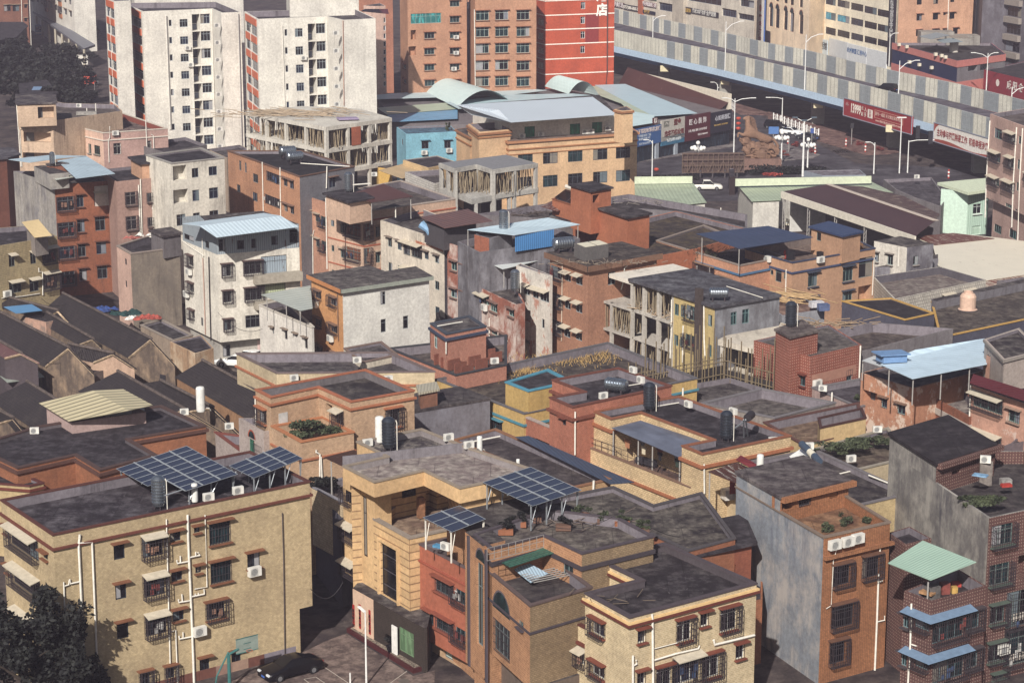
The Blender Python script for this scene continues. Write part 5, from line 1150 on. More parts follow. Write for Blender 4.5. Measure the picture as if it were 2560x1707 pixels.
def frame_house(label,P,zs,bays,nprops,col='#aaa59c',mat=None,lv=None):
 h=House('unfinished_house',label);h.root=thing('unfinished_house',label,'house',(P[0].x,P[0].y,0));cf=wallm(col,None,.5)
 P=[Vector((p.x,p.y))for p in P]
 for z in zs:MB().prism(P,z-.6,z).build('floor_slab',cf,h.root)
 for(i,n)in bays:
  a,b=P[i],P[(i+1)%len(P)];e=(b-a).normalized();nn=Vector((-e.y,e.x))
  for k in range(n+1):
   q=a+(b-a-e*.5)*(k/n)+nn*.06;MB().box((q.x+e.x*.04,q.y+e.y*.04,0),(e*.45).to_3d(),(nn*.45).to_3d(),(0,0,zs[0]-.3)).build('column',cf,h.root)
 inner=inset(P,.6);bb=[min(p.x for p in inner),max(p.x for p in inner),min(p.y for p in inner),max(p.y for p in inner)]
 for j,z in enumerate(zs[:-1]):
  m=MB()
  for k in range(nprops):
   i=random.choice([b[0]for b in bays]);a,b=P[i],P[(i+1)%len(P)];e=(b-a);nn=Vector((-e.y,e.x)).normalized()
   p=a+e*random.random()+nn*random.uniform(.5,4.5);q=Vector((random.uniform(-.4,.4),random.uniform(-.4,.4)))
   m.tube([(p.x,p.y,zs[j+1]),(p.x+q.x,p.y+q.y,z-.7)],random.uniform(.04,.07),4,cap=False)
  o=m.build('bamboo_prop',BB,h.root);o['kind']='stuff'
 MB().prism(inset(P,4.5),0,zs[0]-.4).build('shade_core',plain('#2b2328',.9),h.root)  # near-black block stands in for the shade inside the open frame
 return h,P
def litter(name,label,c,sx,sy,n,L=3.0,cols='#9b8468',ang=None,parent=None,r=.05,u=None,cat='timber pile'):
 m=MB();u=u or Vector((1,0,0));v=Vector((-u.y,u.x,0))
 for i in range(n):
  p=c+u*random.gauss(0,sx)+v*random.gauss(0,sy)+Vector((0,0,random.random()*.25));a=random.gauss(ang,.35)if ang is not None else random.uniform(0,6.3);l=L*random.uniform(.4,1)
  m.tube([p,p+Vector((math.cos(a)*l,math.sin(a)*l,random.uniform(-.03,.25)))],r,4,cap=False)
 o=m.build(name,plain(cols,.85),parent)
 if parent is None:tag(o,label,cat);o['kind']='thing'
 return o
P=pts('a1 640 1168; a1 1248 1083; a1 960 1000; a1 420 975; a1 -100 1028',14.4)
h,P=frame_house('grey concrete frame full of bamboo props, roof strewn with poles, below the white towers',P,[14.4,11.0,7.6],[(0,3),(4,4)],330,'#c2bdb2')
m=MB();
for a_,b_ in((.38,.52),):
 e=(P[1]-P[0]);q=P[0]+e*a_;m.box((q.x,q.y-.1,11),(e*(b_-a_)).to_3d(),(0,.25,0),(0,0,2.8))
m.build('brick_infill',wallm('#b0583a','brick',.2),h.root)
litter('pole_pile','',A('a1',420,1050,14.5),5.5,2.0,150,4.5,'#a08a70',2.7,h.root)
o=MB();c=A('a1',760,1105,14.6);o.box(c,(3,.6,0),(-.5,1.6,0),(0,0,.25));o.build('purple_sheet',plain('#8a7a9c',.7),h.root)
P2=zq(940,330,.3125,'930 305;1297 252;1040 183;500 250;625 297;800 264',11.8)
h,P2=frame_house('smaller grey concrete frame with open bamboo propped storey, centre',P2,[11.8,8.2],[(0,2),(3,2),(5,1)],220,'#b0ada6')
MB().prism(inset(P2,.3),11.81,11.86).build('screed',plain('#77777c',.8),h.root)
q=zq(940,330,.3125,'765 535;1300 445;1100 370;520 435',8.2);q=[Vector((a.x,a.y))for a in q];MB().prism(q,7.4,8.18).build('floor_slab',wallm('#a5a39e',None,.5),h.root)
for k in(.03,.3,.52):e=(q[1]-q[0]);w=q[0]+e*k+Vector((.1,.2));MB().box((w.x,w.y,0),(.45,.1,0),(-.1,.45,0),(0,0,7.4)).build('column',wallm('#a5a39e',None,.5),h.root)
h=House('flat_roof_house','low block with white tiled parapet and littered roof beside the smaller concrete frame')
V=h.vol(zq(940,330,.3125,'465 415;560 395;520 300;232 320',8.9),8.9,5.5,wallm('#c9c4bb','tile',.2,tw=.5,th=.5,mortar='#8d8a88',offs=0),roofm('#4f4a50','#8a8078',.5),.8,.2)
h.vol(zq(940,330,.3125,'470 460;600 440;560 400;260 400',5.5),5.5,0,wallm('#5f5a5f',stain=.6),par=0);h.done()
h=House('flat_roof_house','cream edged dark roof with a ribbed tan lean to, left of the smaller concrete frame')
V=h.vol(zq(940,330,.3125,'420 290;640 240;490 190;215 225',8.4),8.4,0,wallm('#c9a877',None,.2),DKR,.15,.2)
sheet('tan_lean_to',zq(940,330,.3125,'20 308;210 375;420 290;215 255',7.6),sheetm('#c9a877',period=1.0,line=.35),h.root);
V=h.vol(zq(940,330,.3125,'20 345;130 360;105 270;0 225;-60 235',6),7.2,0,wallm('#c79a44',None,.2),par=0);h.done()
h=House('small_house','light blue rendered house with two windows and air units beside the golden market building',frame='#5f5a60',sill='#4f7f96')
LB_=wallm('#6fb0c9',None,.3)
V=h.vol('a1 1375 1232; a1 1842 1208; a1 1780 1150; a1 1290 1168',9.0,0,LB_,roofm('#4a7a96','#6a9ab5',.6),.3,.15)
h.win(V[0],'a1 1520 1290 1585 1365; 1728 1285 1788 1360','l');h.win(V[3],'a1 1335 1270 1350 1340','p');h.done()
h=House('commercial_building','golden rendered building with brown string courses, white top storey and ribbed metal roof','building',frame='#4a5058',glass=[GL_D,GL_T],sill='#9a6a44')
GD=wallm('#cfa67a',None,.15);
V=h.vol('a1 2322 1300; a2 1150 1215; a2 900 1060; a1 2000 1130',12.0,0,GD,roofm('#a58a70'),.0,bands=[(.0,.35,.3,'#b0734c'),(1.2,.2,.15,'#a5683f'),(2.0,.12,.1,'#a5683f')])
f=V[0]
h.grid(f,'a2',285,1402,420,1498,[(-230,15),(0,0),(230,-17),(460,-34),(670,-48)],[(0,0),(0,213)],'p',mull=2)
V2=h.vol('a1 2330 1275 12.0; a2 942 1215 12.0; a2 800 1050 12.0; a1 1990 1140 12.0',15.2,12,wallm('#d3cabd',None,.3),par=0)
h.win(V2[0],'a2 115 1165 210 1260; 532 1140 625 1235; 735 1125 828 1220','p',glass=glassm('#146a48',.3),frame='#1f5a44',mull=1)
SG=sheetm('#b4c0cc',line=.7,period=.45,dirt=.15)
r0,r1=A('a1',1985,1050,15.3),A('a2',965,1062,15.3);
sheet('metal_roof',[A('a1',2345,1125,15.2),A('a2',965,1055,15.2),A('a2',740,890,16.6),A('a1',1840,965,16.6)],SG,h.root,flip=False)
sheet('metal_roof',[A('a1',2345,1130,15.1),A('a1',1975,1055,15.2),A('a1',1840,965,16.6),A('a1',2230,1010,16.4)],SG,h.root)
V3=h.vol('a1 2045 1215; a1 2335 1190; a1 2230 1120; a1 1945 1140',13.6,0,GD,roofm('#8a8078'),.9,.3,bands=[(.2,.3,.25,'#9a623f'),(.8,.2,.15,'#a5683f')])
V4=h.vol('a1 1968 1260 12; a1 2100 1240 12; a1 2100 1150 12; a1 1838 1190 12',12,0,GD,par=0,bands=[(.0,.3,.25,'#9a623f'),(1.2,.2,.15,'#a5683f')])
V5=h.vol('a2 1010 1020; a2 1110 1012; a2 1050 975; a2 940 1005',16.8,11.9,GD,roofm(),.6,.15,bands=[(.1,.3,.2,'#9a623f')])
h.done();GOLD=(V,V2)
sheet_h=None
# market hall
mk=thing('market_hall','sprawling market hall of pale green, blue and white metal roofs with shop signs','market',tuple(A('a2',1995,1290,0)))
ZM=6.4
Pm=pts('a2 1998 1012; a2 1045 790; a1 1105 860; a1 1250 1130; a2 1100 1175',ZM-.6);Pm=[Vector((p.x,p.y))for p in Pm]
if area(Pm)<0:Pm=Pm[::-1]
MB().prism(Pm,0,ZM-.6).build('wall',wallm('#6b6468',stain=.4),mk)
def rs(name,spec,z,mat,flip=False):return sheet(name,pts(spec,z),mat,mk,flip=flip)
PG=sheetm('#a9b89f',line=.8,period=.6,dirt=.4);PBl=sheetm('#a5bfcb',line=.9,period=.7,dirt=.2);MB_=sheetm('#5f9cc8',line=.9,period=.7,dirt=.6)
rs('roof_sheet','a2 760 782; a2 1040 772; a2 1700 1040; a2 1300 1068',ZM+.2,PBl);rs('roof_sheet','a2 590 800; a2 778 790; a2 1310 1075; a2 1090 1030; a2 1000 950',ZM+.15,PG)
rs('roof_sheet','a2 1090 1020; a2 1310 1060; a2 1290 1130; a2 1100 1160',ZM+.3,sheetm('#b9d4d8',line=.95));rs('roof_sheet','a1 1105 912; a1 2350 870; a2 320 830; a1 2200 790; a1 1110 870',ZM+.3,sheetm('#b5cbd0',line=.95))
rs('roof_sheet','a1 1105 990; a1 1740 945; a1 1850 1000; a1 1200 1052',ZM,PG);rs('roof_sheet','a1 1200 1055; a1 1850 1008; a1 1850 1090; a1 1250 1120',ZM-.1,MB_);rs('roof_sheet','a1 1740 940; a1 2350 870; a2 560 860; a2 760 880; a1 1860 1000',ZM+.5,sheetm('#a9c4cc',line=.92))
def vault(spec0,spec1,n=14):
 """barrel roof between two arcs given as left foot, crown, right foot"""
 a=[A(*s)for s in spec0];b=[A(*s)for s in spec1];m=MB();prev=None
 for i in range(n+1):
  t=i/n;w=4*t*(1-t);p=a[0]*(1-t)+a[2]*t+Vector((0,0,w*2.6));q=b[0]*(1-t)+b[2]*t+Vector((0,0,w*2.6))
  if prev:m.poly([prev[0],p,q,prev[1]]);
  prev=(p,q)
 m.poly([a[0]*(1-i/n)+a[2]*(i/n)+Vector((0,0,10.4*(i/n)*(1-i/n)))for i in range(n+1)])
 m.build('barrel_roof',sheetm('#b9d0cf',line=.95,dirt=.2),mk)
vault((('a1',1510,835,6.6),None,('a1',2000,850,6.6))if 0 else(('a1',1510,830,6.6),)*1+(('a1',1510,830,6.6),('a1',1990,850,6.6)),(('a1',1850,990,6.6),('a1',1850,990,6.6),('a1',2330,930,6.6)))
vault((('a2',300,795,6.6),)*2+(('a2',590,835,6.6),),(('a2',520,865,6.6),)*2+(('a2',800,880,6.6),))
m=MB();a,b=A('a2',1060,780,5.6),A('a2',1985,1012,5.6);e=(b-a);nn=Vector((-e.y,e.x,0)).normalized()*2.2
if nn.y>0:nn=-nn
top=(0,0,3.4)
sheet('sign_back',[a+nn*.0+Vector((0,0,3.6)),b+Vector((0,0,1.4)),b+nn*.9,a+nn],sheetm('#4f2d2a','#b08a78',.05,period=.25),mk,flip=False)
MB().box(a+Vector((0,0,0)),e,Vector((.6,.3,0)),(0,0,3.0)).build('sign_frame',plain('#c9bda8',.8),mk)
ff=Face(Vector((A('a2',1100,1175,ZM).x,A('a2',1100,1175,ZM).y)),Vector((A('a2',1998,1005,ZM).x,A('a2',1998,1005,ZM).y)),0,ZM)
def sign(name,x0,y0,x1,y1,col,lines,label=None,d=.35,emblem=None):
 u0,z1=ff.uw(tp('a2',x0,y0));u1,z0=ff.uw(tp('a2',x1,y1));o=MB().box(ff.pt(u0,z0,d-.2),ff.u*(u1-u0),-ff.n*-.2,(0,0,z1-z0)).build(name,plain(col,.6),mk)
 o=o;o.name='sign_board'
 if label:o['label']=label
 for(tx,fx,fy,sz,c,bo)in lines:text('lettering',tx,plain(c,.6),ff.pt(u0+(u1-u0)*fx,z0+(z1-z0)*fy,d+.03),ff.u,sz,o,bold=bo)
 return o,u0,u1,z0,z1
sign('sign_board',1100,1190,1355,1305,'#2f5c9c',[('金不锈钢材料批发行',.52,.8,.85,'#d6c3bd',.03),('不锈钢 镀锌 门窗',.4,.55,.5,'#b9c6d6',.01),('防盗网 雨棚 护栏',.4,.38,.45,'#b9c6d6',.01),('0757 81361099',.4,.12,.5,'#b9c6d6',.01)],'blue sign with white lettering')
sign('sign_board',1357,1110,1570,1260,'#b9b2a6',[('置业',.68,.8,1.1,'#7a2a28',.06),('鑫华装修公司',.55,.32,1.0,'#7a2a28',.05)],'pale sign with dark red lettering')
o,u0,u1,z0,z1=sign('sign_board',1380,1118,1428,1165,'#3f7a5a',[],'green emblem');m=MB();m.poly([ff.pt(u0+.2,z0+.3,.4),ff.pt((u0+u1)/2,z1-.3,.4),ff.pt(u1-.2,z0+.3,.4),ff.pt((u0+u1)/2,z0+1.,.4)]);m.build('emblem',plain('#e0dccf'),o)
sign('sign_board',1357,1262,1568,1300,'#2f6f94',[('德艺涂料 内墙特',.55,.5,.6,'#cfdbe0',.02)],'blue sign strip')
sign('sign_board',1572,1072,1805,1255,'#5c1f26',[('匠 心 装 饰',.5,.72,1.15,'#d9cfcf',.02),('天花 地板 橱柜 室内外装修',.5,.38,.5,'#d9cfcf',.01),('电话13798069090',.7,.18,.42,'#d9cfcf',.01)],'maroon sign')
sign('sign_board',1807,1040,1998,1190,'#252433',[('心如美蛋糕',.58,.68,1.0,'#b9b9c4',.02),('电话:87680922 13923209068',.5,.36,.38,'#b58f3f',.01)],'dark cake shop sign')
o,*_=sign('sign_board',1282,1085,1322,1135,'#5a1f26',[('核',.5,.5,.9,'#e0d6d0',.05)],'small maroon sign')
for(x,y)in((1320,1400),(1495,1340)):
 u,z=ff.uw(tp('a2',x,y));MB().box(ff.pt(u-.4,0,.3),ff.u*.9,-ff.n*.6,(0,0,3.4)).build('pillar',plain('#8f99a5',.7),mk)
MB().box(ff.pt(0,0,-.05),ff.u*ff.W,ff.n*.04,(0,0,3.1)).build('shop_front',glassm('#1b2631'),mk)
# avenue, plaza, pavements
def flat(name,spec,z,mat,kind='structure'):
 P=pts(spec,z);m=MB();tri=tessellate_polygon([P])
 for t in tri:
  q=[P[i]for i in t]
  if(q[1]-q[0]).cross(q[2]-q[0]).z<0:q=q[::-1]
  m.poly(q)
 return struct(name,m,mat,kind)
def slab(name,spec,h_,mat):
 P=pts(spec,h_);P=[Vector((p.x,p.y))for p in P]
 if area(P)<0:P=P[::-1]
 return struct(name,MB().prism(P,0,h_),mat)
ASP=roofm('#4e4b53','#66626a',.5,sc=.08);PAV=roofm('#8d6458','#a98376',.5,sc=.2);GRP=roofm('#8f8a86','#a59f98',.5,sc=.3)
flat('road','a2 1130 1500; a2 2060 1330; a2 2010 1040; a2 1050 700; a2 1300 560; a3 800 1500; a3 2350 1568; b3 2350 200; b2 1150 300',.02,ASP)
slab('pavement','a2 1160 1490; a2 2050 1340; a2 2040 1315; a2 1150 1460',.14,GRP)
slab('pavement','a2 2060 1330; a2 2040 1000; a2 1050 690; a2 1020 700; a2 2000 1020',.14,PAV)if 0 else None
slab('pavement','a2 1420 790; a2 2000 930; a2 2350 1035; a3 0 1055; a2 2100 1050; a2 2000 1010',.14,PAV)
slab('pavement','a3 0 1020; a3 460 1130; a3 980 1290; a3 1230 1390; a3 1100 1412; a3 900 1418; a3 450 1290; a3 0 1120',.14,PAV)
slab('plaza','a2 2330 1290; a3 60 1290; a3 480 1420; a3 420 1450; a3 60 1480; a2 2300 1480',.14,GRP)
WHT=plain('#e8e5e0',.7)
mk_l=[]
def stripe(a,b,w=.16,z=.032,name='lane_marking'):
 a,b=Vector(a),Vector(b);e=(b-a).normalized();n_=Vector((-e.y,e.x,0))*w/2;m=MB();m.poly([a-n_,b-n_,b+n_,a+n_]);mk_l.append(m)
stripe(A('a2',1160,1575),A('a2',1560,1500));stripe(A('a2',1780,1455),A('a2',2050,1400));stripe(A('a3',260,1525),A('a3',360,1560))
for i in range(9):
 stripe(A('a3',455+i*34,1395+(i%2)*2-i*4),A('a3',520+i*34,1425-i*4),.35)
for i in range(10):stripe(A('a3',395+i*32,1500+i*6),A('a3',560+i*32,1510+i*6),.3)
m=MB()
for q in mk_l:m.v_off=len(m.v);base_=len(m.v);m.v+=q.v;m.f+=[tuple(i+base_ for i in f)for f in q.f];m.uv+=q.uv;m.mi+=q.mi
struct('road_markings',m,WHT)
# elevated road
DK=7.6
near=[A('a2',800,395,DK),A('a2',1340,515,DK),A('a2',1850,625,DK),A('a2',2350,745,DK),A('a3',350,830,DK),A('a3',720,925,DK),A('a3',1150,1040,DK),A('a3',1540,1150,DK),A('a3',2030,1290,DK),A('a3',2700,1500,DK)]
farp=[A('a2',700,155,DK),A('a2',1340,305,DK),A('a2',1850,420,DK),A('a2',2350,545,DK),A('a3',350,615,DK),A('a3',850,745,DK),A('a3',1250,840,DK),A('a3',1700,935,DK),A('a3',2180,1060,DK),A('a3',2900,1260,DK)]
ov=thing('elevated_road','elevated road on blue edged girders lined both sides by pale noise barrier panels','flyover',tuple(near[0]))
m=MB()
for i in range(len(near)-1):
 m.poly([near[i],near[i+1],farp[i+1],farp[i]])
m.build('deck',roofm('#6a6672','#7d7985',.5,sc=.1),ov)
m=MB();m2=MB()
for i in range(len(near)-1):
 a,b,c,d=near[i],near[i+1],farp[i+1],farp[i];n_=(a-d);n_.z=0;n_.normalize();a2,b2=a+n_*.25,b+n_*.25
 m.poly([a2-Vector((0,0,1.35)),b2-Vector((0,0,1.35)),b2,a2]);m.poly([a2,b2,b,a]);m.poly([c,d,d-Vector((0,0,1.3)),c-Vector((0,0,1.3))])
 m2 .poly([a-n_*1.6-Vector((0,0,2.3)),b-n_*1.6-Vector((0,0,2.3)),b2-Vector((0,0,1.35)),a2-Vector((0,0,1.35))]);m2 .poly([d-Vector((0,0,2.3)),c-Vector((0,0,2.3)),b-n_*1.6-Vector((0,0,2.3)),a-n_*1.6-Vector((0,0,2.3))])
m.build('edge_girder',plain('#a9c4de',.6),ov);m2 .build('soffit',plain('#3f6fa8',.7),ov)
BAR_P=wallm('#a9a798',None,.12,tw=2,th=4);
BAR_P=wallm('#c9c7b8','tile',.1,tw=2.2,th=9,offs=0,mortar='#aaa89b');BGL=plain('#8b9398',.4);BFR=plain('#aab0b0',.5)
def polyl(P):
 L=[0]
 for i in range(len(P)-1):L.append(L[-1]+(P[i+1]-P[i]).length)
 return L
def along(P,L,s):
 for i in range(len(P)-1):
  if s<=L[i+1]or i==len(P)-2:return P[i]+(P[i+1]-P[i])*((s-L[i])/(L[i+1]-L[i]))
def barrier(P,h_,gaps_px,k_side,name):
 L=polyl(P);
 def s_of(px):
  best=min(range(0,int(L[-1]*4)),key=lambda q:abs(pix_x(along(P,L,q/4))-px));return best/4
 gs=sorted((s_of(a),s_of(b))for a,b in gaps_px);s=0.
 segs=[]
 for(a,b)in gs:segs.append((s,a,'p'));segs.append((a,b,'g'));s=b
 segs.append((s,L[-1],'p'))
 for(a,b,t)in segs:
  if b-a<.2:continue
  if t=='p':
   m=MB();n=max(1,int((b-a)/6));acc=a
   for j in range(n):
    p,q=along(P,L,a+(b-a)*j/n),along(P,L,a+(b-a)*(j+1)/n);e=(q-p).normalized();nn=Vector((-e.y,e.x,0))*.15
    m.box(p,q-p,nn,(0,0,h_))
   m.build('barrier_panel',BAR_P,ov)
  else:
   p,q=along(P,L,a),along(P,L,b);e=q-p
   m=MB();m.bars(p+Vector((0,0,.1)),e,(0,0,h_-.15),max(4,round(e.length/.6)),5,.09);o=m.build('barrier_window',BFR,ov)
   MB().box(p+Vector((0,0,.1)),e,Vector((-e.y,e.x,0)).normalized()*.05,(0,0,h_-.2)).build('pane',BGL,o)
def pix_x(P):
 y=P[1]*cT-(P[2]-H)*sT;return 1280+F*P[0]/y
T_=.27234
gn=[(1280+x*T_,1280+(x+w)*T_)for x,w in((1420,70),(1568,72),(1720,75),(1878,75),(2060,78),(2228,78))]+[(1920+x*T_,1920+(x+w)*T_)for x,w in((48,80),(225,125),(450,90),(640,92),(840,92),(1093,115),(1325,98),(1540,105),(1765,108),(1995,90),(2200,90))]
gf=[(1280+x*T_,1280+(x+w)*T_)for x,w in((940,40),(1018,54),(1172,60),(1300,48),(1392,62),(1528,62),(1668,75),(1824,68),(1975,82),(2182,74))]+[(1920+x*T_,1920+(x+w)*T_)for x,w in((0,65),(150,78),(318,122),(535,82),(712,85),(897,88),(1085,115),(1350,93),(1552,98),(1765,97),(1978,135),(2235,140))]
barrier(near,3.7,gn,0,'near');barrier(farp,3.5,gf,1,'far')
CRM=plain('#c9bd94',.8)
for(k,x,y)in(('a2',1400,800),('a2',1960,960),('a3',465,1150),('a3',1170,1370),('a3',1960,1600)):
 c=A(k,x,y,0);
 MB().cbox((c.x,c.y+2,2.6),2.4,2.4,5.2).build('pier',plain('#8a8880',.8),ov)
 i=min(range(len(near)-1),key=lambda j:(near[j]-c).length);n_=(near[i]-farp[i]);n_.z=0;n_.normalize();e=Vector((n_.y,-n_.x,0))
 w=Vector((c.x,c.y+2,0));t=(near[i]-w);dd=t.dot(n_)+1.0
 m=MB()
 for s_ in(-.9,.9):
  pl=[w+e*s_+Vector((0,0,3.6)),w+e*s_+n_*dd+Vector((0,0,4.3)),w+e*s_+n_*dd+Vector((0,0,5.6)),w+e*s_+Vector((0,0,5.4))]
  m.poly(pl if s_<0 else pl[::-1])
 a_=w-e*.9;m.poly([a_+n_*dd+Vector((0,0,4.3)),a_+e*1.8+n_*dd+Vector((0,0,4.3)),a_+e*1.8+n_*dd+Vector((0,0,5.6)),a_+n_*dd+Vector((0,0,5.6))])
 m.poly([a_+Vector((0,0,3.6)),a_+e*1.8+Vector((0,0,3.6)),a_+e*1.8+n_*dd+Vector((0,0,4.3)),a_+n_*dd+Vector((0,0,4.3))])
 m.build('crosshead',CRM,ov)
def billboard(k,x0,y0,x1,y1,x2,y2,bg,frame,label,cat='billboard'):
 i0=A(k,x0,y0,DK+.6);
 a=along(near,polyl(near),0)
 L=polyl(near)
 def s_of(px):return min(range(0,int(L[-1]*4)),key=lambda q:abs(pix_x(along(near,L,q/4))-px))/4
 p,q=along(near,L,s_of(tp(k,x0,0)[0])),along(near,L,s_of(tp(k,x1,0)[0]));e=q-p;n_=Vector((e.y,-e.x,0)).normalized()
 if n_.y>0:n_=-n_
 p=p+n_*.45;z1=DK+.45;z0=z1-3.1
 r=thing('billboard',label,cat,(p.x,p.y,z0));P0=Vector((p.x,p.y,z0));e=Vector((e.x,e.y,0))
 MB().box(P0,e,-n_*.2,(0,0,z1-z0)).build('panel',plain(bg,.6),r)
 m=MB();t=.14
 for(o_,s_)in((Vector((0,0,-t)),t),(Vector((0,0,z1-z0)),t)):m.box(P0+o_,e,n_*.1,(0,0,s_))
 m.box(P0,e.normalized()*t,n_*.1,(0,0,z1-z0));m.box(P0+e,-e.normalized()*t,-n_*-.1,(0,0,z1-z0));m.build('frame',plain(frame,.5),r)
 return r,P0,e,n_,z1-z0
r,P0,e,n_,hh=billboard('a3',715,0,1348,0,0,0,'#9c2226','#8a8fa0','dark red billboard with a large price on the edge of the elevated road')
u=e.normalized();W_=e.length
text('price','13999',plain('#e0d6c8'),P0+u*W_*.19+Vector((0,0,hh*.52))+n_*.06,u,2.3,r,bold=.03,sx=.72)
text('lettering','元',plain('#e0d6c8'),P0+u*W_*.29+Vector((0,0,hh*.7))+n_*.06,u,.8,r);text('lettering','起',plain('#e0d6c8'),P0+u*W_*.29+Vector((0,0,hh*.35))+n_*.06,u,.8,r)
text('lettering','入手',plain('#e0d6c8'),P0+u*W_*.335+Vector((0,0,hh*.5))+n_*.06,u,.95,r,vert=True);
MB().box(P0+u*W_*.37+Vector((0,0,hh*.25))+n_*.02,u*W_*.07,n_*.04,(0,0,hh*.5)).build('white_seal',plain('#d9cfc4'),r);text('lettering','金铺',plain('#9c2226'),P0+u*W_*.405+Vector((0,0,hh*.5))+n_*.08,u,.7,r,vert=True)
m=MB()
for a in((.47,.35,.4,.02),(.47,.8,.4,.02),(.47,.35,.004,.45),(.87,.35,.004,.47)):m.box(P0+u*W_*a[0]+Vector((0,0,hh*a[1]))+n_*.03,u*W_*a[2],n_*.02,(0,0,max(.05,hh*a[3])))
m.build('rule',plain('#d9a08a'),r)
text('lettering','首付一成起 买公寓送家私电器',plain('#d9b0a0'),P0+u*W_*.67+Vector((0,0,hh*.6))+n_*.06,u,.75,r);text('lettering','40-90㎡ 精装公寓 即买即住 高回报 0757-8888',plain('#d9b0a0'),P0+u*W_*.67+Vector((0,0,hh*.2))+n_*.06,u,.48,r)
m=MB();c=P0+u*W_*.06+Vector((0,0,hh*.62))+n_*.06
for i in range(5):
 a=math.pi*(.1+.2*i);m.poly([c,c+u*math.cos(a-.14)*.55+Vector((0,0,math.sin(a-.14)*.55)),c+u*math.cos(a)*.75+Vector((0,0,math.sin(a)*.75)),c+u*math.cos(a+.14)*.55+Vector((0,0,math.sin(a+.14)*.55))])
m.build('emblem',plain('#c99a9a'),r)
r,P0,e,n_,hh=billboard('a3',1545,0,2250,0,0,0,'#d9d2c9','#8a8fa0','white slogan banner with red characters on the elevated road')
u=e.normalized();W_=e.length
text('slogan','主动参与扫黑除恶工作  积极举报涉黑涉恶',plain('#9c3a38'),P0+u*W_*.43+Vector((0,0,hh*.52))+n_*.06,u,1.35,r,bold=.02,sx=.80)
m=MB();
for i in range(14):
 t=i/14;m.poly([P0+u*W_*t+n_*.03,P0+u*W_*(t+1/14)+n_*.03,P0+u*W_*(t+1/14)+n_*.03+Vector((0,0,.35+.25*math.sin((t+1/14)*9))),P0+u*W_*t+n_*.03+Vector((0,0,.35+.25*math.sin(t*9)))])
m.poly([P0+n_*.03+Vector((0,0,hh)),P0+n_*.03+Vector((0,0,hh*.45)),P0+n_*.03+u*.9+Vector((0,0,hh*.8)),P0+n_*.03+u*2+Vector((0,0,hh))])
m.build('red_ribbon',plain('#a3402f'),r)
# buildings beyond the flyover
h=House('commercial_block','old shop block with ribbon windows and beige brick pier behind the elevated road','building',frame='#5c6a80',glass=[GL_D,GL_B],sill='#9a8f84')
OB_=wallm('#cfc5b5','tile',.6,tw=.3,th=.15)
def back(spec,ztop_,wall,**k):
 return h.vol(spec,ztop_,0,wall,DKR,.4,**k)
V=back('a2 2222 400 4; a2 2240 397 4; a2 1500 100 4; a2 900 140 4',24,OB_)
f=V[3]
for(sp)in('a2 1345 20 1490 120; 1610 -60 1920 60','a2 1925 75 2060 170; 2075 120 2220 200','a2 1935 -40 2080 10; 2090 -10 2220 80'):
 h.win(f,sp,'p',mull=5,dep=.5)
for(x0,y0,x1,y1,c,tx,tc,sz,lb)in((1208,12,1328,75,'#6a1f2a','豪天地温泉酒店','#d9cfcf',1.2,'maroon sign'),(1210,-40,1330,8,'#2f6a4a','','#fff',1,'green sign'),(1583,62,1645,130,'#2a2630','鑫达家饰','#b98f2f',1.1,None),(1647,75,1900,165,'#24222c','鑫林木柜衣柜全屋定制','#c9c6c0',1.25,'long dark sign'),(940,15,1035,80,'#4a1a22','经典批发','#d9cfcf',1.4,None),(1036,40,1165,110,'#2a2630','(0757)888-6868-28','#d9d2c6',1.2,None),(1175,85,1320,140,'#1f2036','中餐厅','#b98f2f',1.1,None)):
 u0,z1=f.uw(tp('a2',x0,y0));u1,z0=f.uw(tp('a2',x1,y1));
 if u0>u1:u0,u1=u1,u0
 o=MB().box(f.pt(u0,z0,.1),f.u*(u1-u0),f.n*.2,(0,0,abs(z1-z0))).build('sign_board',plain(c,.6),h.root)
 if lb:o['label']=lb
 if tx:text('lettering',tx,plain(tc),f.pt((u0+u1)/2,z0+abs(z1-z0)*.45,.33),f.u,sz,o,bold=.03)
u0,z0=f.uw(tp('a2',1500,190));u1,_=f.uw(tp('a2',1600,190));MB().box(f.pt(u0,0,0),f.u*(u1-u0),f.n*1.0,(0,0,24)).build('pier',wallm('#b5aa9a','tile',.3,tw=.3,th=.15),h.root)
u0,z0=f.uw(tp('a2',1170,90));u1,_=f.uw(tp('a2',1208,90));MB().box(f.pt(u0,0,0),f.u*(u1-u0),f.n*.5,(0,0,24)).build('orange_pier',plain('#a8502f',.8),h.root)
h.done()
h=House('hotel','cream hotel with tall arched windows and a vertical blue edged sign, behind the flyover','hotel',frame='#8a5a4a',glass=GL_D,sill='#8a5a4a')
CH=wallm('#efd2b0',None,.3);CH2=wallm('#ece0c4',None,.25)
V=h.vol('a3 370 470 4; a3 520 430 4; a3 500 350 4; a2 2100 300 4',30,0,CH,DKR,.4);f=V[3]
for x,y in((15,65),(72,80),(148,98),(205,115),(290,135)):
 h.win(f,'a3 %d %d %d %d'%(x,y,x+30,y+185),'p',mull=0,dep=.2);u0,z1=f.uw(tp('a3',x,y));u1,_=f.uw(tp('a3',x+30,y));arch(f,u0,u1,z1,h.root,col='#8a5044',w=.25)
 h.win(f,'a3 %d %d %d %d'%(x,y-160,x+30,y-60),'p',mull=0,dep=.2)
o=MB();u0,z1=f.uw(tp('a2',2298,-30));u1,z0=f.uw(tp('a2',2355,370));o.box(f.pt(u0,z0-3,1.0),f.u*(u1-u0),f.n*.3,(0,0,z1-z0+6));o=o.build('vertical_sign',plain('#3a5fae',.6),h.root)
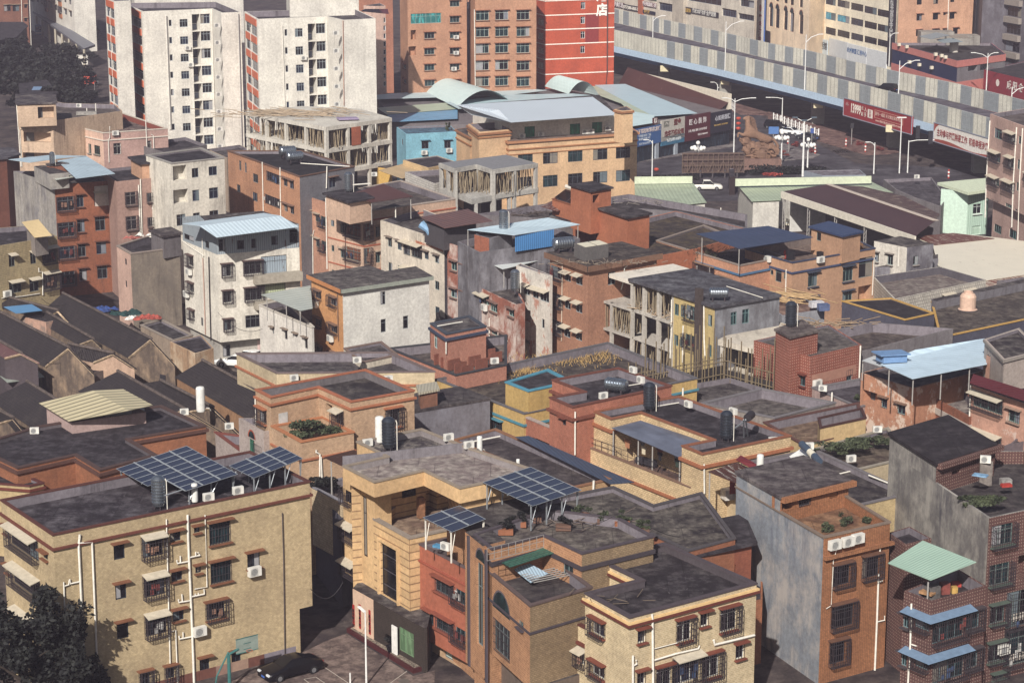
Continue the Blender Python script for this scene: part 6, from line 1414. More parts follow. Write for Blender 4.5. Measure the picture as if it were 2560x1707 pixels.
MB().box(f.pt(u0+.25,z0-2.8,1.3),f.u*(u1-u0-.5),f.n*.04,(0,0,z1-z0+5.6)).build('white_field',plain('#d9d6d2'),o)
for i,ch in enumerate('賓裕酒店'):
 u,z=f.uw(tp('a2',2322,170+i*68));text('lettering',ch,plain('#9c2f38'),f.pt((u0+u1)/2,z,1.38),f.u,2.0,o,bold=.03)
u,z=f.uw(tp('a2',2325,75));MB().lathe([(.75,0),(.75,.06)],(0,0,0),16).v;
m=MB();cc=f.pt((u0+u1)/2,z,1.38);m.poly([cc+f.u*math.cos(i*.39)*.8+Vector((0,0,math.sin(i*.39)*.9))for i in range(16)]);m.build('emblem',plain('#b5584a'),o)
o=MB();u0,z1=f.uw(tp('a2',2190,240));u1,z0=f.uw(tp('a3',30,360));o.box(f.pt(u0,z0-2,.3),f.u*(u1-u0),f.n*.2,(0,0,z1-z0+2)).build('dark_board',plain('#2a1c22'),h.root)
h.done()
h=House('office_block','cream office block with ribbon windows, white banners and a black vertical name board','building',frame='#3f444c',glass=[GL_D,GL_D,GL_B],sill='#a59c84')
V=h.vol('a3 1165 600 4; a3 1300 560 4; a3 1200 400 4; a3 500 430 4',32,0,CH2,DKR,.4);f=V[3]
for x,w in((530,90),(637,110),(762,110),(885,112),(1005,112)):
 dy=(x-530)*.235
 for k_ in(0,138,-137):h.win(f,'a3 %d %d %d %d'%(x,108+dy+k_,x+w,108+dy+k_+88),'p',mull=2,glass=glassm('#2f8ab5',.4)if(k_==0 and x<700)else None)
for(x0,x1,y0,c,tx)in((415,560,330,'#3a4656','旺彩生活馆'),(580,745,345,'#b9bec2',''),(750,922,390,'#c9cdd0','杭州商盟·汇创中心'),(928,1105,435,'#c9cdd0','')):
 u0,z1=f.uw(tp('a3',x0,y0));u1,z0=f.uw(tp('a3',x1,y0+120));o=MB().box(f.pt(u0,z1-4.2,.2),f.u*(u1-u0-.1),f.n*.3,(0,0,4.0)).build('banner',plain(c if x0!=415 else '#aebcc4',.6),h.root)
 if tx:text('lettering',tx,plain('#2f5f9c' if x0>500 else '#22242c'),f.pt((u0+u1)/2,z1-1.8,.53),f.u,1.3 if x0>500 else 1.9,o,bold=.02)
u0,_=f.uw(tp('a3',1122,200));u1,z0=f.uw(tp('a3',1165,600));o=MB().box(f.pt(u0,4,.2),f.u*(u1-u0),f.n*.3,(0,0,28)).build('name_board',plain('#24202a'),h.root)
for ch,(x,y)in zip('新光商业大厦',((1145,15),(1145,80),(1142,140),(1141,195),(1140,250),(1137,315))):
 u,z=f.uw(tp('a3',x,y));text('lettering',ch,plain('#b9b9b9'),f.pt((u0+u1)/2,z,.53),f.u,1.9,o,bold=.02)
h.done()
h=House('apartment_tower','salmon block with small dark windows and rusty streak, upper right','tower',frame='#4a4444',glass=GL_D,sill='#a5705a')
V=h.vol('a3 1185 400 12; a3 1870 350 12; a3 1900 250 12; a3 1200 300 12',34,0,wallm('#d39c7a',None,.3,streak='#7a4424'),DKR,.4);f=V[0]
h.win(f,'a3 1368 -20 1412 45; 1520 -25 1562 38; 1675 -20 1710 22; 1365 128 1412 190; 1515 120 1562 182; 1610 115 1632 142; 1668 113 1712 175; 1360 272 1405 332; 1510 265 1560 305; 1605 262 1628 290; 1700 255 1742 312','l',mull=0);h.pipe(f,'a3 1655 0; 1645 330',.1);h.done()
h=House('restaurant','dark blue and salmon banded restaurant with shacks on its roof beside the flyover','building',frame='#4a4a50',glass=GL_D)
V=h.vol('a3 1740 560; a3 2180 500; a3 2050 400; a3 1145 395',12.6,0,plain('#1f2a52',.7),roofm('#3f3a3e','#5f5a5a',.5),.5,.2,bands=[(0,1.3,.1,'#c97066'),(4.2,2.1,.1,'#c97066')],fm={0:wallm('#77747a',None,.4)})
h.win(V[0],'a3 1840 580 1920 650; 1950 575 2030 645','o')
for(x,y)in((1218,410),(1290,430),(1555,500),(1610,512),(1645,525),(1315,570),(1405,595),(1518,622)):
 u,z=V[3].uw(tp('a3',x,y));MB().box(V[3].pt(u-.25,z-.3,.1),V[3].u*.6,V[3].n*.6,(0,0,.6)).build('floodlight',plain('#c9bfa9'),h.root)
SH=wallm('#8a8680',None,.9)
c=A('a3',1400,410,12.2);m=MB();m.box(c,(7,0,0),(0,4,0),(0,0,2.6));m.box(c+Vector((5,-2,0)),(7,0,0),(0,4,0),(0,0,2));m.build('shack',SH,h.root)
sheet('shack_roof',zq(1920,0,.27234,'1385 335;1500 362;1670 325;1545 300',15.2),sheetm('#7d8f9a'),h.root);sheet('shack_roof',zq(1920,0,.27234,'1545 365;1600 395;1790 385;1700 352',14.6),sheetm('#7d949f'),h.root);sheet('shack_roof',zq(1920,0,.27234,'1650 330;1700 350;1900 360;1800 325',14.8),sheetm('#8a857c'),h.root)
MB().lathe([(.01,2.2),(.9,2.1),(.9,0)],A('a3',1705,480,12.2),12).build('white_drum',plain('#b9b2a6'),h.root)
h.done()
h=House('apartment_tower','shaded dark grey slab with stacked balconies, top right corner','tower',frame='#5a5660',glass=GL_D)
V=h.vol('a3 1950 410 12; a3 2170 430 12; a3 3000 600 12; a3 3000 300 12; a3 1900 300 12',36,0,wallm('#5a5660',None,.5,patch='#6f6c76',pa=.8),DKR,.4)
f=V[1]
for i in range(6):
 z=10+3.6*i;MB().box(f.pt(.3,z,0),f.u*6,f.n*.8,(0,0,1.2)).build('balcony',plain('#8a8078',.8),h.root)
 h.hole(f,.4,z+1.3,6,z+3.2,'p',mull=3)
h.done()
h=House('shop_building','low shop with a red fascia and white round emblem behind the far barrier, right','shop')
V=h.vol('a3 1975 800 5; a3 2900 1010 5; a3 2950 900 5; a3 2100 700 5',10.2,0,plain('#8f2430',.7),DKR,.2)if 0 else h.vol('a3 2600 950 7; a3 2800 900 7; a3 2400 700 7; a3 1975 790 7',10.2,0,plain('#8f2430',.7),DKR,.2)
f=V[3];u,z=f.uw(tp('a3',2110,762));m=MB();m.poly([f.pt(u+math.cos(i*.4)*.7,z+math.sin(i*.4)*.7,.06)for i in range(16)]);m.build('emblem',plain('#d9cfc6'),h.root)
u,z=f.uw(tp('a3',2270,800));text('lettering','咸 阳 食',plain('#d9cfc6'),f.pt(u,z,.1),f.u,1.8,h.root,bold=.02)
h.done()
# old tiled village, left
def zz(spec,z):return zq(0,700,.22963,spec,z)
OT_=tilem('#2e282c');OWL=wallm('#5f5046',None,1.,patch='#94795f',pa=.9,streak='#2a2528')
def gable(label,r0,r1,eL,zr,ze,wall=None,mat=None,name='tiled_cottage',win=None,wy=None,over=.25):
 """r0 far end and r1 near end of the ridge, eL the near corner of the left eave"""
 h=thing(name,label,'cottage' if name=='tiled_cottage' else 'shed',(r1 .x,r1 .y,0));mat=mat or OT_;wall=wall or OWL
 w=Vector((eL.x-r1 .x,eL.y-r1 .y,0));d=(r1-r0);d.z=0
 R0,R1=Vector((r0 .x,r0 .y,zr)),Vector((r1 .x,r1 .y,zr));dz=Vector((0,0,ze-zr))
 o=d.normalized()*over
 sheet('roof',[R0-o,R1+o,R1+o+(w+dz)*1.06,R0-o+(w+dz)*1.06],mat,h,th=.12);sheet('roof',[R0-o,R1+o,R1+o+(-w+dz)*1.06,R0-o+(-w+dz)*1.06],mat,h,th=.12)
 MB().tube([R0-o+Vector((0,0,.08)),R1+o+Vector((0,0,.08))],.16,6).build('ridge',plain('#5a4d48',.9,var=.4),h)
 m=MB();f0,f1=R1+w,R1-w;b0,b1=R0+w,R0-w;g=Vector((0,0,0))
 def pr(p,z):return Vector((p.x,p.y,z))
 L1=(w*2).length;L2=d.length
 for(p,q,L,top)in((f0,f1,L1,R1),(b1,b0,L1,R0)):
  m.poly([pr(p,0),pr(q,0),pr(q,ze-.1),pr(p,ze-.1)],[(0,0),(L,0),(L,ze),(0,ze)]);m.poly([pr(p,ze-.1),pr(q,ze-.1),pr(top,zr-.12)],[(0,ze),(L,ze),(L/2,zr)])
 for(p,q)in((b0,f0),(f1,b1)):m.poly([pr(p,0),pr(q,0),pr(q,ze-.1),pr(p,ze-.1)],[(0,0),(L2,0),(L2,ze),(0,ze)])
 m.build('wall',wall,h)
 m=MB()
 for(p,s_)in((f0,1),(f1,1)):
  a=pr(p,ze)+o*.4;b=pr(R1,zr)+o*.4;m.tube([a+Vector((0,0,-.12)),b+Vector((0,0,-.12))],.14,4)
 m.build('verge',plain('#a58a6c',.9,var=.5),h)
 if win:
  e=(f1-f0).normalized();nn=Vector((e.y,-e.x,0));
  for(a,z,ww,hh)in win:p=f0+e*(a*L1);q=MB().box(pr(p,z)+nn*.02,e*ww,nn*.05,(0,0,hh)).build('window',plain('#2c2a30'),h);MB().bars(pr(p,z)+nn*.08,e*ww,(0,0,hh),4,2,.03).build('grille',BAR,q)
 return h
gable('long tiled cottage with ochre stained gable, centre of the old village',zz('690 150',6.6)[0],zz('1640 640',6.6)[0],zz('1400 815',4.4)[0],6.6,4.2,win=[(.68,1.6,.75,1.3)])
gable('old tiled cottage with broad sooty pale capped gable, left of the long cottage',zz('-40 330',7.0)[0],zz('745 735',7.0)[0],zz('492 912',4.8)[0],7.0,4.6)
gable('old tiled cottage with its ridge ending above the small yard',zz('1290 1000',6.4)[0],zz('2000 1400',6.4)[0],zz('1560 1590',4.4)[0],6.4,4.2)
gable('small dark tiled cottage beside the cream ribbed shed roof, left edge',zz('300 1110',6.2)[0],zz('900 1480',6.2)[0],zz('480 1650',4.2)[0],6.2,4.0)
gable('dark tiled cottage with timber eave, in front of the parked white cars',A('c0',1865,178,6.8),A('c0',2560,560,6.8),A('c0',2290,700,4.6),6.8,4.5,wall=wallm('#9a6f4c',None,.6))
gable('low tiled lean to between the two pale gables of the village',zz('640 560',5.2)[0],zz('1120 830',5.2)[0],zz('900 800',4.0)[0],5.2,4.0)if 0 else None
gable('rust red ribbed metal roofed house at the left edge of the village',zz('-60 640',6.6)[0],zz('225 795',6.6)[0],zz('50 842',5.9)[0],6.6,5.9,mat=sheetm('#5a3a3a','#8a7068',.3,period=.4,line=1.5),wall=wallm('#4a4046',stain=.6),over=.3)
gable('sunken tiled roof behind the sooty gabled cottage',zz('520 360',5.0)[0],zz('1010 640',5.0)[0],zz('850 700',3.8)[0],5.0,3.8)
gable('low tiled roof joining the two central cottages',zz('760 700',5.6)[0],zz('1230 800',5.6)[0],zz('1010 870',4.6)[0],5.6,4.4,wall=wallm('#b5927a',stain=.7))
gable('tiled roof ending at the foot of the olive tiled house',zz('-200 260',5.6)[0],zz('150 420',5.6)[0],zz('-60 520',4.0)[0],5.6,4.0)
gable('rear tiled cottage roof below the rust brown walk up',zz('120 200',5.4)[0],zz('620 330',5.4)[0],zz('480 420',4.0)[0],5.4,4.0)
gable('tiled cottage roof between the yard and the tan cornice house',A('c0',1480,360,5.4),A('c0',1950,600,5.4),A('c0',1700,640,3.8),5.4,3.8)
gable('tiled roof filling the corner right of the parked white cars',A('c0',2150,270,5.4),A('c1',200,420,5.4),A('c1',20,470,4.0),5.4,3.8)
gable('dark tiled roof at the far left between the cottages and orange brick house',A('c0',-150,560,5.6),A('c0',120,700,5.6),A('c0',-60,760,4.0),5.6,4.0)
g_=thing('ribbed_shed','shed with cream ribbed twin pitch roof and pink side wall beside the dark flat roof','shed',tuple(A('c0',630,728,0)))
CRS=sheetm('#c5b68c',period=.95,line=.3,dirt=.25)
a,b,c,d,e,f_=A('c0',355,562,8.6),A('c0',628,730,8.6),A('c0',1180,630,9.3),A('c0',850,446,9.3),A('c0',1130,434,9.0),A('c0',1405,582,9.0)
sheet('roof',[a,b,c,d],CRS,g_,flip=False);sheet('roof',[d,c,f_,e],CRS,g_)
q=[Vector((p.x,p.y))for p in(b,f_,e,a)];q=inset(q if area(q)>0 else q[::-1],.5);MB().prism(q,0,8.3,top=False).build('wall',wallm('#a98d88',None,.3),g_)
def loose_sheet(label,P,mat,cat='metal sheet',zb=None,name='metal_sheet'):
 o=sheet(name,P,mat,None);tag(o,label,cat)
 r=thing(name,label,cat,(P[0].x,P[0].y,0))if 0 else None
 return o
loose_sheet('bright blue metal sheet roof lying over a village wall, left',zz('40 292;175 362;460 330;345 262',5.4),sheetm('#4f8fc8',period=.5))
loose_sheet('grey green ribbed awning sheet under the rust red roofed house',zz('0 1045;80 1115;485 1055;410 980',3.6),sheetm('#9aa59a','#6a5a4c',.3,period=.25,line=.5))
loose_sheet('small pale blue awning on the yard doorway between the cottages',zz('968 925;1030 978;1160 950;1110 900',3.4),sheetm('#8fb5cc',line=.7))
h=House('small_house','low village outbuilding with dark doorway beneath the small pale blue awning')
V=h.vol(zz('1000 1010;1250 960;1150 870;960 930',3.6),3.6,0,wallm('#5a4c48',stain=.6),DKR,.1);h.done()
h=House('small_house','broken pink wall stub standing below the bright blue metal sheet')
V=h.vol(zz('500 460;640 430;490 370;245 400',4.6),4.6,0,wallm('#b98d78',None,.6,patch='#8a7468',pa=.7),DKR,.2);h.done()
h=House('flat_roof_house','dark grey flat roofed shed with leaning concrete slab at the foot of the white house')
V=h.vol(zz('1880 660;2100 600;1760 430;1530 490',4.4),4.4,0,wallm('#9a8674',None,.9),roofm('#3a363b','#5f5a5e',.5),.3,.2,cop='#8a7d72');h.done()
h=House('plaster_house','plaster walled old house end with patched wall right of the ochre gable')
V=h.vol([A('c0',1790,110,5),A('c0',1960,60,5),A('c0',1850,-60,5),A('c0',1560,0,5)],5,0,wallm('#b08a68',None,.8,patch='#cbb79a',pa=.8),DKR,.2);h.done()
for(x,y,c,lb)in((250,0,'#2f4fae','blue plastic heap'),):
 pass
def heap(label,P,s,col,n=9,cat='rubbish',name='rubbish_heap',flat=.6,mat=None):
 m=MB()
 for i in range(n):
  c=P+Vector((random.gauss(0,s[0]),random.gauss(0,s[1]),random.random()*s[2]*.4));r=random.uniform(.5,.95)*min(1,s[0]+.3)
  k=7;pts_=[c+Vector((math.cos(j*.9)*r*random.uniform(.6,1.2),math.sin(j*.9)*r*random.uniform(.6,1.2),random.uniform(-.1,.15)))for j in range(k)];t=c+Vector((random.uniform(-.1,.1),0,r*flat))
  for j in range(k):m.poly([pts_[j],pts_[(j+1)%k],t])
 return tag(m.build(name,mat or plain(col,.7,var=.5)),label,cat)
heap('crumpled blue tarpaulin heap behind the long tiled cottage',zz('1190 330',3.5)[0],(.6,.4,.6),'#2a4790',7)
heap('dark green plastic heap between the cottage ridge and stained wall',zz('1330 380',3)[0],(1.2,.6,.6),'#1c3f3f',10)
heap('red torn tarpaulin strip over the low shed roof',zz('1640 420',4.6)[0],(.9,.2,.2),'#a84438',7)
heap('white plastic tub pile beside the red tarpaulin',zz('1430 430',4.2)[0],(.5,.3,.6),'#d5d2cc',6)
heap('crumpled red yellow and white cloth heap on the stained narrow house roof',A('b0',1390,640,8.9),(1.4,.5,1.0),'#b05a50',12);heap('white cloth draped over the roof corner of the stained narrow house',A('b0',1430,610,9.4),(1.2,.4,.8),'#cfc9bf',9)
# right hand sheds
BRS=sheetm('#4a2c2c','#a58a80',.0,period=.5,line=.85,dirt=.4)
sh=thing('open_shed','wide open sided shed with maroon metal roof and thick cream fascia','shed',tuple(A('b3',1340,700,0)))
a,b,c,d=A('b3',118,192,6.4),A('b3',550,125,7.2),A('b3',1535,458,7.2),A('b3',1345,606,6.4)
sheet('roof',[b,c,d,a],BRS,sh);sheet('roof',[b,c,A('b3',1580,400,6.6),A('b3',1250,235,6.6),A('b3',870,145,6.6)],sheetm('#4f332f','#b5a58c',.35,period=.4),sh)
m=MB();e=d-a;n_=Vector((e.y,-e.x,0)).normalized();m.box(a-Vector((0,0,.95)),e,-n_*.25,(0,0,1.0));m.build('fascia',plain('#cfc6b4',.7),sh)
for t in(.02,.22,.43,.65,.9):
 p=a+e*t;q=MB();
 for dx in(0,.3):q.box((p.x+dx,p.y+.2,0),(.1,0,0),(0,.1,0),(0,0,5.6))
 for i in range(9):q.tube([(p.x+.05,p.y+.25,i*.6),(p.x+.35,p.y+.25,i*.6+.6)],.03,4,cap=False)
 q.build('post',BARL,sh)
wq=[a+(b-a)*.1,a+(b-a)*1.0];MB().box(Vector((wq[0].x,wq[0].y,0))+Vector((1,2,0)),Vector(((b-a).x,(b-a).y,0)),(.2,0,0),(0,0,5.8)).build('end_wall',plain('#b9b6b0'),sh)
MB().box(Vector((b.x,b.y+1,0)),Vector(((c-b).x,(c-b).y,0)),(0,.2,0),(0,0,6)).build('back_wall',plain('#5a5458'),sh)
MB().rect((0,0,0),(0,0,0),(0,0,0))
sheet('ridge_cap',[b+Vector((-.4,0,.06)),c+Vector((-.4,0,.06)),c+Vector((.5,0,.06)),b+Vector((.5,0,.06))],plain('#b9a99a'),sh)
cs=thing('metal_hall','huge flat cream metal roof with rust patches, right edge','hall',tuple(A('b3',2000,1100,0)))
Pc=pts('b3 1345 608; b3 1700 572; b3 2090 612; b3 2700 690; b3 2700 900; b3 2000 1005; b3 1560 870; b3 1515 690',5.4)
sheet('roof',[Pc[i]for i in range(8)],sheetm('#d6cdb8','#8a5a4a',.12,period=.35,line=.93,dirt=.15),cs)
sheet('roof',pts('b3 2000 1005; b3 2700 905; b3 2700 970; b3 2000 1105',5.3),sheetm('#cdbfa8','#7a3f33',.75,period=.5,line=.7),cs)
sheet('roof',pts('b3 1350 604; b3 1700 570; b3 2080 620; b3 1530 680',5.5),sheetm('#c9bca6','#6a3a30',1.0,period=.3,line=.8),cs)
q=[Vector((p.x,p.y))for p in Pc];q=inset(q if area(q)>0 else q[::-1],.8);MB().prism(q,0,5.0,top=False).build('wall',wallm('#a59c90',stain=.5),cs)
h=House('small_house','pale mint green metal clad house between the sheds and the pink block',frame='#c9d5cc',sill='#c9d5cc')
MG=sheetm('#a9c9b5',line=.75,period=.35,dirt=.2)
zt=ztop((1920+1838*T_,427+197*T_),(1920+1838*T_,427+600*T_));
V=h.vol('b3 1838 197; b3 2030 178; b3 2005 68; b3 1590 165',zt,0,plain('#b9d5c2',.7),par=0,fm={0:MG})
sheet('roof',pts('b3 1838 200; b3 2040 170; b3 2010 66; b3 1555 108',zt+.4),plain('#c2cdae',.7),h.root,th=.4)
h.win(V[0],'b3 1885 308 1955 392','s');h.win(V[0],'b3 1875 510 1950 590','p',glass=plain('#9fbfa9'),mull=0);h.done()
zp=19.4
h=House('apartment_house','pink grey apartment block with caged windows and awnings, upper right edge',frame='#5f8480',glass=[GL_T,GL_D],sill='#9a8478')
PG_=wallm('#bb968a',None,.45)
V=h.vol('a3 2700 1290; a3 3000 1200; a3 2600 960; a3 2040 1048',zp,7.6,PG_,roofm('#6a5f5c','#857a75',.5),.6,.2);f=V[3]
P=h.vols[0]['P'];dB=(P[3]-P[0]).normalized();nA=(P[1]-P[0]).normalized()
W2=h.vol([P[0]+nA*1.2,P[1],P[2],P[3]+nA*1.2-dB*1.5],7.6,0,PG_,par=0)
h.win(f,'a3 2080 1170 2145 1290; b3 2045 255 2108 370; 2178 290 2245 410; 2355 345 2420 470','p',mull=1);h.win(f,'a3 2195 1205 2280 1320; 2045 1380 2130 1500; 2200 1430 2265 1555; b3 2040 40 2120 150; 2170 80 2260 200; 2380 10 2450 120','cax');h.win(f,'a3 2300 1245 2325 1330; 2290 1460 2310 1560; b3 2280 100 2298 190; 2265 345 2285 425','p',mull=0)
h.win(W2[3],'b3 2075 480 2140 590; 2215 525 2280 640','p')
for sp in('a3 2045 1110; b3 2012 80; 2000 430','a3 2290 1170; b3 2262 60; 2245 520','a3 2345 1180; b3 2318 80; 2300 640'):h.pipe(f,sp,.09)
h.done()
for(lb,R_spec,z0,wl,fs_,pd)in(('green metal roofed shed in the tower shadow beside the avenue','b2 1125 105; b2 1655 102; b2 1788 292; b2 1400 330; b2 1130 330',4.6,None,('b2 1125 105; b2 1655 100; b2 1660 60; b2 1130 75',5.0),.6),('long green metal roofed shed with pale fascia behind the maroon shed','b2 2060 122; b3 945 98; b3 1150 200; b3 560 130; b3 118 200; b3 118 270; b2 2200 282',5.2,None,('b2 2050 125; b3 948 98; b3 940 48; b2 2045 85',5.8),.3)):
 o=thing('green_shed',lb,'shed',tuple(pts(R_spec,0)[0]));P=pts(R_spec,z0);sheet('roof',P,sheetm('#9fae90',line=.78,period=.6,dirt=.5),o)
 q=[Vector((p.x,p.y))for p in P];q=q if area(q)>0 else q[::-1];MB().prism(inset(q,.25),0,z0-.25,top=False).build('wall',wallm('#c2bfb6',None,.6),o)
 Pf=pts(*fs_);m=MB();e=Pf[1]-Pf[0];m.box(Pf[0]-Vector((0,0,.3)),e,Vector((0,.3,0)),(0,0,1.1));m.build('fascia',plain('#b9c2a4',.7),o)
h=House('flat_roof_house','low messy grey roof with white dish frames between the green shed and mint green house')
h.vol('b3 1590 330; b3 1640 250; b3 1500 60; b3 1060 80; b3 1170 170; b3 1330 240',4.6,0,wallm('#7a7478',stain=.8),roofm('#4f4a4e','#77707a',.5),.5,.15);h.done()
h=House('flat_roof_house','grey kiosk roofs beside the plaza in front of the avenue crossing')
h.vol('b3 500 45; b3 900 40; b3 840 -10; b3 330 0',3.4,0,plain('#7f8794'),roofm('#8a8790','#a5a2a8',.4),.1);h.done()
h=House('shop_building','dark strip of ground floor shops filling the gap behind the green metal roofed shed','shop')
h.vol('b2 2000 60; b2 2050 55; b2 2040 -20; b2 1990 -20',3,0,plain('#3a2c2c'),DKR,.1);h.done()
o=thing('billboard','rusty steel lattice back of a billboard standing before the horse statue','billboard',tuple(A('b2',1565,105,0)))
a,b=A('b2',1560,75,0),A('b2',2125,70,0);e=b-a
MB().box(a+Vector((0,.6,1.0)),e,(0,.15,0),(0,0,3.3)).build('panel',wallm('#54403c',None,.5),o)
m=MB();n=12
for i in range(n+1):m.box(a+e*(i/n)+Vector((0,0,0.9)),(.09,0,0),(0,.09,0),(0,0,3.4))
for j in(1.0,2.2,3.2,4.25):m.box(a+Vector((0,0,j)),e,(0,.1,0),(0,0,.1))
for i in range(n):m.tube([a+e*(i/n)+Vector((0,-.05,1.0 if i%2 else 3.0)),a+e*((i+1)/n)+Vector((0,-.05,3.0 if i%2 else 1.0))],.06,4)
m.build('lattice',plain('#6a5548',.8),o)
for i in range(5):MB().tube([a+e*(.1+.2*i)+Vector((0,.3,0)),a+e*(.1+.2*i)+Vector((0,.3,1.4))],.16,8).build('leg',plain('#4a4448'),o)
# gaps between houses
def filler(label,spec,z,wall,roof,par=.5):
 h=House('flat_roof_house',label);h.vol(spec,z,0,wall,roof,par,.15);h.done();return h
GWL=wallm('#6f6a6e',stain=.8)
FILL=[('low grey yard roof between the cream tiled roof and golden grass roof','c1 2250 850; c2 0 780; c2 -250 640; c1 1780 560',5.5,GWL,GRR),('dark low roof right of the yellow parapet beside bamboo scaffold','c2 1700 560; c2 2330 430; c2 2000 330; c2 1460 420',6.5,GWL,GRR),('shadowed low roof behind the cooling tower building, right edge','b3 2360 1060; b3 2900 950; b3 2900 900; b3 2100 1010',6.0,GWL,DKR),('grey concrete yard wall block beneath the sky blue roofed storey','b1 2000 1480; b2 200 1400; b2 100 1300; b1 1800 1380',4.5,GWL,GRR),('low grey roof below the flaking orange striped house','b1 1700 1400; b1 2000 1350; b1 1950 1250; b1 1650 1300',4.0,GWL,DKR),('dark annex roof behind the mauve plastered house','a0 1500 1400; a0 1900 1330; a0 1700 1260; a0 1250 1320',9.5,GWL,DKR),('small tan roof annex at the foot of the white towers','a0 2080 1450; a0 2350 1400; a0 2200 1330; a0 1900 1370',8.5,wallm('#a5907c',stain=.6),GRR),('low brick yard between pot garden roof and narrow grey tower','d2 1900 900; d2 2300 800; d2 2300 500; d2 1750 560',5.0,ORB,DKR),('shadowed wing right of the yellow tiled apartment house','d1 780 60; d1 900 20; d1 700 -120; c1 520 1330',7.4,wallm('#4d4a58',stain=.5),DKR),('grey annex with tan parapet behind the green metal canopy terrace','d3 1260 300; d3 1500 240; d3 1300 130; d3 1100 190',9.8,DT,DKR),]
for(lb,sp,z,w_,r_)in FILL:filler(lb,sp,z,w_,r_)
sc=thing('bamboo_scaffold','bamboo pole scaffold with dark netting wrapped around the building plot, right of centre','scaffold',tuple(A('c2',1650,500,0)))
BMB=plain('#75644a',.8)
def scaf(a,b,z0,z1,n,rows,ext):
 m=MB();e=b-a;m2=MB()
 for i in range(n+1):
  p=a+e*(i/n);m.tube([(p.x,p.y,z0),(p.x+random.uniform(-.1,.1),p.y,z1+random.random()*ext)],.06,4,cap=False)
 for j in range(rows):
  z=z0+(z1-z0)*(j+.9)/rows;m.tube([(a.x,a.y-.05,z+random.uniform(-.1,.1)),(b.x,b.y-.05,z+random.uniform(-.1,.1))],.055,4,cap=False)
 for i in range(5):
  t=random.random()*.8;p,q=a+e*t,a+e*(t+.15);m.tube([(p.x,p.y-.1,z0+1),(q.x,q.y-.1,z1)],.05,4,cap=False)
 o=m.build('pole',BMB,sc);o['kind']='stuff'
a,b,c=A('c2',1180,300,8.5),A('c2',1950,140,8.5),A('c2',2400,255,8.5)
scaf(a,b,0,8.3,22,6,3.4);scaf(b,c,0,8.3,14,6,3.4);scaf(a+Vector((-1,2.2,0)),b+Vector((0,2.2,0)),2,8,12,4,4.0)
NETM=plain('#2f2b2c',.95);q=MB();e=b-a;q.rect((a.x,a.y+.3,1),(e.x,e.y,0),(0,0,6.6));e=c-b;q.rect((b.x,b.y+.3,1),(e.x,e.y,0),(0,0,6.2));q.build('netting',NETM,sc)
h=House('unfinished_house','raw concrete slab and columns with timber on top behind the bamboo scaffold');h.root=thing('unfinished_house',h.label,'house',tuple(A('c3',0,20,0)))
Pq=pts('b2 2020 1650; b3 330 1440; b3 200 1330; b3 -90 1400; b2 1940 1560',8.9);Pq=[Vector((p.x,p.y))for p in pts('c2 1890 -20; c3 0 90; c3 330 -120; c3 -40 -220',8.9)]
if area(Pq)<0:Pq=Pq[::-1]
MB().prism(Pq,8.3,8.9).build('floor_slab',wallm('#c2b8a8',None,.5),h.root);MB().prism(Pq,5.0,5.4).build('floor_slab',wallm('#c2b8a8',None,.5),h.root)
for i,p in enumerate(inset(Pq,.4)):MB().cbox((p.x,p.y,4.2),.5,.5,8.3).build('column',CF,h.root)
MB().prism(inset(Pq,2.5),0,8.2).build('shade_core',plain('#2f282a',.9),h.root)  # near-black block added as the shade between the slabs
litter('pole_pile','heap of bamboo and timber offcuts on the raw concrete slab behind the scaffold',A('b3',560,1430,9.2),1.8,1.0,70,2.6,'#8f765c');litter('pole_pile','long bamboo poles stacked on the low slab below the beige orange house',A('b3',180,1180,8.6),2.2,1.2,60,5,'#b08c5c',2.6)
filler('tan slab roof heaped with bamboo below the beige orange house','b3 130 1330; b3 520 1270; b3 300 1150; b2 2280 1200',8.2,wallm('#8d8f98',None,.4),roofm('#a5806a','#b5927a',.4),.15)
# roof tanks, air units, solar panels
STEEL=plain('#9fa8b2',.25,.9);STEEL2=plain('#59616e',.3,.85);WPL=plain('#d3d2cd',.5)
def place(src,loc,rz,label,group=None,first=[set()]):
 if id(src)in[i for i in first[0]]:o=copy_tree(src)
 else:o=src;first[0].add(id(src))
 o.location=loc;o.rotation_euler=(0,0,rz);o['label']=label
 if group:o['group']=group
 return o
def mk_tankv(mat):
 r=thing('water_tank','','water tank');P=[(.34,.0),(.38,.15)]
 z=.15
 for i in range(8):P+=[(.44,z+.04),(.44,z+.14),(.405,z+.17),(.405,z+.2)];z+=.2
 P+=[(.4,z+.02),(.25,z+.16),(.12,z+.2),(.0,z+.22)]
 MB().lathe(P,(0,0,.25),20).build('tank',mat,r,smooth=False)
 m=MB()
 for i in range(4):a=i*math.pi/2+.4;m.box((math.cos(a)*.3-.03,math.sin(a)*.3-.03,0),(.06,0,0),(0,.06,0),(0,0,.3))
 m.build('stand',BAR,r);MB().tube([(.46,0,2.0),(.52,0,1.8),(.52,0,0)],.03,5).build('pipe',PIPE,r);return r
def mk_tankh(mat,ribs=True,L=1.7,R=.45):
 r=thing('water_tank','','water tank');P=[(0,0),(R*.8,.04),(R,.14)];x=.14
 n=7
 for i in range(n):
  w=(L-.28)/n
  if ribs:P+=[(R+.02,x+w*.2),(R+.02,x+w*.6),(R-.03,x+w*.75),(R-.03,x+w*.95)]
  x+=w
 P+=[(R,L-.14),(R*.8,L-.04),(0,L)]
 MB().lathe([(a,b-L/2)for a,b in P],(0,0,R+.25),18,'x').build('tank',mat,r,smooth=not ribs)
 m=MB()
 for x in(-L*.3,L*.3):m.box((x-.05,-R*.7,0),(.1,0,0),(0,R*1.4,0),(0,0,.4))
 m.build('stand',BAR,r);return r
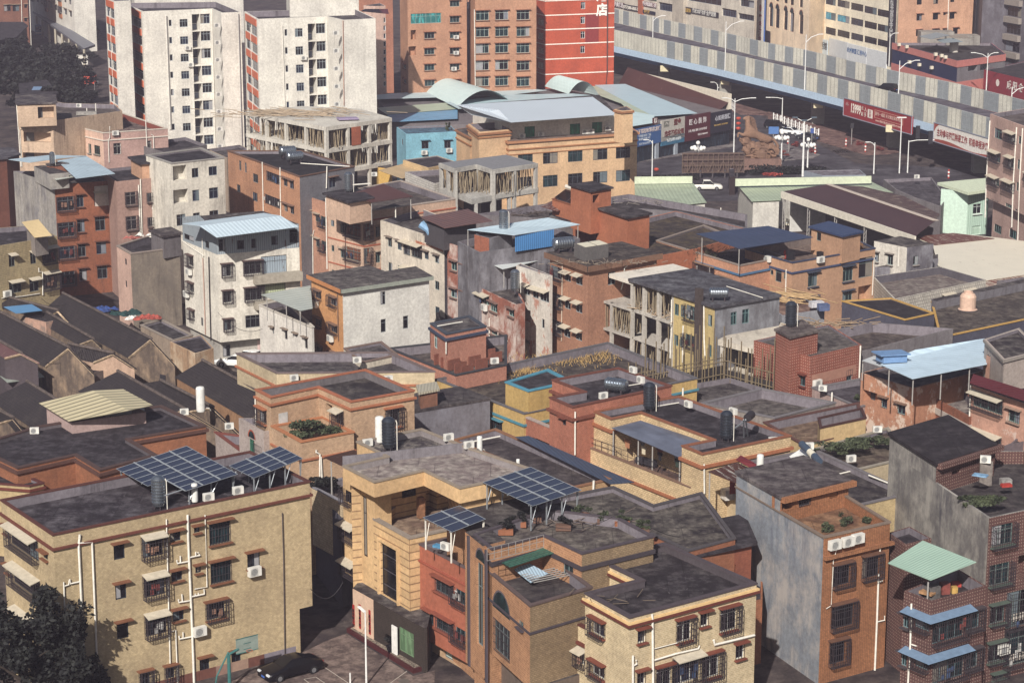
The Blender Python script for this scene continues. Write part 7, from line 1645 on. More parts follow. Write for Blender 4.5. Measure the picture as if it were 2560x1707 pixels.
def mk_boiler():
 r=thing('water_heater','','water heater');MB().lathe([(0,0),(.26,.02),(.28,.1),(.28,1.5),(.24,1.6),(0,1.66)],(0,0,.1),16).build('tank',WPL,r,smooth=False)
 MB().tube([(.28,0,.3),(.55,0,.25),(.7,.1,.05)],.04,5).build('pipe',PIPE,r);return r
TV,TV2,TH_,THW,BO=mk_tankv(STEEL),mk_tankv(STEEL2),mk_tankh(STEEL),mk_tankh(WPL,False,2.0,.32),mk_boiler()
RZ=R_(36)
for(src,k,x,y,z,rz,sc_k,lb)in((TV,'c0',1460,1535,12.55,0,1.15,'ribbed steel water tank under the big solar array on the yellow tiled house'),(TV2,'c1',1220,1000,12.4,0,1.25,'dark ribbed steel tank on the grey corner roof of the modern villa'),(TV2,'c2',1258,640,10.2,0,1.2,'dark ribbed tank at the rear parapet of the cream patterned house'),(TV2,'c2',1965,912,10.2,0,1.2,'dark ribbed tank beside a tilted heater frame on the cream patterned house'),(TV2,'b3',207,1450,12.2,0,1.25,'dark ribbed tank on top of the speckled brick red tower'),(TV,'b1',850,208,15.45,0,1.2,'ribbed steel tank beside the brown rooftop canopy'),(TV,'b1',2272,565,14.4,0,1.2,'ribbed steel tank standing before the sky blue sheet roof'),(TV,'b2',28,1120,9.2,0,1.2,'ribbed tank wedged between the peeling red house and white wing'),(TH_,'b2',470,750,13.2,RZ-.2,1.5,'smooth fat steel tank lying at the edge of the crusty dark roof'),(TH_,'b2',1895,1195,12.3,RZ+.9-1.57,1.2,'ribbed steel tank lying on the half built house roof'),(TH_,'c2',955,480,10.85,RZ-1.1,1.25,'dark ribbed tank lying on the stepped roof of the red tiled house'),(TH_,'a0',945,1165,11.1,RZ-.1,1.4,'ribbed tank lying beside the cistern on the pink house with green windows'),(TH_,'a1',355,1500,16.0,RZ-.2,1.35,'front one of two ribbed tanks lying on the tarred roof of the orange mosaic house'),(TH_,'a1',290,1450,16.0,RZ-.2,1.35,'rear one of two ribbed tanks lying on the tarred roof of the orange mosaic house'),(THW,'c0',1085,712,7.3,RZ-.25,1.25,'plain pale tank lying beside the cream ribbed shed'),(BO,'c0',1845,655,5.6,.5,1.5,'tall white water heater cylinder standing alone above the cottage roofs'),(BO,'c1',1137,935,12.4,.6,1.3,'white water heater cylinder next to the dark tank on the modern villa'),(BO,'c1',2053,1020,11.9,.6,.8,'short white heater cylinder behind the villa parapet'),(BO,'c0',1790,1478,12.6,2.5,.85,'white heater cylinder beneath the big solar array on the yellow tiled house'),(BO,'c2',2275,1225,10.2,3.0,1.0,'white heater cylinder beside the maroon shed roof'),(BO,'c2',55,1175,12.2,.6,.5,'small white heater tank at the far edge of the pale villa roof')):
 o=place(src,A(k,x,y,z),rz,lb,'rooftop tanks and heaters');o.scale=(sc_k,)*3
TKO=place(TV,TKL,0,'small ribbed steel tank on the brick stub beside the left sky blue roof','rooftop tanks and heaters');TKO.scale=(.8,)*3
r=thing('cooling_tower','cream cooling tower drum standing on the long slate building roof','cooling tower',tuple(A('b3',1830,1310,8.1)))
c=A('b3',1830,1310,8.1);MB().lathe([(0,0),(1.0,.0),(1.05,.5),(.85,.55),(.88,1.9),(.7,2.2),(.5,2.3),(.5,2.45),(.4,2.45),(.4,2.2),(0,2.2)],c,20).build('drum',plain('#c9a28a',.6),r)
MB().lathe([(0,-.02),(1.1,0),(1.12,.45),(1.06,.5)],c,20).build('basin',plain('#4a4244'),r)
def mk_ac():
 r=thing('air_conditioner','','air conditioner');WH=plain('#cfccc4',.5)
 MB().box((-.43,-.16,0),(.86,0,0),(0,.32,0),(0,0,.6)).build('casing',WH,r)
 m=MB();m.poly([(-.1+math.cos(i*.35)*.23,-.165,.3+math.sin(i*.35)*.23)for i in range(18)]);m.build('fan',plain('#77787c',.6),r)
 MB().bars((-.33,-.185,.07),(.46,0,0),(0,0,.46),5,5,.015).build('grille',plain('#a9a8a4'),r);return r
ACS=mk_ac();ACG='outdoor air conditioning units'
def ac_face(f,k,x,y,lb,d=.32):
 p=f.px(k,x,y,d);o=place(ACS,p,math.atan2(f.u.y,f.u.x),lb,ACG);o.scale=(1.15,)*3
def ac_roof(k,x,y,z,rz,lb):o=place(ACS,A(k,x,y,z),rz,lb,ACG);o.scale=(.92,)*3
Y0=hf('large yellow tiled')
for(f,L)in((Y0,(('d0',2318,572,'white air unit under the single upper window at the right of the yellow tiled wall'),('d0',1815,1120,'white air unit beside the thick drain stack on the yellow tiled wall'))),(hf('orange caged',0,5),(('b1',567,1248,'air unit below the top left cage of the orange window end'),('b1',705,1562,'air unit low on the orange window end'))),(hf('three outdoor air'),(('d3',585,328,'left one of three air units below the orange tiled terrace'),('d3',703,300,'middle one of three air units below the orange tiled terrace'),('d3',797,270,'right one of three air units below the orange tiled terrace'))),(hf('rusting corrugated',0,3),(('b0',1757,950,'upper air unit on the narrow end of the white blue roofed house'),('b0',1733,1155,'lower air unit on the narrow end of the white blue roofed house'))),(hf('orange striped flank, left'),(('a0',1720,458,'upper air unit on the left white tower front'),('a0',1748,612,'lower air unit on the left white tower front'))),(hf('orange striped flank and'),(('a1',432,550,'lone air unit on the right white tower front'),)),(hf('golden rendered',1),(('a2',85,1268,'first air unit from the left on the white top storey of the golden building'),('a2',258,1250,'second air unit from the left on the white top storey of the golden building'),('a2',660,1228,'third air unit from the left on the white top storey of the golden building'),('a2',717,1224,'fourth air unit from the left on the white top storey of the golden building'),('a2',870,1195,'rightmost air unit on the white top storey of the golden building'))),(hf('light blue rendered'),(('a1',1540,1418,'left air unit on the light blue house wall'),('a1',1768,1398,'right air unit on the light blue house wall'))),(hf('beige orange house'),(('b3',465,838,'air unit on the front parapet of the beige orange house'),)),(hf('beige orange house',0,3),(('b3',15,832,'air unit at the left corner of the beige orange house parapet'),)),(hf('pale pink house',0,3),(('a0',615,1240,'air unit on the left wall of the pink house with green windows'),)),(hf('pale pink house'),(('a0',1055,1240,'air unit on the shaded wall of the pink house with green windows'),)),(hf('peeling red and white',3,3),(('b1',2118,1280,'air unit on the small balcony of the peeling red and white house'),)),(hf('orange apartment block with green'),(('a1',1832,358,'top air unit on the corner bay orange apartment'),('a1',1832,502,'middle air unit on the corner bay orange apartment'),('a1',1812,648,'bottom air unit on the corner bay orange apartment'))),(hf('speckled with white'),(('c3',430,408,'air unit on the speckled brick red wall'),)),(hf('dull olive',0,3),(('b0',55,1150,'air unit low on the olive tiled wall, left edge'),)),(hf('weathered side')if 0 else hf('weathered grey side'),(('d3',2135,1285,'air unit hanging on the dark patterned tile wall, bottom right corner'),))):
 for(k,x,y,lb)in L:ac_face(f,k,x,y,lb)
for i in range(8):
 f=hf('orange striped flank, left',0,2);ac_face(f,'a0',1985+i*4,250+i*158,'air unit number %s from the top in the column between the two white tower fronts'%('one two three four five six seven eight'.split()[i]),.5)
for i in range(5):
 f=hf('orange striped flank and',0,2);ac_face(f,'a1',722+i*3,320+i*163,'air unit number %s from the top on the right white tower side bay'%('one two three four five'.split()[i]),.5)
for(k,x,y,z,rz,lb)in(('c0',1285,668,7.3,0,'air unit beside the pale lying tank on the dark flat roof'),('c0',318,842,7.3,.1,'air unit alone at the far edge of the dark flat roof, left'),('c0',1692,668,7.0,.2,'air unit next to the tall white cylinder above the cottages'),('c0',2105,800,7.0,.3,'air unit beside the white brick stair wing'),('c1',350,355,9.0,.4,'air unit on the left end of the grey tan cornice roof'),('c1',928,192,9.7,.3,'air unit on the rear parapet of the grey tan cornice roof'),('c1',1025,955,12.5,.5,'air unit lying on the villa grey corner roof'),('c1',1768,905,12.9,.5,'air unit bracket on the right parapet of the modern villa'),('c1',1955,975,12.9,.5,'second white bracketed unit on the right parapet of the modern villa'),('c2',1112,285,11.7,-.9,'upper air unit on the right parapet of the red tiled house'),('c2',1182,375,11.7,-.9,'lower air unit on the right parapet of the red tiled house'),('c2',838,520,11.0,.5,'white bracketed unit at the front edge of the red tiled house roof'),('c2',1618,600,10.8,-.9,'air unit on the rear parapet of the cream patterned house'),('c2',2030,665,9.9,-.9,'flat air unit bracket on the debris roof parapet'),('c3',48,935,10.2,.2,'air unit at the end of the cream patterned house roof'),('c3',505,452,8.0,-.4,'air unit on the low pink grey parapet'),('c3',1003,830,8.8,.1,'air unit behind the leafy roof garden'),('c2',2150,1250,10.0,.3,'large fan unit on the grey tower roof corner'),('c3',762,1100,9.2,.3,'air unit on the garden roof wall'),('c3',1995,1110,13.6,-.2,'air unit high on the dark patterned tower wall'),('d1',1742,345,9.6,-.7,'fan unit under the small solar pergola'),('c0',1915,1455,13.35,.5,'white bracketed unit left on the yellow tiled house parapet'),('c0',2185,1395,13.35,.5,'white bracketed unit right on the yellow tiled house parapet'),('c1',1215,365,9.7,.4,'white bracket unit at the inner corner behind the peach balcony house'),('a0',725,985,14.6,.1,'air unit on the beige rooftop wall beneath the towers'),('b1',1085,50,10.5,.2,'air unit on the brick wall left of the white tiled parapet block'),('b3',1365,70,5.2,.2,'air unit on the messy grey roof beside the mint green house'),('b2',2228,378,2.4,.2,'air unit beside the dark doorway of the long green shed'),('c1',2190,200,9.6,.4,'white bracket unit between the brick partitions and golden grass roof'),('a1',2090,1345,8.4,.1,'air unit at the base of the right white tower front'),('c3',375,985,10.0,.1,'flat white unit behind the solar water heater')):
 ac_roof(k,x,y,z,rz,lb)
CELL=None
def pvmat():
 n=NT('solar_cells');uv=n.map('UV',(1,1,1));br=n.n('ShaderNodeTexBrick',offset=0);n.l(uv,br.inputs[0])
 for k,v in(('Color1',lin('#1c2038')),('Color2',lin('#222641')),('Mortar',lin('#3a4258'))):br.inputs[k].default_value=v
 br.inputs['Scale'].default_value=1;br.inputs['Brick Width'].default_value=.17;br.inputs['Row Height'].default_value=.17;br.inputs['Mortar Size'].default_value=.012
 n.b.inputs['Specular IOR Level'].default_value=.5
 return n.done(br.outputs[0],.2)
PV=pvmat();ALU=plain('#9fa6ae',.4,.5);
def array(label,c,nu,nv,zb,strips=(),skip=(),ext=None,posts=3,pcol=None):
 """c: corners left, back, right, front (world); nu columns, nv rows of panels"""
 L,B_,R,Fp=c;r=thing('solar_array',label,'solar panels',(Fp.x,Fp.y,zb))
 def P(u,v):return L*(1-u)*(1-v)+B_*u*(1-v)+R*u*v+Fp*(1-u)*v
 n_=(B_-L).cross(Fp-L).normalized();n_=n_ if n_.z>0 else-n_
 for i in range(nu):
  for j in range(nv):
   if(i,j)in skip:continue
   g=.012
   q=[P((i+g)/nu,(j+g)/nv),P((i+1-g)/nu,(j+g)/nv),P((i+1-g)/nu,(j+1-g)/nv),P((i+g)/nu,(j+1-g)/nv)]
   w,h_=(q[1]-q[0]).length,(q[3]-q[0]).length
   m=MB();m.poly(q[::-1]if(q[1]-q[0]).cross(q[3]-q[0]).dot(n_)<0 else q,None);m.uv[-1]=[(0,0),(w,0),(w,h_),(0,h_)]
   m.poly([p-n_*.04 for p in q]);o=m.build('panel',PV,r)
   e=MB()
   for a,b in((0,1),(1,2),(2,3),(3,0)):e.tube([q[a],q[b]],.022,4,cap=False)
   e.build('frame',ALU,o)
 m=MB()
 for i in strips:m.tube([P(i/nu,0)+n_*.04,P(i/nu,1)+n_*.04],.06,4)
 for v in(.08,.5,.92):m.tube([P(0,v)-n_*.1,P(1,v)-n_*.1],.05,4)
 m.build('rail',ALU,r)
 for i in range(posts+1):
  for v in(.06,.94):
   u=.03+.94*i/posts
   if skip and v>.9 and u<.2:continue
   p=P(u,v)-n_*.1;t=MB();t.tube([p,(p.x,p.y,zb)],.06,4);t.tube([(p.x,p.y,zb+.4),P(min(1,u+.12),v)-n_*.1],.035,4);t.build('leg',pcol or ALU,r)
 return r
array('largest blue solar array on posts over the yellow tiled house roof',[A('c0',1065,1165,13.7),A('c0',1715,955,14.2),A('c0',2185,1215,14.2),A('c0',1535,1425,13.7)],4,8,12.55,(1,2,3),[(0,j)for j in(5,6,7)])
array('narrow blue solar array at the right end of the yellow tiled house roof',[A('c0',2100,1138,14.2),A('c1',220,958,14.5),A('c1',430,1070,14.5),A('c0',2330,1252,14.2)],3,4,12.55,(1,2))
array('blue solar array above the black roof behind the pot garden',[A('c1',2080,1290,13.0),A('c2',172,1148,13.1),A('c2',640,1360,13.1),A('c2',190,1508,13.0)],3,6,11.0,(1,2))
array('small solar pergola on white posts over the orange red house terrace',[A('d1',1530,48,11.9),A('d1',1870,-62,12.0),A('d1',2110,62,12.0),A('d1',1798,183,11.9)],2,3,9.5,(1,),posts=1,pcol=PIPE)
def heater(label,a,b,c,d,tube,col,tcol,r_=.22):
 o=thing('solar_heater',label,'solar heater',(a.x,a.y,min(a.z,b.z)-.3));m=MB();m.box(a,b-a,(0,0,-.08),d-a);m.build('collector',col,o)
 return o
def collector(parent,q,col,th=.08):
 n_=(q[1]-q[0]).cross(q[3]-q[0]).normalized();n_=n_ if n_.z>0 else-n_;m=MB();m.poly(q);m.poly([p-n_*th for p in q[::-1]])
 for i in range(4):a,b=q[i],q[(i+1)%4];m.poly([a,b,b-n_*th,a-n_*th])
 m.build('collector',col,parent)
o=thing('solar_heater','pair of white collector boards with dark tanks on the roof behind the grey tower','solar heater',tuple(A('c3',330,1150,9.)))
collector(o,[A('c3',320,968,10.7),A('c3',372,1040,10.7),A('c3',258,1120,9.9),A('c3',195,1050,9.9)],plain('#dcdcda',.3));collector(o,[A('c3',385,1045,10.6),A('c3',448,1105,10.6),A('c3',405,1158,10.1),A('c3',300,1115,10.)],plain('#dcdcda',.3))
for(a,b,c)in(((310,940),(380,1005),'#3a4a60'),((385,1010),(420,1048),'#c9c2ae'),((425,1050),(470,1100),'#3a4a60')):MB().tube([A('c3',a[0],a[1],11.3),A('c3',b[0],b[1],11.2)],.3,12).build('tank',plain(c,.5),o)
MB().tube([A('c3',468,1110,11),A('c3',470,1180,9)],.04,4).build('leg',ALU,o)
o=thing('solar_heater','two dark glass collectors with long white tubes on the orange collector house','solar heater',tuple(A('b2',450,300,13)))
collector(o,[A('b2',490,168,15.4),A('b2',590,195,15.3),A('b2',500,280,13.4),A('b2',395,240,13.4)],plain('#252b38',.25));collector(o,[A('b2',600,200,15.3),A('b2',705,228,15.2),A('b2',612,312,13.4),A('b2',505,282,13.4)],plain('#252b38',.25))
for(a,b)in(((498,145),(600,175)),((608,175),(718,208))):MB().tube([A('b2',a[0],a[1],15.7),A('b2',b[0],b[1],15.6)],.26,10).build('tank',plain('#c9c0b0',.5),o)
o=thing('solar_heater','tilted grey heater frame with dark tank on the cream patterned house','solar heater',tuple(A('c2',2130,880,10.2)))
MB().tube([A('c2',2160,700,12.4),A('c2',2200,665,12.5)],.35,10).build('tank',plain('#2f2a2f',.5),o);m=MB()
for a,b in(((2020,810),(2150,720)),((2125,715),(2130,880)),((2145,715),(2165,870))):m.tube([A('c2',a[0],a[1],11 if a[0]==2020 else 12.3),A('c2',b[0],b[1],12.2 if a[0]==2020 else 10.2)],.07,4)
m.build('frame',ALU,o)
# plants and trees
LF=leafm('#27301f','#4a5336');LFD=leafm('#15161a','#22241f');GRS=leafm('#8f6a35','#b58f4c')  # near-black pair puts the shade of the trees into the leaf colour
def leaves(c,r,n,size,sq=.8,clumps=10,kr=(.3,.5)):
 m=MB();cl=[]
 for i in range(clumps):
  d=Vector((random.gauss(0,1),random.gauss(0,1),random.gauss(0,1))).normalized();cl.append((Vector((d.x*r[0],d.y*r[1],d.z*r[2]))*random.uniform(.3,.95),random.uniform(*kr)))
 for i in range(n):
  o_,k=random.choice(cl);d=Vector((random.gauss(0,1),random.gauss(0,1),random.gauss(0,1))).normalized()*random.random()**.4
  p=c+o_+Vector((d.x*r[0],d.y*r[1],d.z*r[2]))*k
  a=Vector((random.gauss(0,1),random.gauss(0,1),random.gauss(0,.6))).normalized()*size*random.uniform(.6,1.3);b=a.cross(Vector((random.gauss(0,1),random.gauss(0,1),1))).normalized()*size*.55
  m.poly([p-a,p+b,p+a,p-b])
 return m
def tree(label,P,h_,r,n=2600,size=.28,mat=LFD,name='tree',group=None):
 o=thing(name,label,'tree',tuple(P),group);P=Vector(P);c=P+Vector((0,0,h_*.62))
 m=MB();m.tube([P,P+Vector((.1,0,h_*.35)),P+Vector((.0,.2,h_*.6))],h_*.035,8,r2=h_*.015)
 for i in range(7):
  a=i*.9;m.tube([P+Vector((0,0,h_*(.25+.04*i))),P+Vector((math.cos(a)*r*.4,math.sin(a)*r*.4,h_*(.45+.03*i))),P+Vector((math.cos(a)*r*.75,math.sin(a)*r*.75,h_*(.55+.03*i)))],h_*.012,5,r2=.03)
 m.build('trunk',plain('#3a302a',.9),o);leaves(c,(r,r,h_*.4),n,size,clumps=46,kr=(.14,.26)).build('crown',mat,o);return o
tree('large dark feathery tree filling the bottom left corner',S(70,1850,0),10.5,4.9,9000,.22)
tree('dark shrubby tree against the foot of the yellow tiled wall',S(215,1800,0),5.2,2.2,2600,.2)
for i,(x,y,h_,r,lb)in enumerate(((130,330,9,7,'broad dark tree left of the parked white car, upper left'),(175,262,9,7,'dark round tree behind the parked white car, upper left'),(95,240,10,7,'dark tree in front of the brown tiled block, top left'),(60,300,11,7,'dark tree at the left edge above the maroon building'),(150,205,9,8,'dark spreading tree beside the grey covered walkway'),(120,370,8,5,'dark tree behind the pink edged rooftop room'),(30,230,11,6,'dark tree filling the left edge beside the brown tiled block'),(200,292,6,4,'small dark tree between parked cars and the pink edged roof'),(140,235,9,6,'dark tree in the middle of the upper left grove'),(60,200,10,6,'dark tree below the long grey carport'),(165,330,7,5,'dark tree just behind the beige stained balconies'),(215,120,6,4,'dark tree at the right end of the grey carport'))):
 tree(lb,S(x,y,0),h_,r,2600,.5)
def shrub(label,P,r,n,size=.14,mat=LF,cat='plant',name='shrub',group=None):
 return tag(leaves(Vector(P)+Vector((0,0,r[2]*.8)),r,n,size,clumps=8).build(name,mat),label,cat,group)
nb,lb_,uA,uB,zb_=BALC
c=Vector((nb.x,nb.y,zb_-.6))+uB*2.6+uA*2.2;shrub('dense green climber covering the trellis on the peach house balcony',c,(2.6,1.4,.8),2600,.15)
for i,(k,x,y,z,r)in enumerate((('d3',545,190,10.3,.55),('d3',710,120,10.3,.65),('d3',900,100,10.3,.4))):
 shrub(['round potted bush at the left of the orange tiled terrace','tall potted bush in the middle of the orange tiled terrace','small leafy pot at the right end of the orange tiled terrace'][i],A(k,x,y,z),(r,r,r*.9),500,.09)
GA=[(480+i*55+random.uniform(-15,15),930-i*9+random.uniform(-25,60))for i in range(11)]
o=MB()
big=leaves(A('c3',700,960,9.6),(3.4,1.6,.5),1900,.15,clumps=26,kr=(.12,.3));b2=leaves(A('c3',930,900,9.3),(3.0,1.4,.4),1300,.15,clumps=18,kr=(.12,.3))
tag(big.build('roof_garden_bed',LF),'leafy bed of shrubs on the left of the roof garden','plants');tag(b2 .build('roof_garden_bed',LF),'leafy bed of shrubs on the right of the roof garden','plants')
shrub('shaggy climber hanging over the terrace wall of the dark patterned house',A('d3',1900,-60,12.4),(2.2,.8,.5),1400,.16);shrub('weedy pots along the villa side terrace',A('c1',620,1350,8.4),(1.6,.8,.5),1200,.14,LFD)
shrub('thin weed growing beside the turquoise trimmed hut',A('c2',195,600,8.8),(.5,.3,.8),220,.1);shrub('small tree sprouting on the light blue house parapet',A('a1',1758,1185,9.0),(.5,.5,.7),260,.14);shrub('dark creeper on the balcony of the peeling peach house',A('c3',865,560,7.4),(.8,.5,.6),500,.13)
shrub('weed tuft on the grey low parapet roof',A('b3',1365,965,6.0),(.6,.3,.35),200,.12,GRS)
for i,(k,x,y,z)in enumerate((('d2',850,100,11.),('d2',1010,120,11.),('d2',1190,200,11.),('d2',640,60,11.),('d2',200,90,11.),('d2',-60,200,11.),('d2',470,160,11.),('d2',60,130,11.))):
 r=thing('planter',['green planter box near the corner of the pot garden roof','wide planter of orange edged greenery on the pot garden roof','planter at the front right parapet of the pot garden roof','planter behind the rusty stand on the pot garden roof','bare branched pot at the left of the pot garden roof','leggy pot at the left end of the pot garden roof','pot in the middle front of the pot garden roof','pot behind the wire frame of the brick house'][i],'planter',tuple(A(k,x,y,z)),'roof garden planters')
 p=A(k,x,y,z);MB().cbox((p.x,p.y,p.z+.2),1.1,.6,.4).build('box',plain('#8f5234' if i%2 else '#6a4a3c',.8),r);leaves(p+Vector((0,0,.75)),(.7,.5,.45),420,.1,clumps=6).build('foliage',LF if i<4 else LFD,r)
gm=MB()
for(x,y,s)in((c[0],c[1],c[2])for c in((-150,150,1.6),(-230,250,1.6),(90,260,.8),(230,285,.9),(330,150,.9),(500,165,1.3),(740,105,1.2),(810,140,1.2),(700,180,1.5),(-60,230,1.6),(380,190,1.5),(900,80,.6),(-320,330,1.2),(20,300,1.5))):
 p0=A('c2',x,y,GRASS_ROOF)
 for i in range(120):
  p=p0+Vector((random.gauss(0,s),random.gauss(0,s*.7),0));a=random.uniform(0,6.3);L=random.uniform(.15,.45)
  gm.poly([p,p+Vector((.05,0,0)),p+Vector((math.cos(a)*L*.6,math.sin(a)*L*.6,L))])
tag(gm.build('dry_grass',GRS),'tufts of dry golden grass growing over the turquoise trimmed roof','grass');bpy.data.objects['dry_grass']['kind']='stuff'
# vehicles
def car(label,loc,rz,col,kind='sedan',name='parked_car',plate=True):
 r=thing(name,label,'car' if kind!='truck' else 'truck',(0,0,0));body=plain(col,.22,.1,var=.03);n=r
 if kind=='suv':T=[(-2.3,.75,.95,.95),(-2.2,.95,1.05,1.05),(-1.9,1.0,1.0,1.68),(-.6,1.0,1.0,1.72),(.4,1.0,1.0,1.66),(1.05,1.0,1.0,1.06),(2.0,.93,.93,.93),(2.3,.7,.72,.72)]
 elif kind=='pickup':T=[(-2.5,.8,.95,.95),(-2.45,.9,1.0,1.0),(-.9,.9,1.0,1.0),(-.75,.95,1.0,1.66),(.4,.95,1.0,1.66),(1.0,.98,1.0,1.05),(2.1,.9,.92,.92),(2.4,.7,.72,.72)]
 else:T=[(-2.35,.7,.85,.85),(-2.1,.9,.95,.97),(-1.5,.95,.95,1.1),(-.7,.93,.93,1.42),(.2,.93,.93,1.43),(1.0,.93,.93,1.0),(2.0,.82,.84,.84),(2.32,.6,.64,.64)]
 m=MB();rings=[]
 for(x,zb,_,zt)in T:
  e=.1 if abs(x)>2.2 else 0;w=.9-e;wt=w-.22 if zt>zb+.15 else w-.08
  rings.append([(x,-w+.06,.28),(x,-w,.5),(x,-w,zb-.05),(x,-wt,zt-.03),(x,-wt+.25,zt),(x,wt-.25,zt),(x,wt,zt-.03),(x,w,zb-.05),(x,w,.5),(x,w-.06,.28)])
 for i in range(len(rings)-1):
  for j in range(9):m.poly([rings[i][j],rings[i+1][j],rings[i+1][j+1],rings[i][j+1]])
 m.poly(rings[0]);m.poly(rings[-1][::-1]);m.build('body',body,r,smooth=True)
 g=MB()
 for i in range(len(T)-1):
  (x0,b0,_,t0),(x1,b1,_,t1)=T[i],T[i+1]
  if t0>b0+.3 or t1>b1+.3:
   for s_ in(-1,1):
    def q(x,zb,zt,f):wt=.9-.22 if zt>zb+.15 else .82;return(x,s_*(.91+(wt-.9)*f),zb+(zt-zb)*f)
    g.poly([q(x0,b0,t0,.12),q(x1,b1,t1,.12),q(x1,b1,t1,.88),q(x0,b0,t0,.88)])
   if(t1-t0)<-.3 or(t1-t0)>.3:g.poly([(x0,-.6,t0+.015),(x1,-.62,t1+.015),(x1,.62,t1+.015),(x0,.6,t0+.015)])
 g.build('windows',glassm('#0e1016',.1),r)
 for sx in(-1.42,1.42):
  for sy in(-.82,.82):
   w=MB().lathe([(0,-.1),(.33,-.1),(.33,.1),(0,.1)],(0,0,0),16);w.v=[(sx+a,sy+c,.33+b)for a,b,c in w.v];o=w.build('wheel',plain('#17161a',.8),r)
   w=MB().lathe([(0,.11 if sy>0 else-.11),(.19,.11 if sy>0 else-.11)],(0,0,0),10);w.v=[(sx+a,sy+c,.33+b)for a,b,c in w.v];w.build('rim',plain('#8f9299',.3,.6),o)
 for sy in(-.62,.62):
  MB().cbox((2.25,sy,.68),.14,.36,.13).build('headlight',plain('#cfd4da',.2),r);MB().cbox((-2.27,sy,.78),.12,.34,.14).build('tail_light',plain('#8a1f1f',.3),r)
 if plate:MB().cbox((2.33,0,.45),.03,.44,.14).build('number_plate',plain('#2f5fc0',.4),r);MB().cbox((-2.37,0,.6),.03,.44,.14).build('number_plate',plain('#2f5fc0',.4),r)
 for sy in(-.98,.98):MB().cbox((.75,sy,1.0),.16,.14,.12).build('mirror',body,r)
 if kind=='pickup':MB().box((-2.4,-.75,.99),(1.5,0,0),(0,1.5,0),(0,0,.02)).build('load_bed',plain('#2a282c'),r)
 r.location=loc;r.rotation_euler=(0,0,rz);return r
aN=math.atan2(.59,.81)
car('glossy black saloon car parked by the yellow tiled house',A('d1',320,1490,0),aN+math.pi,'#121016')
car('white saloon car parked in front of the white house street door',A('c0',2170,225,0),-.25+math.pi,'#dfe0e0');car('white saloon car mostly hidden behind the other white car',A('c0',2345,190,0),-.3+math.pi,'#dcdddd');car('white car by the small white house wall',A('c1',5,215,0),-.5,'#dcdddd','suv')
car('cream saloon car under the maroon roofed open shed',A('b3',290,505,0),math.pi+.2,'#d5ccb5');car('white pickup truck driving behind the lattice billboard',A('b2',1795,175,0),.0,'#dedbd2','pickup','pickup_truck')
car('black off road car stopped on the avenue by the white railing',A('a3',70,1185,0),-.72,'#16151a','suv');car('small white saloon between two dark cars on the avenue',A('a3',217,1238,0),-.75,'#e0e2e4');car('dark grey saloon behind the white one on the avenue',A('a3',362,1285,0),2.3,'#30333c')
car('black car driving on the elevated road',A('a3',1085,845,DK),2.4,'#15131a','suv','car')
car('white off road car beside the red canopy, upper left',S(220,213,0),.2,'#d9d6ce','suv');car('black saloon parked below the red canopy, upper left',S(215,245,0),.3,'#141318');car('blue saloon in the shade under the trees, upper left',S(175,160,0),.1,'#24344f')
o=thing('truck','white and orange box truck in the shaded yard, upper left','truck',tuple(S(205,175,0)));c=S(205,172,0)
MB().box(c+Vector((-3,0,.9)),(4.4,.3,0),(-.1,2,0),(0,0,2.1)).build('box',plain('#c9c4ba'),o);MB().box(c+Vector((-3.9,0,.5)),(1.4,.1,0),(-.1,2,0),(0,0,1.7)).build('cab',plain('#b5702c'),o)
for x in(-3.3,.6):MB().lathe([(0,-.12),(.45,-.12),(.45,.12),(0,.12)],c+Vector((x,-.1,.45)),12).build('wheel',DARK,o)
o=thing('truck','blue lorry cab under the carport, top left','truck',tuple(S(88,85,0)));c=S(88,88,0);MB().box(c,(4.5,0,0),(0,2.2,0),(0,0,2.6)).build('cab',plain('#5f7fa5'),o);MB().box(c+Vector((.3,-.05,1.3)),(3.9,0,0),(0,.05,0),(0,0,.9)).build('windscreen',GL_D,o);MB().box(c+Vector((.2,-.08,.3)),(4.1,0,0),(0,.08,0),(0,0,.5)).build('bumper',plain('#b9bcc0'),o)
def canopy(label,P,s):
 o=thing('canopy_tent',label,'canopy',tuple(P));m=MB();t=P+Vector((0,0,3.6));q=[P+Vector((dx*s,dy*s,2.4))for dx,dy in((-1,-1),(1,-1),(1,1),(-1,1))]
 for i in range(4):m.poly([q[i],q[(i+1)%4],t]);m.poly([q[i]-Vector((0,0,.35)),q[(i+1)%4]-Vector((0,0,.35)),q[(i+1)%4],q[i]])
 m.build('top',plain('#c9402a',.6),o)
 for p in q:MB().tube([p,(p.x,p.y,P.z)],.05,4).build('leg',BARL,o)
canopy('rear red pop up canopy beside the white off road car',S(226,217,0),1.3);canopy('front red pop up canopy beside the black saloon',S(225,232,0),1.3)
o=thing('covered_walkway','long grey sheet roofed carport with pale columns, top left','carport',tuple(S(80,100,0)))
a,b,c,d=S(76,24,5.5),S(210,122,5.0),S(238,112,5.0),S(80,15,5.5);sheet('roof',[a,b,c,d],sheetm('#6a6c78',period=1.2),o,th=.5)
for i in range(9):p=a+(b-a)*(i/8);MB().tube([(p.x,p.y,0),(p.x,p.y,4.8)],.3,6).build('column',plain('#a59a86'),o)
h=House('small_house','low dark shaded house with a small blue skylight under the trees, upper left');h.vol(zq(0,150,.22315,'520 400;640 380;510 240;225 280;240 420',8),8,0,wallm('#3d2a2e',stain=.4),DKR,0,eave=.3)
sheet('skylight',zq(0,150,.22315,'355 338;450 335;475 300;375 300',8.3),sheetm('#6f8fb8'),h.root);h.done()
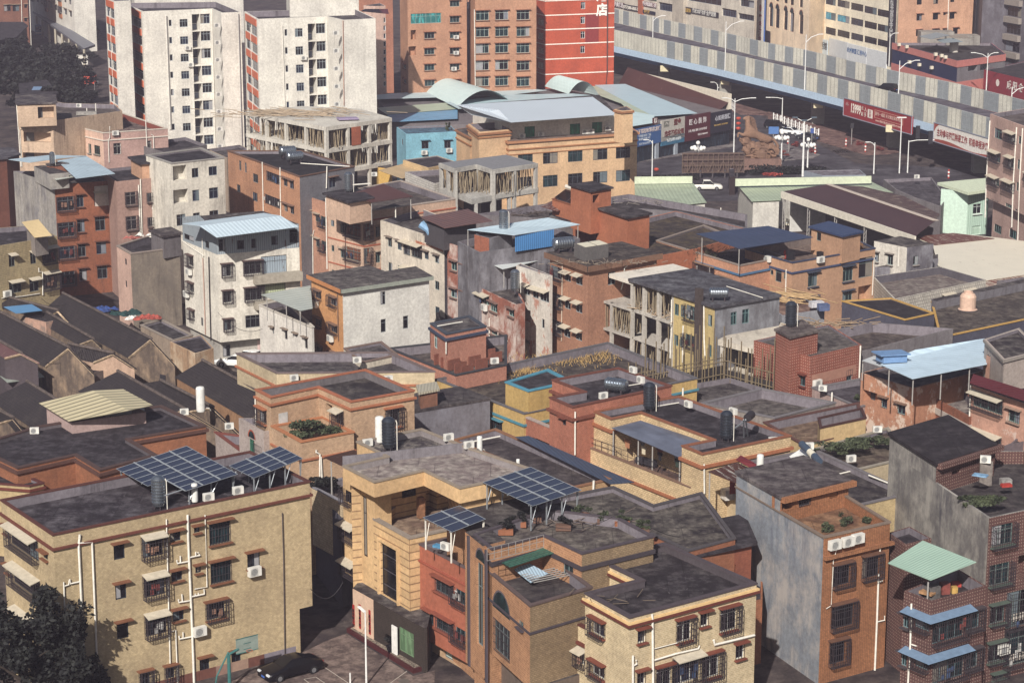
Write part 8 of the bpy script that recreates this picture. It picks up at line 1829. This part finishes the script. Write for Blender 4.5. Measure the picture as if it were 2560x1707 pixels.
h=House('small_house','dark hip roofed building with drum at the left edge, upper left');h.vol(zq(0,0,.22321,'170 430;300 300;250 260;-80 260;-80 480',9),9,0,wallm('#33252c',stain=.4),DKR,0,eave=.3);h.done()
# lamps and street furniture
LMP=plain('#d5d5d2',.4)
def lamp(label,k,xb,yb,k2,xt,yt,arms,zb=0.,r=.12,name='street_lamp',cat='street lamp',group='street lamps along the avenue'):
 B=A(k,xb,yb,zb);zt=min(ztop(tp(k2,xt,yt),tp(k,xb,yb),zb),zb+13);o=thing(name,label,cat,tuple(B),group)
 MB().tube([B,(B.x,B.y,zt)],r,8,r2=r*.6).build('pole',LMP,o)
 for(dx,up,L)in arms:
  P=[Vector((B.x,B.y,zt-.3-up)),Vector((B.x+dx*L*.4,B.y,zt-up*.4)),Vector((B.x+dx*L,B.y-.1,zt+.1))]
  if dx==0:continue
  MB().tube(P,.07,6).build('arm',LMP,o);MB().cbox((P[2].x+dx*.3,P[2].y,P[2].z),.9,.25,.12).build('lamp_head',LMP,o)
 return o,B,zt
for(lb,k,xb,yb,k2,xt,yt,arms,zb)in(('tall lamp with one curved arm on the elevated road, above the white car','a3',335,828,'a3',345,320,[(1,1.2,2.5)],DK),('lamp pole in front of the red price billboard on the elevated road','a3',1190,1040,'a3',1203,560,[(1,1.2,2.8)],DK),('lamp rising before the near barrier right of the red hotel','a2',1955,650,'a2',1966,200,[(1,1.5,3.0)],DK),('thin lamp at the shaded end of the elevated road','a2',1290,500,'a2',1297,150,[(1,.8,2)],DK),('double armed lamp before the red fascia shop','a3',2003,830,'a3',2020,490,[(-1,.6,2.6),(1,.5,1.2)],DK),('lamp with curved arm by the far barrier, right edge','a3',2228,1060,'a3',2232,800,[(1,1,2.6)],DK),('lamp pole rising beside the pink office name board','a3',1110,610,'a3',1120,310,[(1,.4,1.0)],DK),('lamp with two arms and red lanterns at the market corner','a2',2035,1420,'a2',2056,905,[(1,.3,3.0),(-1,.3,1.6)],0),('lamp on the pavement under the flyover edge','a2',1884,945,'a2',1890,760,[(1,1,2),(-1,.3,.8)],0),('lamp behind the market sign backs near the red hotel','a2',1395,790,'a2',1400,620,[(1,1,2.8)],0),('lamp with red lantern right of the golden building','b2',1285,95,'a2',1278,1290,[(-1,.2,.8)],0),('bent arm lamp at the far crossing corner','b3',970,30,'a3',978,1310,[(-1,.3,.9)],0),('tall single head lamp post in front of the price billboard','b3',1205,25,'a3',1230,1080,[],0),('signal pole with a long arm beneath the slogan banner','b3',1280,20,'a3',1290,1290,[(1,-.1,3.6)],0),('bracket pole by the white railing under the flyover','a3',128,1120,'a3',135,900,[(-1,-.1,2.6)],0)):
 o,B,zt=lamp(lb,k,xb,yb,k2,xt,yt,arms,zb)
 if 'red lantern' in lb:
  for i in range(3 if 'lanterns' in lb else 1):MB().lathe([(.0,.55),(.3,.5),(.45,.28),(.3,.05),(0,0)],(B.x+.7,B.y-.1,(zt*.62-i*.9)if 'lanterns' in lb else zt*.25),10).build('lantern',plain('#c23a24',.5),o)
 if 'single head' in lb:MB().cbox((B.x,B.y,zt),1.6,.4,.15).build('lamp_head',LMP,o)
for(lb,k,xb,yb,k2,xt,yt)in(('globe cluster lamp left of the horse statue','a2',1703,1580,'a2',1707,1340),('globe cluster lamp right of the horse statue','a3',121,1505,'a3',125,1245),('globe cluster lamp beside the tall three headed lamp','a3',360,1590,'a3',372,1310)):
 o,B,zt=lamp(lb,k,xb,yb,k2,xt,yt,[],0,.16)
 for i in range(7):
  a=i*math.pi/3;p=Vector((B.x,B.y,zt+.5))if i==6 else Vector((B.x+math.cos(a)*1.0,B.y+math.sin(a)*1.0,zt-.4))
  g=MB();g.lathe([(0,-.38),(.27,-.27),(.38,0),(.27,.27),(0,.38)],p,12);g.build('globe',plain('#e0ded8',.3),o,smooth=True);MB().tube([(B.x,B.y,zt-1),p],.05,4).build('arm',LMP,o)
o,B,zt=lamp('tallest white lamp post with three flat heads by the plaza','b3',318,55,'a3',338,1105,[],0,.2)
for dx in(-1.6,0,1.6):MB().cbox((B.x+dx,B.y,zt+abs(dx)*.3),.9,.5,.18).build('lamp_head',plain('#4a5a68'),o);MB().tube([(B.x,B.y,zt-.3),(B.x+dx,B.y,zt+abs(dx)*.3)],.07,5).build('arm',LMP,o)
o,B,zt=lamp('slim white street lamp in the paved yard, bottom centre','d1',1014,1590,'d1',1000,915,[],0,.08,group='yard lamp');MB().box((B.x-.1,B.y+.1,zt-.1),(-.5,.45,.25),(.15,.15,0),(0,0,.08)).build('lamp_head',LMP,o)
o=thing('railing','white pedestrian railing along the avenue kerb beneath the flyover','railing',tuple(A('a3',50,1100,0)));a,b=A('a3',50,1112,.1),A('a3',462,1262,.1);MB().bars(a,b-a,(0,0,1.3),24,2,.09).build('rails',LMP,o)
for i in range(0,13):p=a+(b-a)*(i/12);MB().cbox((p.x,p.y,.9),.2,.2,1.7).build('post',LMP,o)
o=thing('railing','short white railing at the corner behind the market signs','railing',tuple(A('a2',1990,960,0)));a,b=A('a2',1990,985,.1),A('a2',2040,1025,.1);MB().bars(a,b-a,(0,0,1.6),6,2,.09).build('rails',LMP,o)
for i,(k,x,y)in enumerate((('a3',715,1345),('a3',893,1398),('a3',432,1412),('b3',1657,70),('a3',182,1320))):
 o=thing('bollard',['red and white bollard left on the brick pavement','red and white bollard right on the brick pavement','red and white bollard at the plaza tip','red and white bollard left of the mint green house','red and white bollard on the plaza beside the signal post'][i],'bollard',tuple(A(k,x,y,.1)),'red and white bollards');p=A(k,x,y,.1)
 for j in range(5):MB().lathe([(.16,0),(.16,.3)],(p.x,p.y,p.z+j*.3),8).build('band',plain('#b5322a' if j%2==0 else '#d9d6d0'),o)
for i,(x,y)in enumerate(((845,1330),(1035,1385),(248,1340),(150,1428),(425,1400))):
 p=A('a3',x,y,.15);tag(leaves(p+Vector((0,0,.3)),(.9,.9,.5),380,.16,clumps=6).build('flower_tub',plain('#7a2a26',.8)),['red flower mound left under the flyover','red flower mound right under the flyover','red flower mound at the rear of the plaza','red flower mound at the front of the plaza','red flower mound at the plaza corner'][i],'flowers','red flower mounds')
for i,(x,y,d)in enumerate(((190,1400,3.2),(765,1330,3.6),(400,1330,2.6))):
 p=A('a3',x,y,.1);o=thing('sign_post',['pedestrian signal post on the plaza','signal post on the brick pavement','blue sign post beside the globe lamp'][i],'sign post',tuple(p));MB().tube([p,p+Vector((0,0,d))],.07,6).build('pole',BARL,o);MB().cbox((p.x,p.y-.1,p.z+d),.6,.2,.9).build('sign',plain('#2f4f9c' if i==2 else '#2a2a30'),o)
for i,(x,y)in enumerate(((1375,1215),(1492,1262))):
 p=A('a3',x,y,6.2);o=tag(MB().cbox(p,.7,.5,2.2).build('traffic_light',plain('#22222a')),['left traffic light below the gap between billboards','right traffic light beside the slogan banner'][i],'traffic light')
p=A('a3',40,1265,3);o=thing('sign_post','blue direction board behind the horse statue','sign post',tuple(A('a3',45,1420,0)));q=A('a3',45,1420,0);MB().tube([q,q+Vector((0,0,4.2))],.08,6).build('pole',BARL,o);MB().cbox((q.x,q.y-.1,4.4),1.8,.1,1.3).build('board',plain('#3f6fb5'),o)
# horse statue
hs=thing('horse_statue','brown stone statue of a rearing horse on a swirling rocky base','statue',tuple(A('a2',2270,1540,0)))
ST=wallm('#86624c',None,.5,patch='#6a4c3c',pa=.7);B0=A('a2',2270,1545,0);kx=1/14.6
def sp(x,y,dy=0):
 """statue point from its outline in the photo, x to the right and up in metres above the plinth"""
 return Vector(((x-2270)*T_*kx+B0 .x,B0 .y+dy,(1545-y)*T_*kx*1.02))
def skin(name,chain,parent,mat,sub=2):
 import bmesh
 me=bpy.data.meshes.new(name);V_,E_,R0=[],[],[]
 for ch in chain:
  base=None
  for i,(p,r)in enumerate(ch):
   j=None
   for q_,v in enumerate(V_):
    if(Vector(v)-p).length<1e-4:j=q_;break
   if j is None:V_.append(tuple(p));R0 .append(r);j=len(V_)-1
   if base is not None:E_.append((base,j))
   base=j
 me.from_pydata([Vector(v)-parent.location for v in V_],E_,[]);ob=bpy.data.objects.new(name,me);COL.objects.link(ob)
 md=ob.modifiers.new('skin','SKIN');s2=ob.modifiers.new('sub','SUBSURF');s2 .levels=sub;s2 .render_levels=sub
 for i,sv in enumerate(me.skin_vertices[0].data):sv.radius=(R0[i],R0[i]);sv.use_root=i==0
 bpy.context.view_layer.update();m2=bpy.data.meshes.new_from_object(ob.evaluated_get(bpy.context.evaluated_depsgraph_get()));m2 .materials.clear();m2 .materials.append(mat)
 m2 .polygons.foreach_set('use_smooth',[True]*len(m2 .polygons));bpy.data.objects.remove(ob);m2 .name=name
 if not m2 .uv_layers:m2 .uv_layers.new(name='UVMap')
 o=bpy.data.objects.new(name,m2);COL.objects.link(o);o.parent=parent;return o
hip,mid,chest,neck,poll=sp(2330,1270),sp(2260,1250),sp(2180,1215),sp(2150,1140),sp(2160,1085)
skin('horse',[[(hip,.75),(mid,.72),(chest,.85),(neck,.55),(poll,.38),(sp(2125,1085),.3),(sp(2104,1098),.2)],[(hip,.75),(sp(2300,1330,-.5),.42),(sp(2330,1380,-.55),.22),(sp(2310,1440,-.55),.2)],[(hip,.75),(sp(2380,1310,.5),.42),(sp(2400,1370,.55),.22),(sp(2385,1440,.55),.2)],[(chest,.85),(sp(2110,1240,-.45),.3),(sp(2065,1215,-.5),.22),(sp(2060,1260,-.5),.16)],[(chest,.85),(sp(2120,1275,.45),.3),(sp(2075,1280,.5),.22),(sp(2100,1310,.5),.16)],[(hip,.75),(sp(2400,1285),.22),(sp(2440,1340),.3),(sp(2420,1400),.14)],[(poll,.38),(sp(2168,1066,.12),.07)]],hs,ST)
m=MB()
for i in range(9):
 a=sp(2170+i*4+random.uniform(-4,4),1078+i*14);m.tube([a,a+Vector((.55,.1,-.1)),a+Vector((.95,0,-.5))],.2,6,r2=.05)
m.build('mane',ST,hs)
def rock(c,r,seed,parent,mat,name='rock'):
 random.seed(seed);m=MB();N,K=14,9;rows=[]
 off=[[random.uniform(.82,1.18)for _ in range(N)]for _ in range(K+1)]
 for i in range(K+1):
  t=math.pi*i/K;rows.append([(c[0]+r[0]*math.sin(t)*math.cos(2*math.pi*j/N)*off[i][j],c[1]+r[1]*math.sin(t)*math.sin(2*math.pi*j/N)*off[i][j],c[2]+r[2]*math.cos(t)*off[i][j%N])for j in range(N)])
 for i in range(K):
  for j in range(N):m.poly([rows[i][j],rows[i+1][j],rows[i+1][(j+1)%N],rows[i][(j+1)%N]])
 m.build(name,mat,parent,smooth=False)
rock(sp(2270,1410),(2.7,1.6,1.9),3,hs,ST);rock(sp(2190,1370),(1.5,1.2,1.3),4,hs,ST);rock(sp(2360,1380),(1.6,1.2,1.2),5,hs,ST);rock(sp(2140,1300),(.9,.7,.9),6,hs,ST)
for i in range(7):
 c=sp(2190+i*28,1370+(i%3)*22,-1.6);m=MB();m.tube([c+Vector((math.cos(a*.7)*(.7-a*.07),0,math.sin(a*.7)*(.7-a*.07)))for a in range(9)],.12,6,r2=.05);m.build('carved_swirl',ST,hs)
m=MB();c=sp(2290,1545);m.box((c.x-3.2,c.y-2.2,0),(6.4,0,0),(0,4.6,0),(0,0,1.9));m.build('plinth',wallm('#7a5a50',None,.6),hs);random.seed(21)
q=A('a3',150,1590,0);tag(leaves(q+Vector((0,0,.5)),(7,3,.7),3000,.3,clumps=24).build('hedge',LFD),'dark hedge bed wrapping the statue plinth','hedge');tag(leaves(A('a3',60,1600,.3),(3,.7,.3),500,.25,clumps=8).build('flower_bed',plain('#a83a30',.8)),'strip of red flowers in front of the statue plinth','flowers')
tag(leaves(A('b2',1450,60,.3),(6,2,.5),1400,.3,clumps=14).build('hedge',LFD),'dark hedge by the lamp right of the golden building','hedge')
# yard, bottom centre
o=thing('basketball_hoop','teal basketball stand with clear backboard before the yellow tiled wall','basketball hoop',tuple(A('d0',2110,1620,0)));TEAL=plain('#2f6a68',.5)
b=A('d0',2110,1640,0);uu=Vector((.81,.59,0));nn_=Vector((.59,-.81,0));t=b+Vector((0,0,2.8))
MB().tube([b,t],.13,8).build('post',TEAL,o);MB().tube([b-uu*1.3,b-uu*1.0+Vector((0,0,1.4)),t+Vector((0,0,.2))],.06,6).build('brace',TEAL,o);MB().tube([t,t+uu*.8+Vector((0,0,.25))],.1,6).build('arm',TEAL,o)
bb=t+uu*.6+Vector((0,0,-.1));MB().box(bb,uu*1.8,nn_*.03,(0,0,1.1)).build('backboard',plain('#7f8f86',.3),o);m=MB()
for a_,c_,z_,h_ in((0,1.8,-.04,.06),(0,1.8,1.06,.06),(.6,.6,.2,.04),(.6,.6,.62,.04)):m.box(bb+uu*a_+nn_*.03+Vector((0,0,z_)),uu*c_,nn_*.02,(0,0,h_))
m.build('board_frame',TEAL,o);m=MB();c=bb+uu*.9+nn_*.35+Vector((0,0,.15));m.tube([c+Vector((math.cos(a*.5)*.23,math.sin(a*.5)*.23,0))for a in range(13)],.02,5);m.build('rim',plain('#b5502c'),o)
slab('yard_paving','d1 -300 1568; d1 100 1440; d1 380 1310; d1 640 1180; d1 830 1110; d1 1440 1500; d1 1640 1450; d1 1640 1700; d1 -300 1800',.06,roofm('#77665e','#a58d80',.7,sc=.25))
m=MB()
for(x0,y0,x1,y1)in((440,1530,560,1620),(550,1510,680,1600),(440,1530,550,1510),(600,1400,960,1640),(1230,1568,1385,1455)):q=MB();a,b_=A('d1',x0,y0,.075),A('d1',x1,y1,.075);e=(b_-a).normalized();w=Vector((-e.y,e.x,0))*.03;m.poly([a-w,b_-w,b_+w,a+w])
struct('road_markings',m,plain('#b5a99c'))
m=MB();c=A('d1',1358,1545,.07);m.poly([c+Vector((math.cos(i*.5)*.42,math.sin(i*.5)*.42,0))for i in range(13)]);tag(m.build('manhole_cover',plain('#5f5650')),'round manhole cover in the paved yard','manhole')
tag(MB().tube([A('d1',866,1580,0),A('d1',866,1580,0)+Vector((0,0,.9))],.06,6).build('marker_post',LMP),'short white post in the paved yard','post')
o=thing('plant_pot','round dark potted shrubs beside the villa green door','plant pot',tuple(A('d1',1235,1290,.3)));p=A('d1',1235,1280,.3);MB().lathe([(.2,0),(.35,.5),(.3,.5)],p,12).build('pot',DARK,o);leaves(p+Vector((0,0,.9)),(.5,.5,.45),500,.09).build('foliage',LFD,o)
# clothes, clutter
g,fC=CANB
names=['white','dark blue','orange brown','grey','cream','red brown','black','pale grey','dark green'];cols=['#d2d0cb','#2f3850','#a86a48','#6f6f76','#c9b99a','#8a4438','#1c1a20','#a9a9ae','#2f3f36']
for i in range(9):
 t=.16+.075*i;p=g.pt(g.W*t,8.2,-1.4-(i%2)*.8);m=MB();w=.35+.1*(i%3);m.box(p,g.u*w,g.n*.06,(0,0,.7));m.box(p+g.u*(-.15)+Vector((0,0,.45)),g.u*(w+.3),g.n*.05,(0,0,.25))
 tag(m.build('hanging_shirt',plain(cols[i],.9)),'%s shirt hanging under the navy canopy, number %s from the left'%(names[i],'one two three four five six seven eight nine'.split()[i]),'clothing','washing under the navy canopy')
def box_item(label,k,x,y,z,s,col,cat,rz=0,name='crate'):
 p=A(k,x,y,z);m=MB();c_,s_=math.cos(rz),math.sin(rz);m.box(p,(s[0]*c_,s[0]*s_,0),(-s[1]*s_,s[1]*c_,0),(0,0,s[2]));m.box(p+Vector((.03,-.02,s[2])),(s[0]*.9*c_,s[0]*.9*s_,0),(-s[1]*.9*s_,s[1]*.9*c_,0),(0,0,.05));return tag(m.build(name,plain(col,.7,var=.3)),label,cat)
for a in(('tan board leaning among rubbish on the beige orange roof','b3',450,740,9.6,(2.2,.1,1.5),'#c29a5c','board',.3,'board'),('grey plastic bundle on the beige orange roof','b3',620,735,9.6,(1.6,1.2,.9),'#85848a','bundle',.4,'bundle'),('brown pallet stack on the beige orange roof','b3',720,740,9.6,(2.6,1.0,.8),'#7a5234','pallets',.3,'pallet_stack'),('dark tarp cover at the front of the beige orange roof','b3',470,790,9.6,(3.0,.7,.5),'#1f1c20','tarpaulin',.35,'tarpaulin'),('white bucket beside the navy roof hut','b3',400,680,9.6,(.5,.5,.6),'#c9c6c0','bucket',0,'bucket'),('red cloth hanging at the left of the beige orange roof','b3',145,810,9.6,(.3,.1,1.0),'#a8322c','cloth',.4,'cloth'),('dark coat hanging at the left of the beige orange roof','b3',175,820,9.6,(1.0,.2,1.0),'#1c1b22','clothing',.4,'coat'),('grey machine box on the dark red house terrace','d3',1480,810,8.5,(.9,.7,.9),'#5a5554','box',.4,'metal_box'),('red and blue crates stacked on the dark red house terrace','d3',1600,760,8.5,(.6,.5,.8),'#8a4038','crates',.3,'crate_stack'),('yellow bucket on the dark red house terrace','d3',1690,750,8.5,(.4,.4,.45),'#b58a3c','bucket',.1,'bucket'),('red basin on the dark red house terrace','d3',1685,690,8.5,(.7,.6,.25),'#b5382f','basin',.1,'basin'),('orange wooden trays on the dark red house terrace edge','d3',1310,725,8.9,(1.6,.7,.15),'#a8784c','trays',-.7,'tray'),('white foam box on the terrace of the dark patterned house','c3',2150,1330,11.7,(.8,.6,.5),'#8f8a86','box',.2,'foam_box'),('tall grey panel leaning on the dark patterned terrace','c3',1940,1330,11.7,(1.0,.15,1.9),'#7a706a','panel',.2,'panel'),('red basin on the dark patterned terrace','c3',2150,1340,12.4,(.8,.4,.2),'#b83228','basin',.2,'basin'),('blue sheet on the dark patterned terrace','c3',1870,1230,13.2,(1.1,.7,.05),'#6f9cc4','sheet',-.5,'plastic_sheet'),('white sacks lying on the tan roof terrace','c3',520,870,8.1,(1.7,.8,.35),'#cfc3a5','sacks',-.2,'sack_pile'),('grey bin among rubble on the raw concrete slab','b3',470,1290,8.4,(1.2,.8,.7),'#4f5f8a','bin',.2,'bin'),('white cloth pile beside bamboo below the beige orange house','b3',400,1260,8.6,(1.5,.8,.6),'#c2bfc4','cloth',.3,'cloth_pile'),('washed grey stones on the stained beige balcony roof','a0',700,1060,13.4,(3.2,.8,.5),'#8f8a84','rubble',.1,'rubble'),('white washing basin stand in the rusty roofed shed','c2',1960,1460,6.8,(1.2,.9,.8),'#c9c2b8','basin',.4,'washing_stand'),('red towel hanging in the rusty roofed shed','c2',2000,1400,7.6,(.5,.08,1.2),'#a83a34','towel',.4,'towel'),('green bucket in the rusty roofed shed','c2',1880,1370,7.0,(.5,.5,.6),'#2f6a4c','bucket',.2,'bucket'),('wooden stool beside the villa terrace door','d1',1500,60,8.4,(.5,.5,1.6),'#8a5a3c','stepladder',.5,'stepladder'),('black bench on the long canopy balcony','c2',1130,1110,6.9,(2.0,.5,.5),'#2a2830','bench',-.7,'bench'),('white table under the navy canopy','c2',1310,1080,6.9,(1.2,.7,.6),'#b5aeaa','table',-.7,'table'),('blue hose bundle under the small solar pergola','d1',1620,320,9.5,(1.2,.5,.15),'#3f86b5','hose',-.6,'hose'),('purple tarpaulin bundle on the brick roof deck','c3',1810,530,8.4,(2.0,1.0,.5),'#4a4a6e','tarpaulin',.2,'tarpaulin')):
 box_item(*a)
litter('branch_pile','thin dead branches strewn on the cream tiled house roof',A('d2',900,790,9.8),1.4,.6,14,1.2,'#6a5a4a',r=.025);litter('pole_pile','broken poles lying on the pot garden roof',A('d2',500,130,11.),2.5,1.2,16,2.0,'#6a5a52',r=.035);litter('pole_pile','drying poles propped over the orange collector house roof',A('b2',1180,300,8.6),2.5,1.2,14,3.0,'#8a8078',r=.04)
litter('twig_litter','dry twigs scattered over the crusty dark roof edge',A('b2',760,850,13.25),3.0,.5,70,.8,'#8a7a6a',r=.03)
litter('timber_heap','cluttered dark timber on the messy parapet roof below the second frame',A('b2',200,400,9.),2.0,.7,30,1.8,'#4f433e',r=.05)
def cable(label,P,sag=1.0,r=.025,col='#2a262a'):
 a,b=P;m=MB();m.tube([a+(b-a)*t-Vector((0,0,sag*4*t*(1-t)))for t in[i/10 for i in range(11)]],r,4,cap=False);tag(m.build('cable',plain(col,.7)),label,'cable')
for(lb,a,b)in(('cable from the yellow house corner to the modern villa',A('d1',500,700,7.),A('d1',800,640,7.)),('cable slung across the old village roofs',zz('1000 640',6)[0],zz('500 900',6)[0]),('cable between the white house and orange ended house',A('b0',2000,1300,8),A('b1',60,1450,8)),('cable over the cottage ridge to the olive tiled house',zz('450 200',7)[0],zz('800 180',6.5)[0]),('cable along the flyover edge to the market signs',A('a2',900,660,7),A('a2',1900,740,7)),('cable between the brick roofs beside the narrow grey tower',A('d2',1300,150,10.5),A('d2',1950,60,9.5)),('cable slung across the pot garden roof',A('d2',130,40,12.6),A('d2',960,20,12.3))):cable(lb,(a,b))
m=0
for(lb,k,x0,y0,x1,y1,z,r)in(('long white pipe on the dark roof behind the villa','c1',1840,945,2240,868,10.0,.07),('white water pipe across the tarred roof of the orange mosaic house','a1',410,1500,880,1530,16.1,.06),('white pipe frame on the half built house roof','b2',1970,1060,2300,1165,12.4,.05),('white pipe on the rear of the cream patterned roof','c2',1310,595,1580,552,10.3,.05),('white pipe beside the red brick hut roof edge','b1',1665,1425,1895,1385,12.0,.06),('white drain pipe on the roof behind the grey tower','c3',600,1225,790,1180,9.0,.06),('white roof pipe beside the tower garden wall','c3',925,1225,1112,1300,9.5,.07),('white pipe near the cream cooling tower','b3',1580,1255,1715,1295,8.3,.09),('white pipe on the red tiled house stepped roof','c2',1010,412,1180,385,11.0,.05),('pipe along the peach roof behind the dark canopy house','b1',890,130,1050,118,14.,.09)):
 tag(MB().tube([A(k,x0,y0,z),A(k,x1,y1,z)],r,6).build('roof_pipe',PIPE),lb,'pipe')
for i,(k,x,y,z,L)in enumerate((('c3',838,330,7.5,3.2),('c3',585,550,7.4,.9),('b2',1915,435,0,1.6),('b1',1282,430,12.8,1.3),('c2',1568,495,10.4,.7),('a0',800,1075,13,1.4),('a0',882,1060,13,1.9))):
 p=A(k,x,y,z);tag(MB().tube([p,p+Vector((0,0,L))],.08,6).build('vent_pipe',PIPE),['tall white vent pipe at the parapet right of the speckled red house','short white vent pipe on the low pink grey parapet','white post on the bare ground beside the green shed','white vent pipe on the flaking orange striped house','white vent stub at the cream patterned rear corner','left white post on the stained beige roof','right white post on the stained beige roof'][i],'vent pipe')
hm=bpy.data.materials.new('black_lift_haze');hm.use_nodes=True;hn=hm.node_tree;hn.nodes.remove(hn.nodes['Principled BSDF'])
pv=hn.nodes.new('ShaderNodeVolumePrincipled');pv.inputs['Color'].default_value=(.8,.72,.9,1);pv.inputs['Density'].default_value=.00026  # thin purple volume added to lift the blacks in the shadows
hn.links.new(pv.outputs[0],hn.nodes['Material Output'].inputs['Volume'])
m=MB().box((-900,-40,-1),(1800,0,0),(0,1500,0),(0,0,67));struct('black_lift_haze',m,hm,'stuff')
# ground
m=MB();m.poly([(-900,60,0),(900,60,0),(1500,3500,0),(-1500,3500,0)])
struct('ground',m,roofm('#4a4145','#77675e',.5,sc=.12))
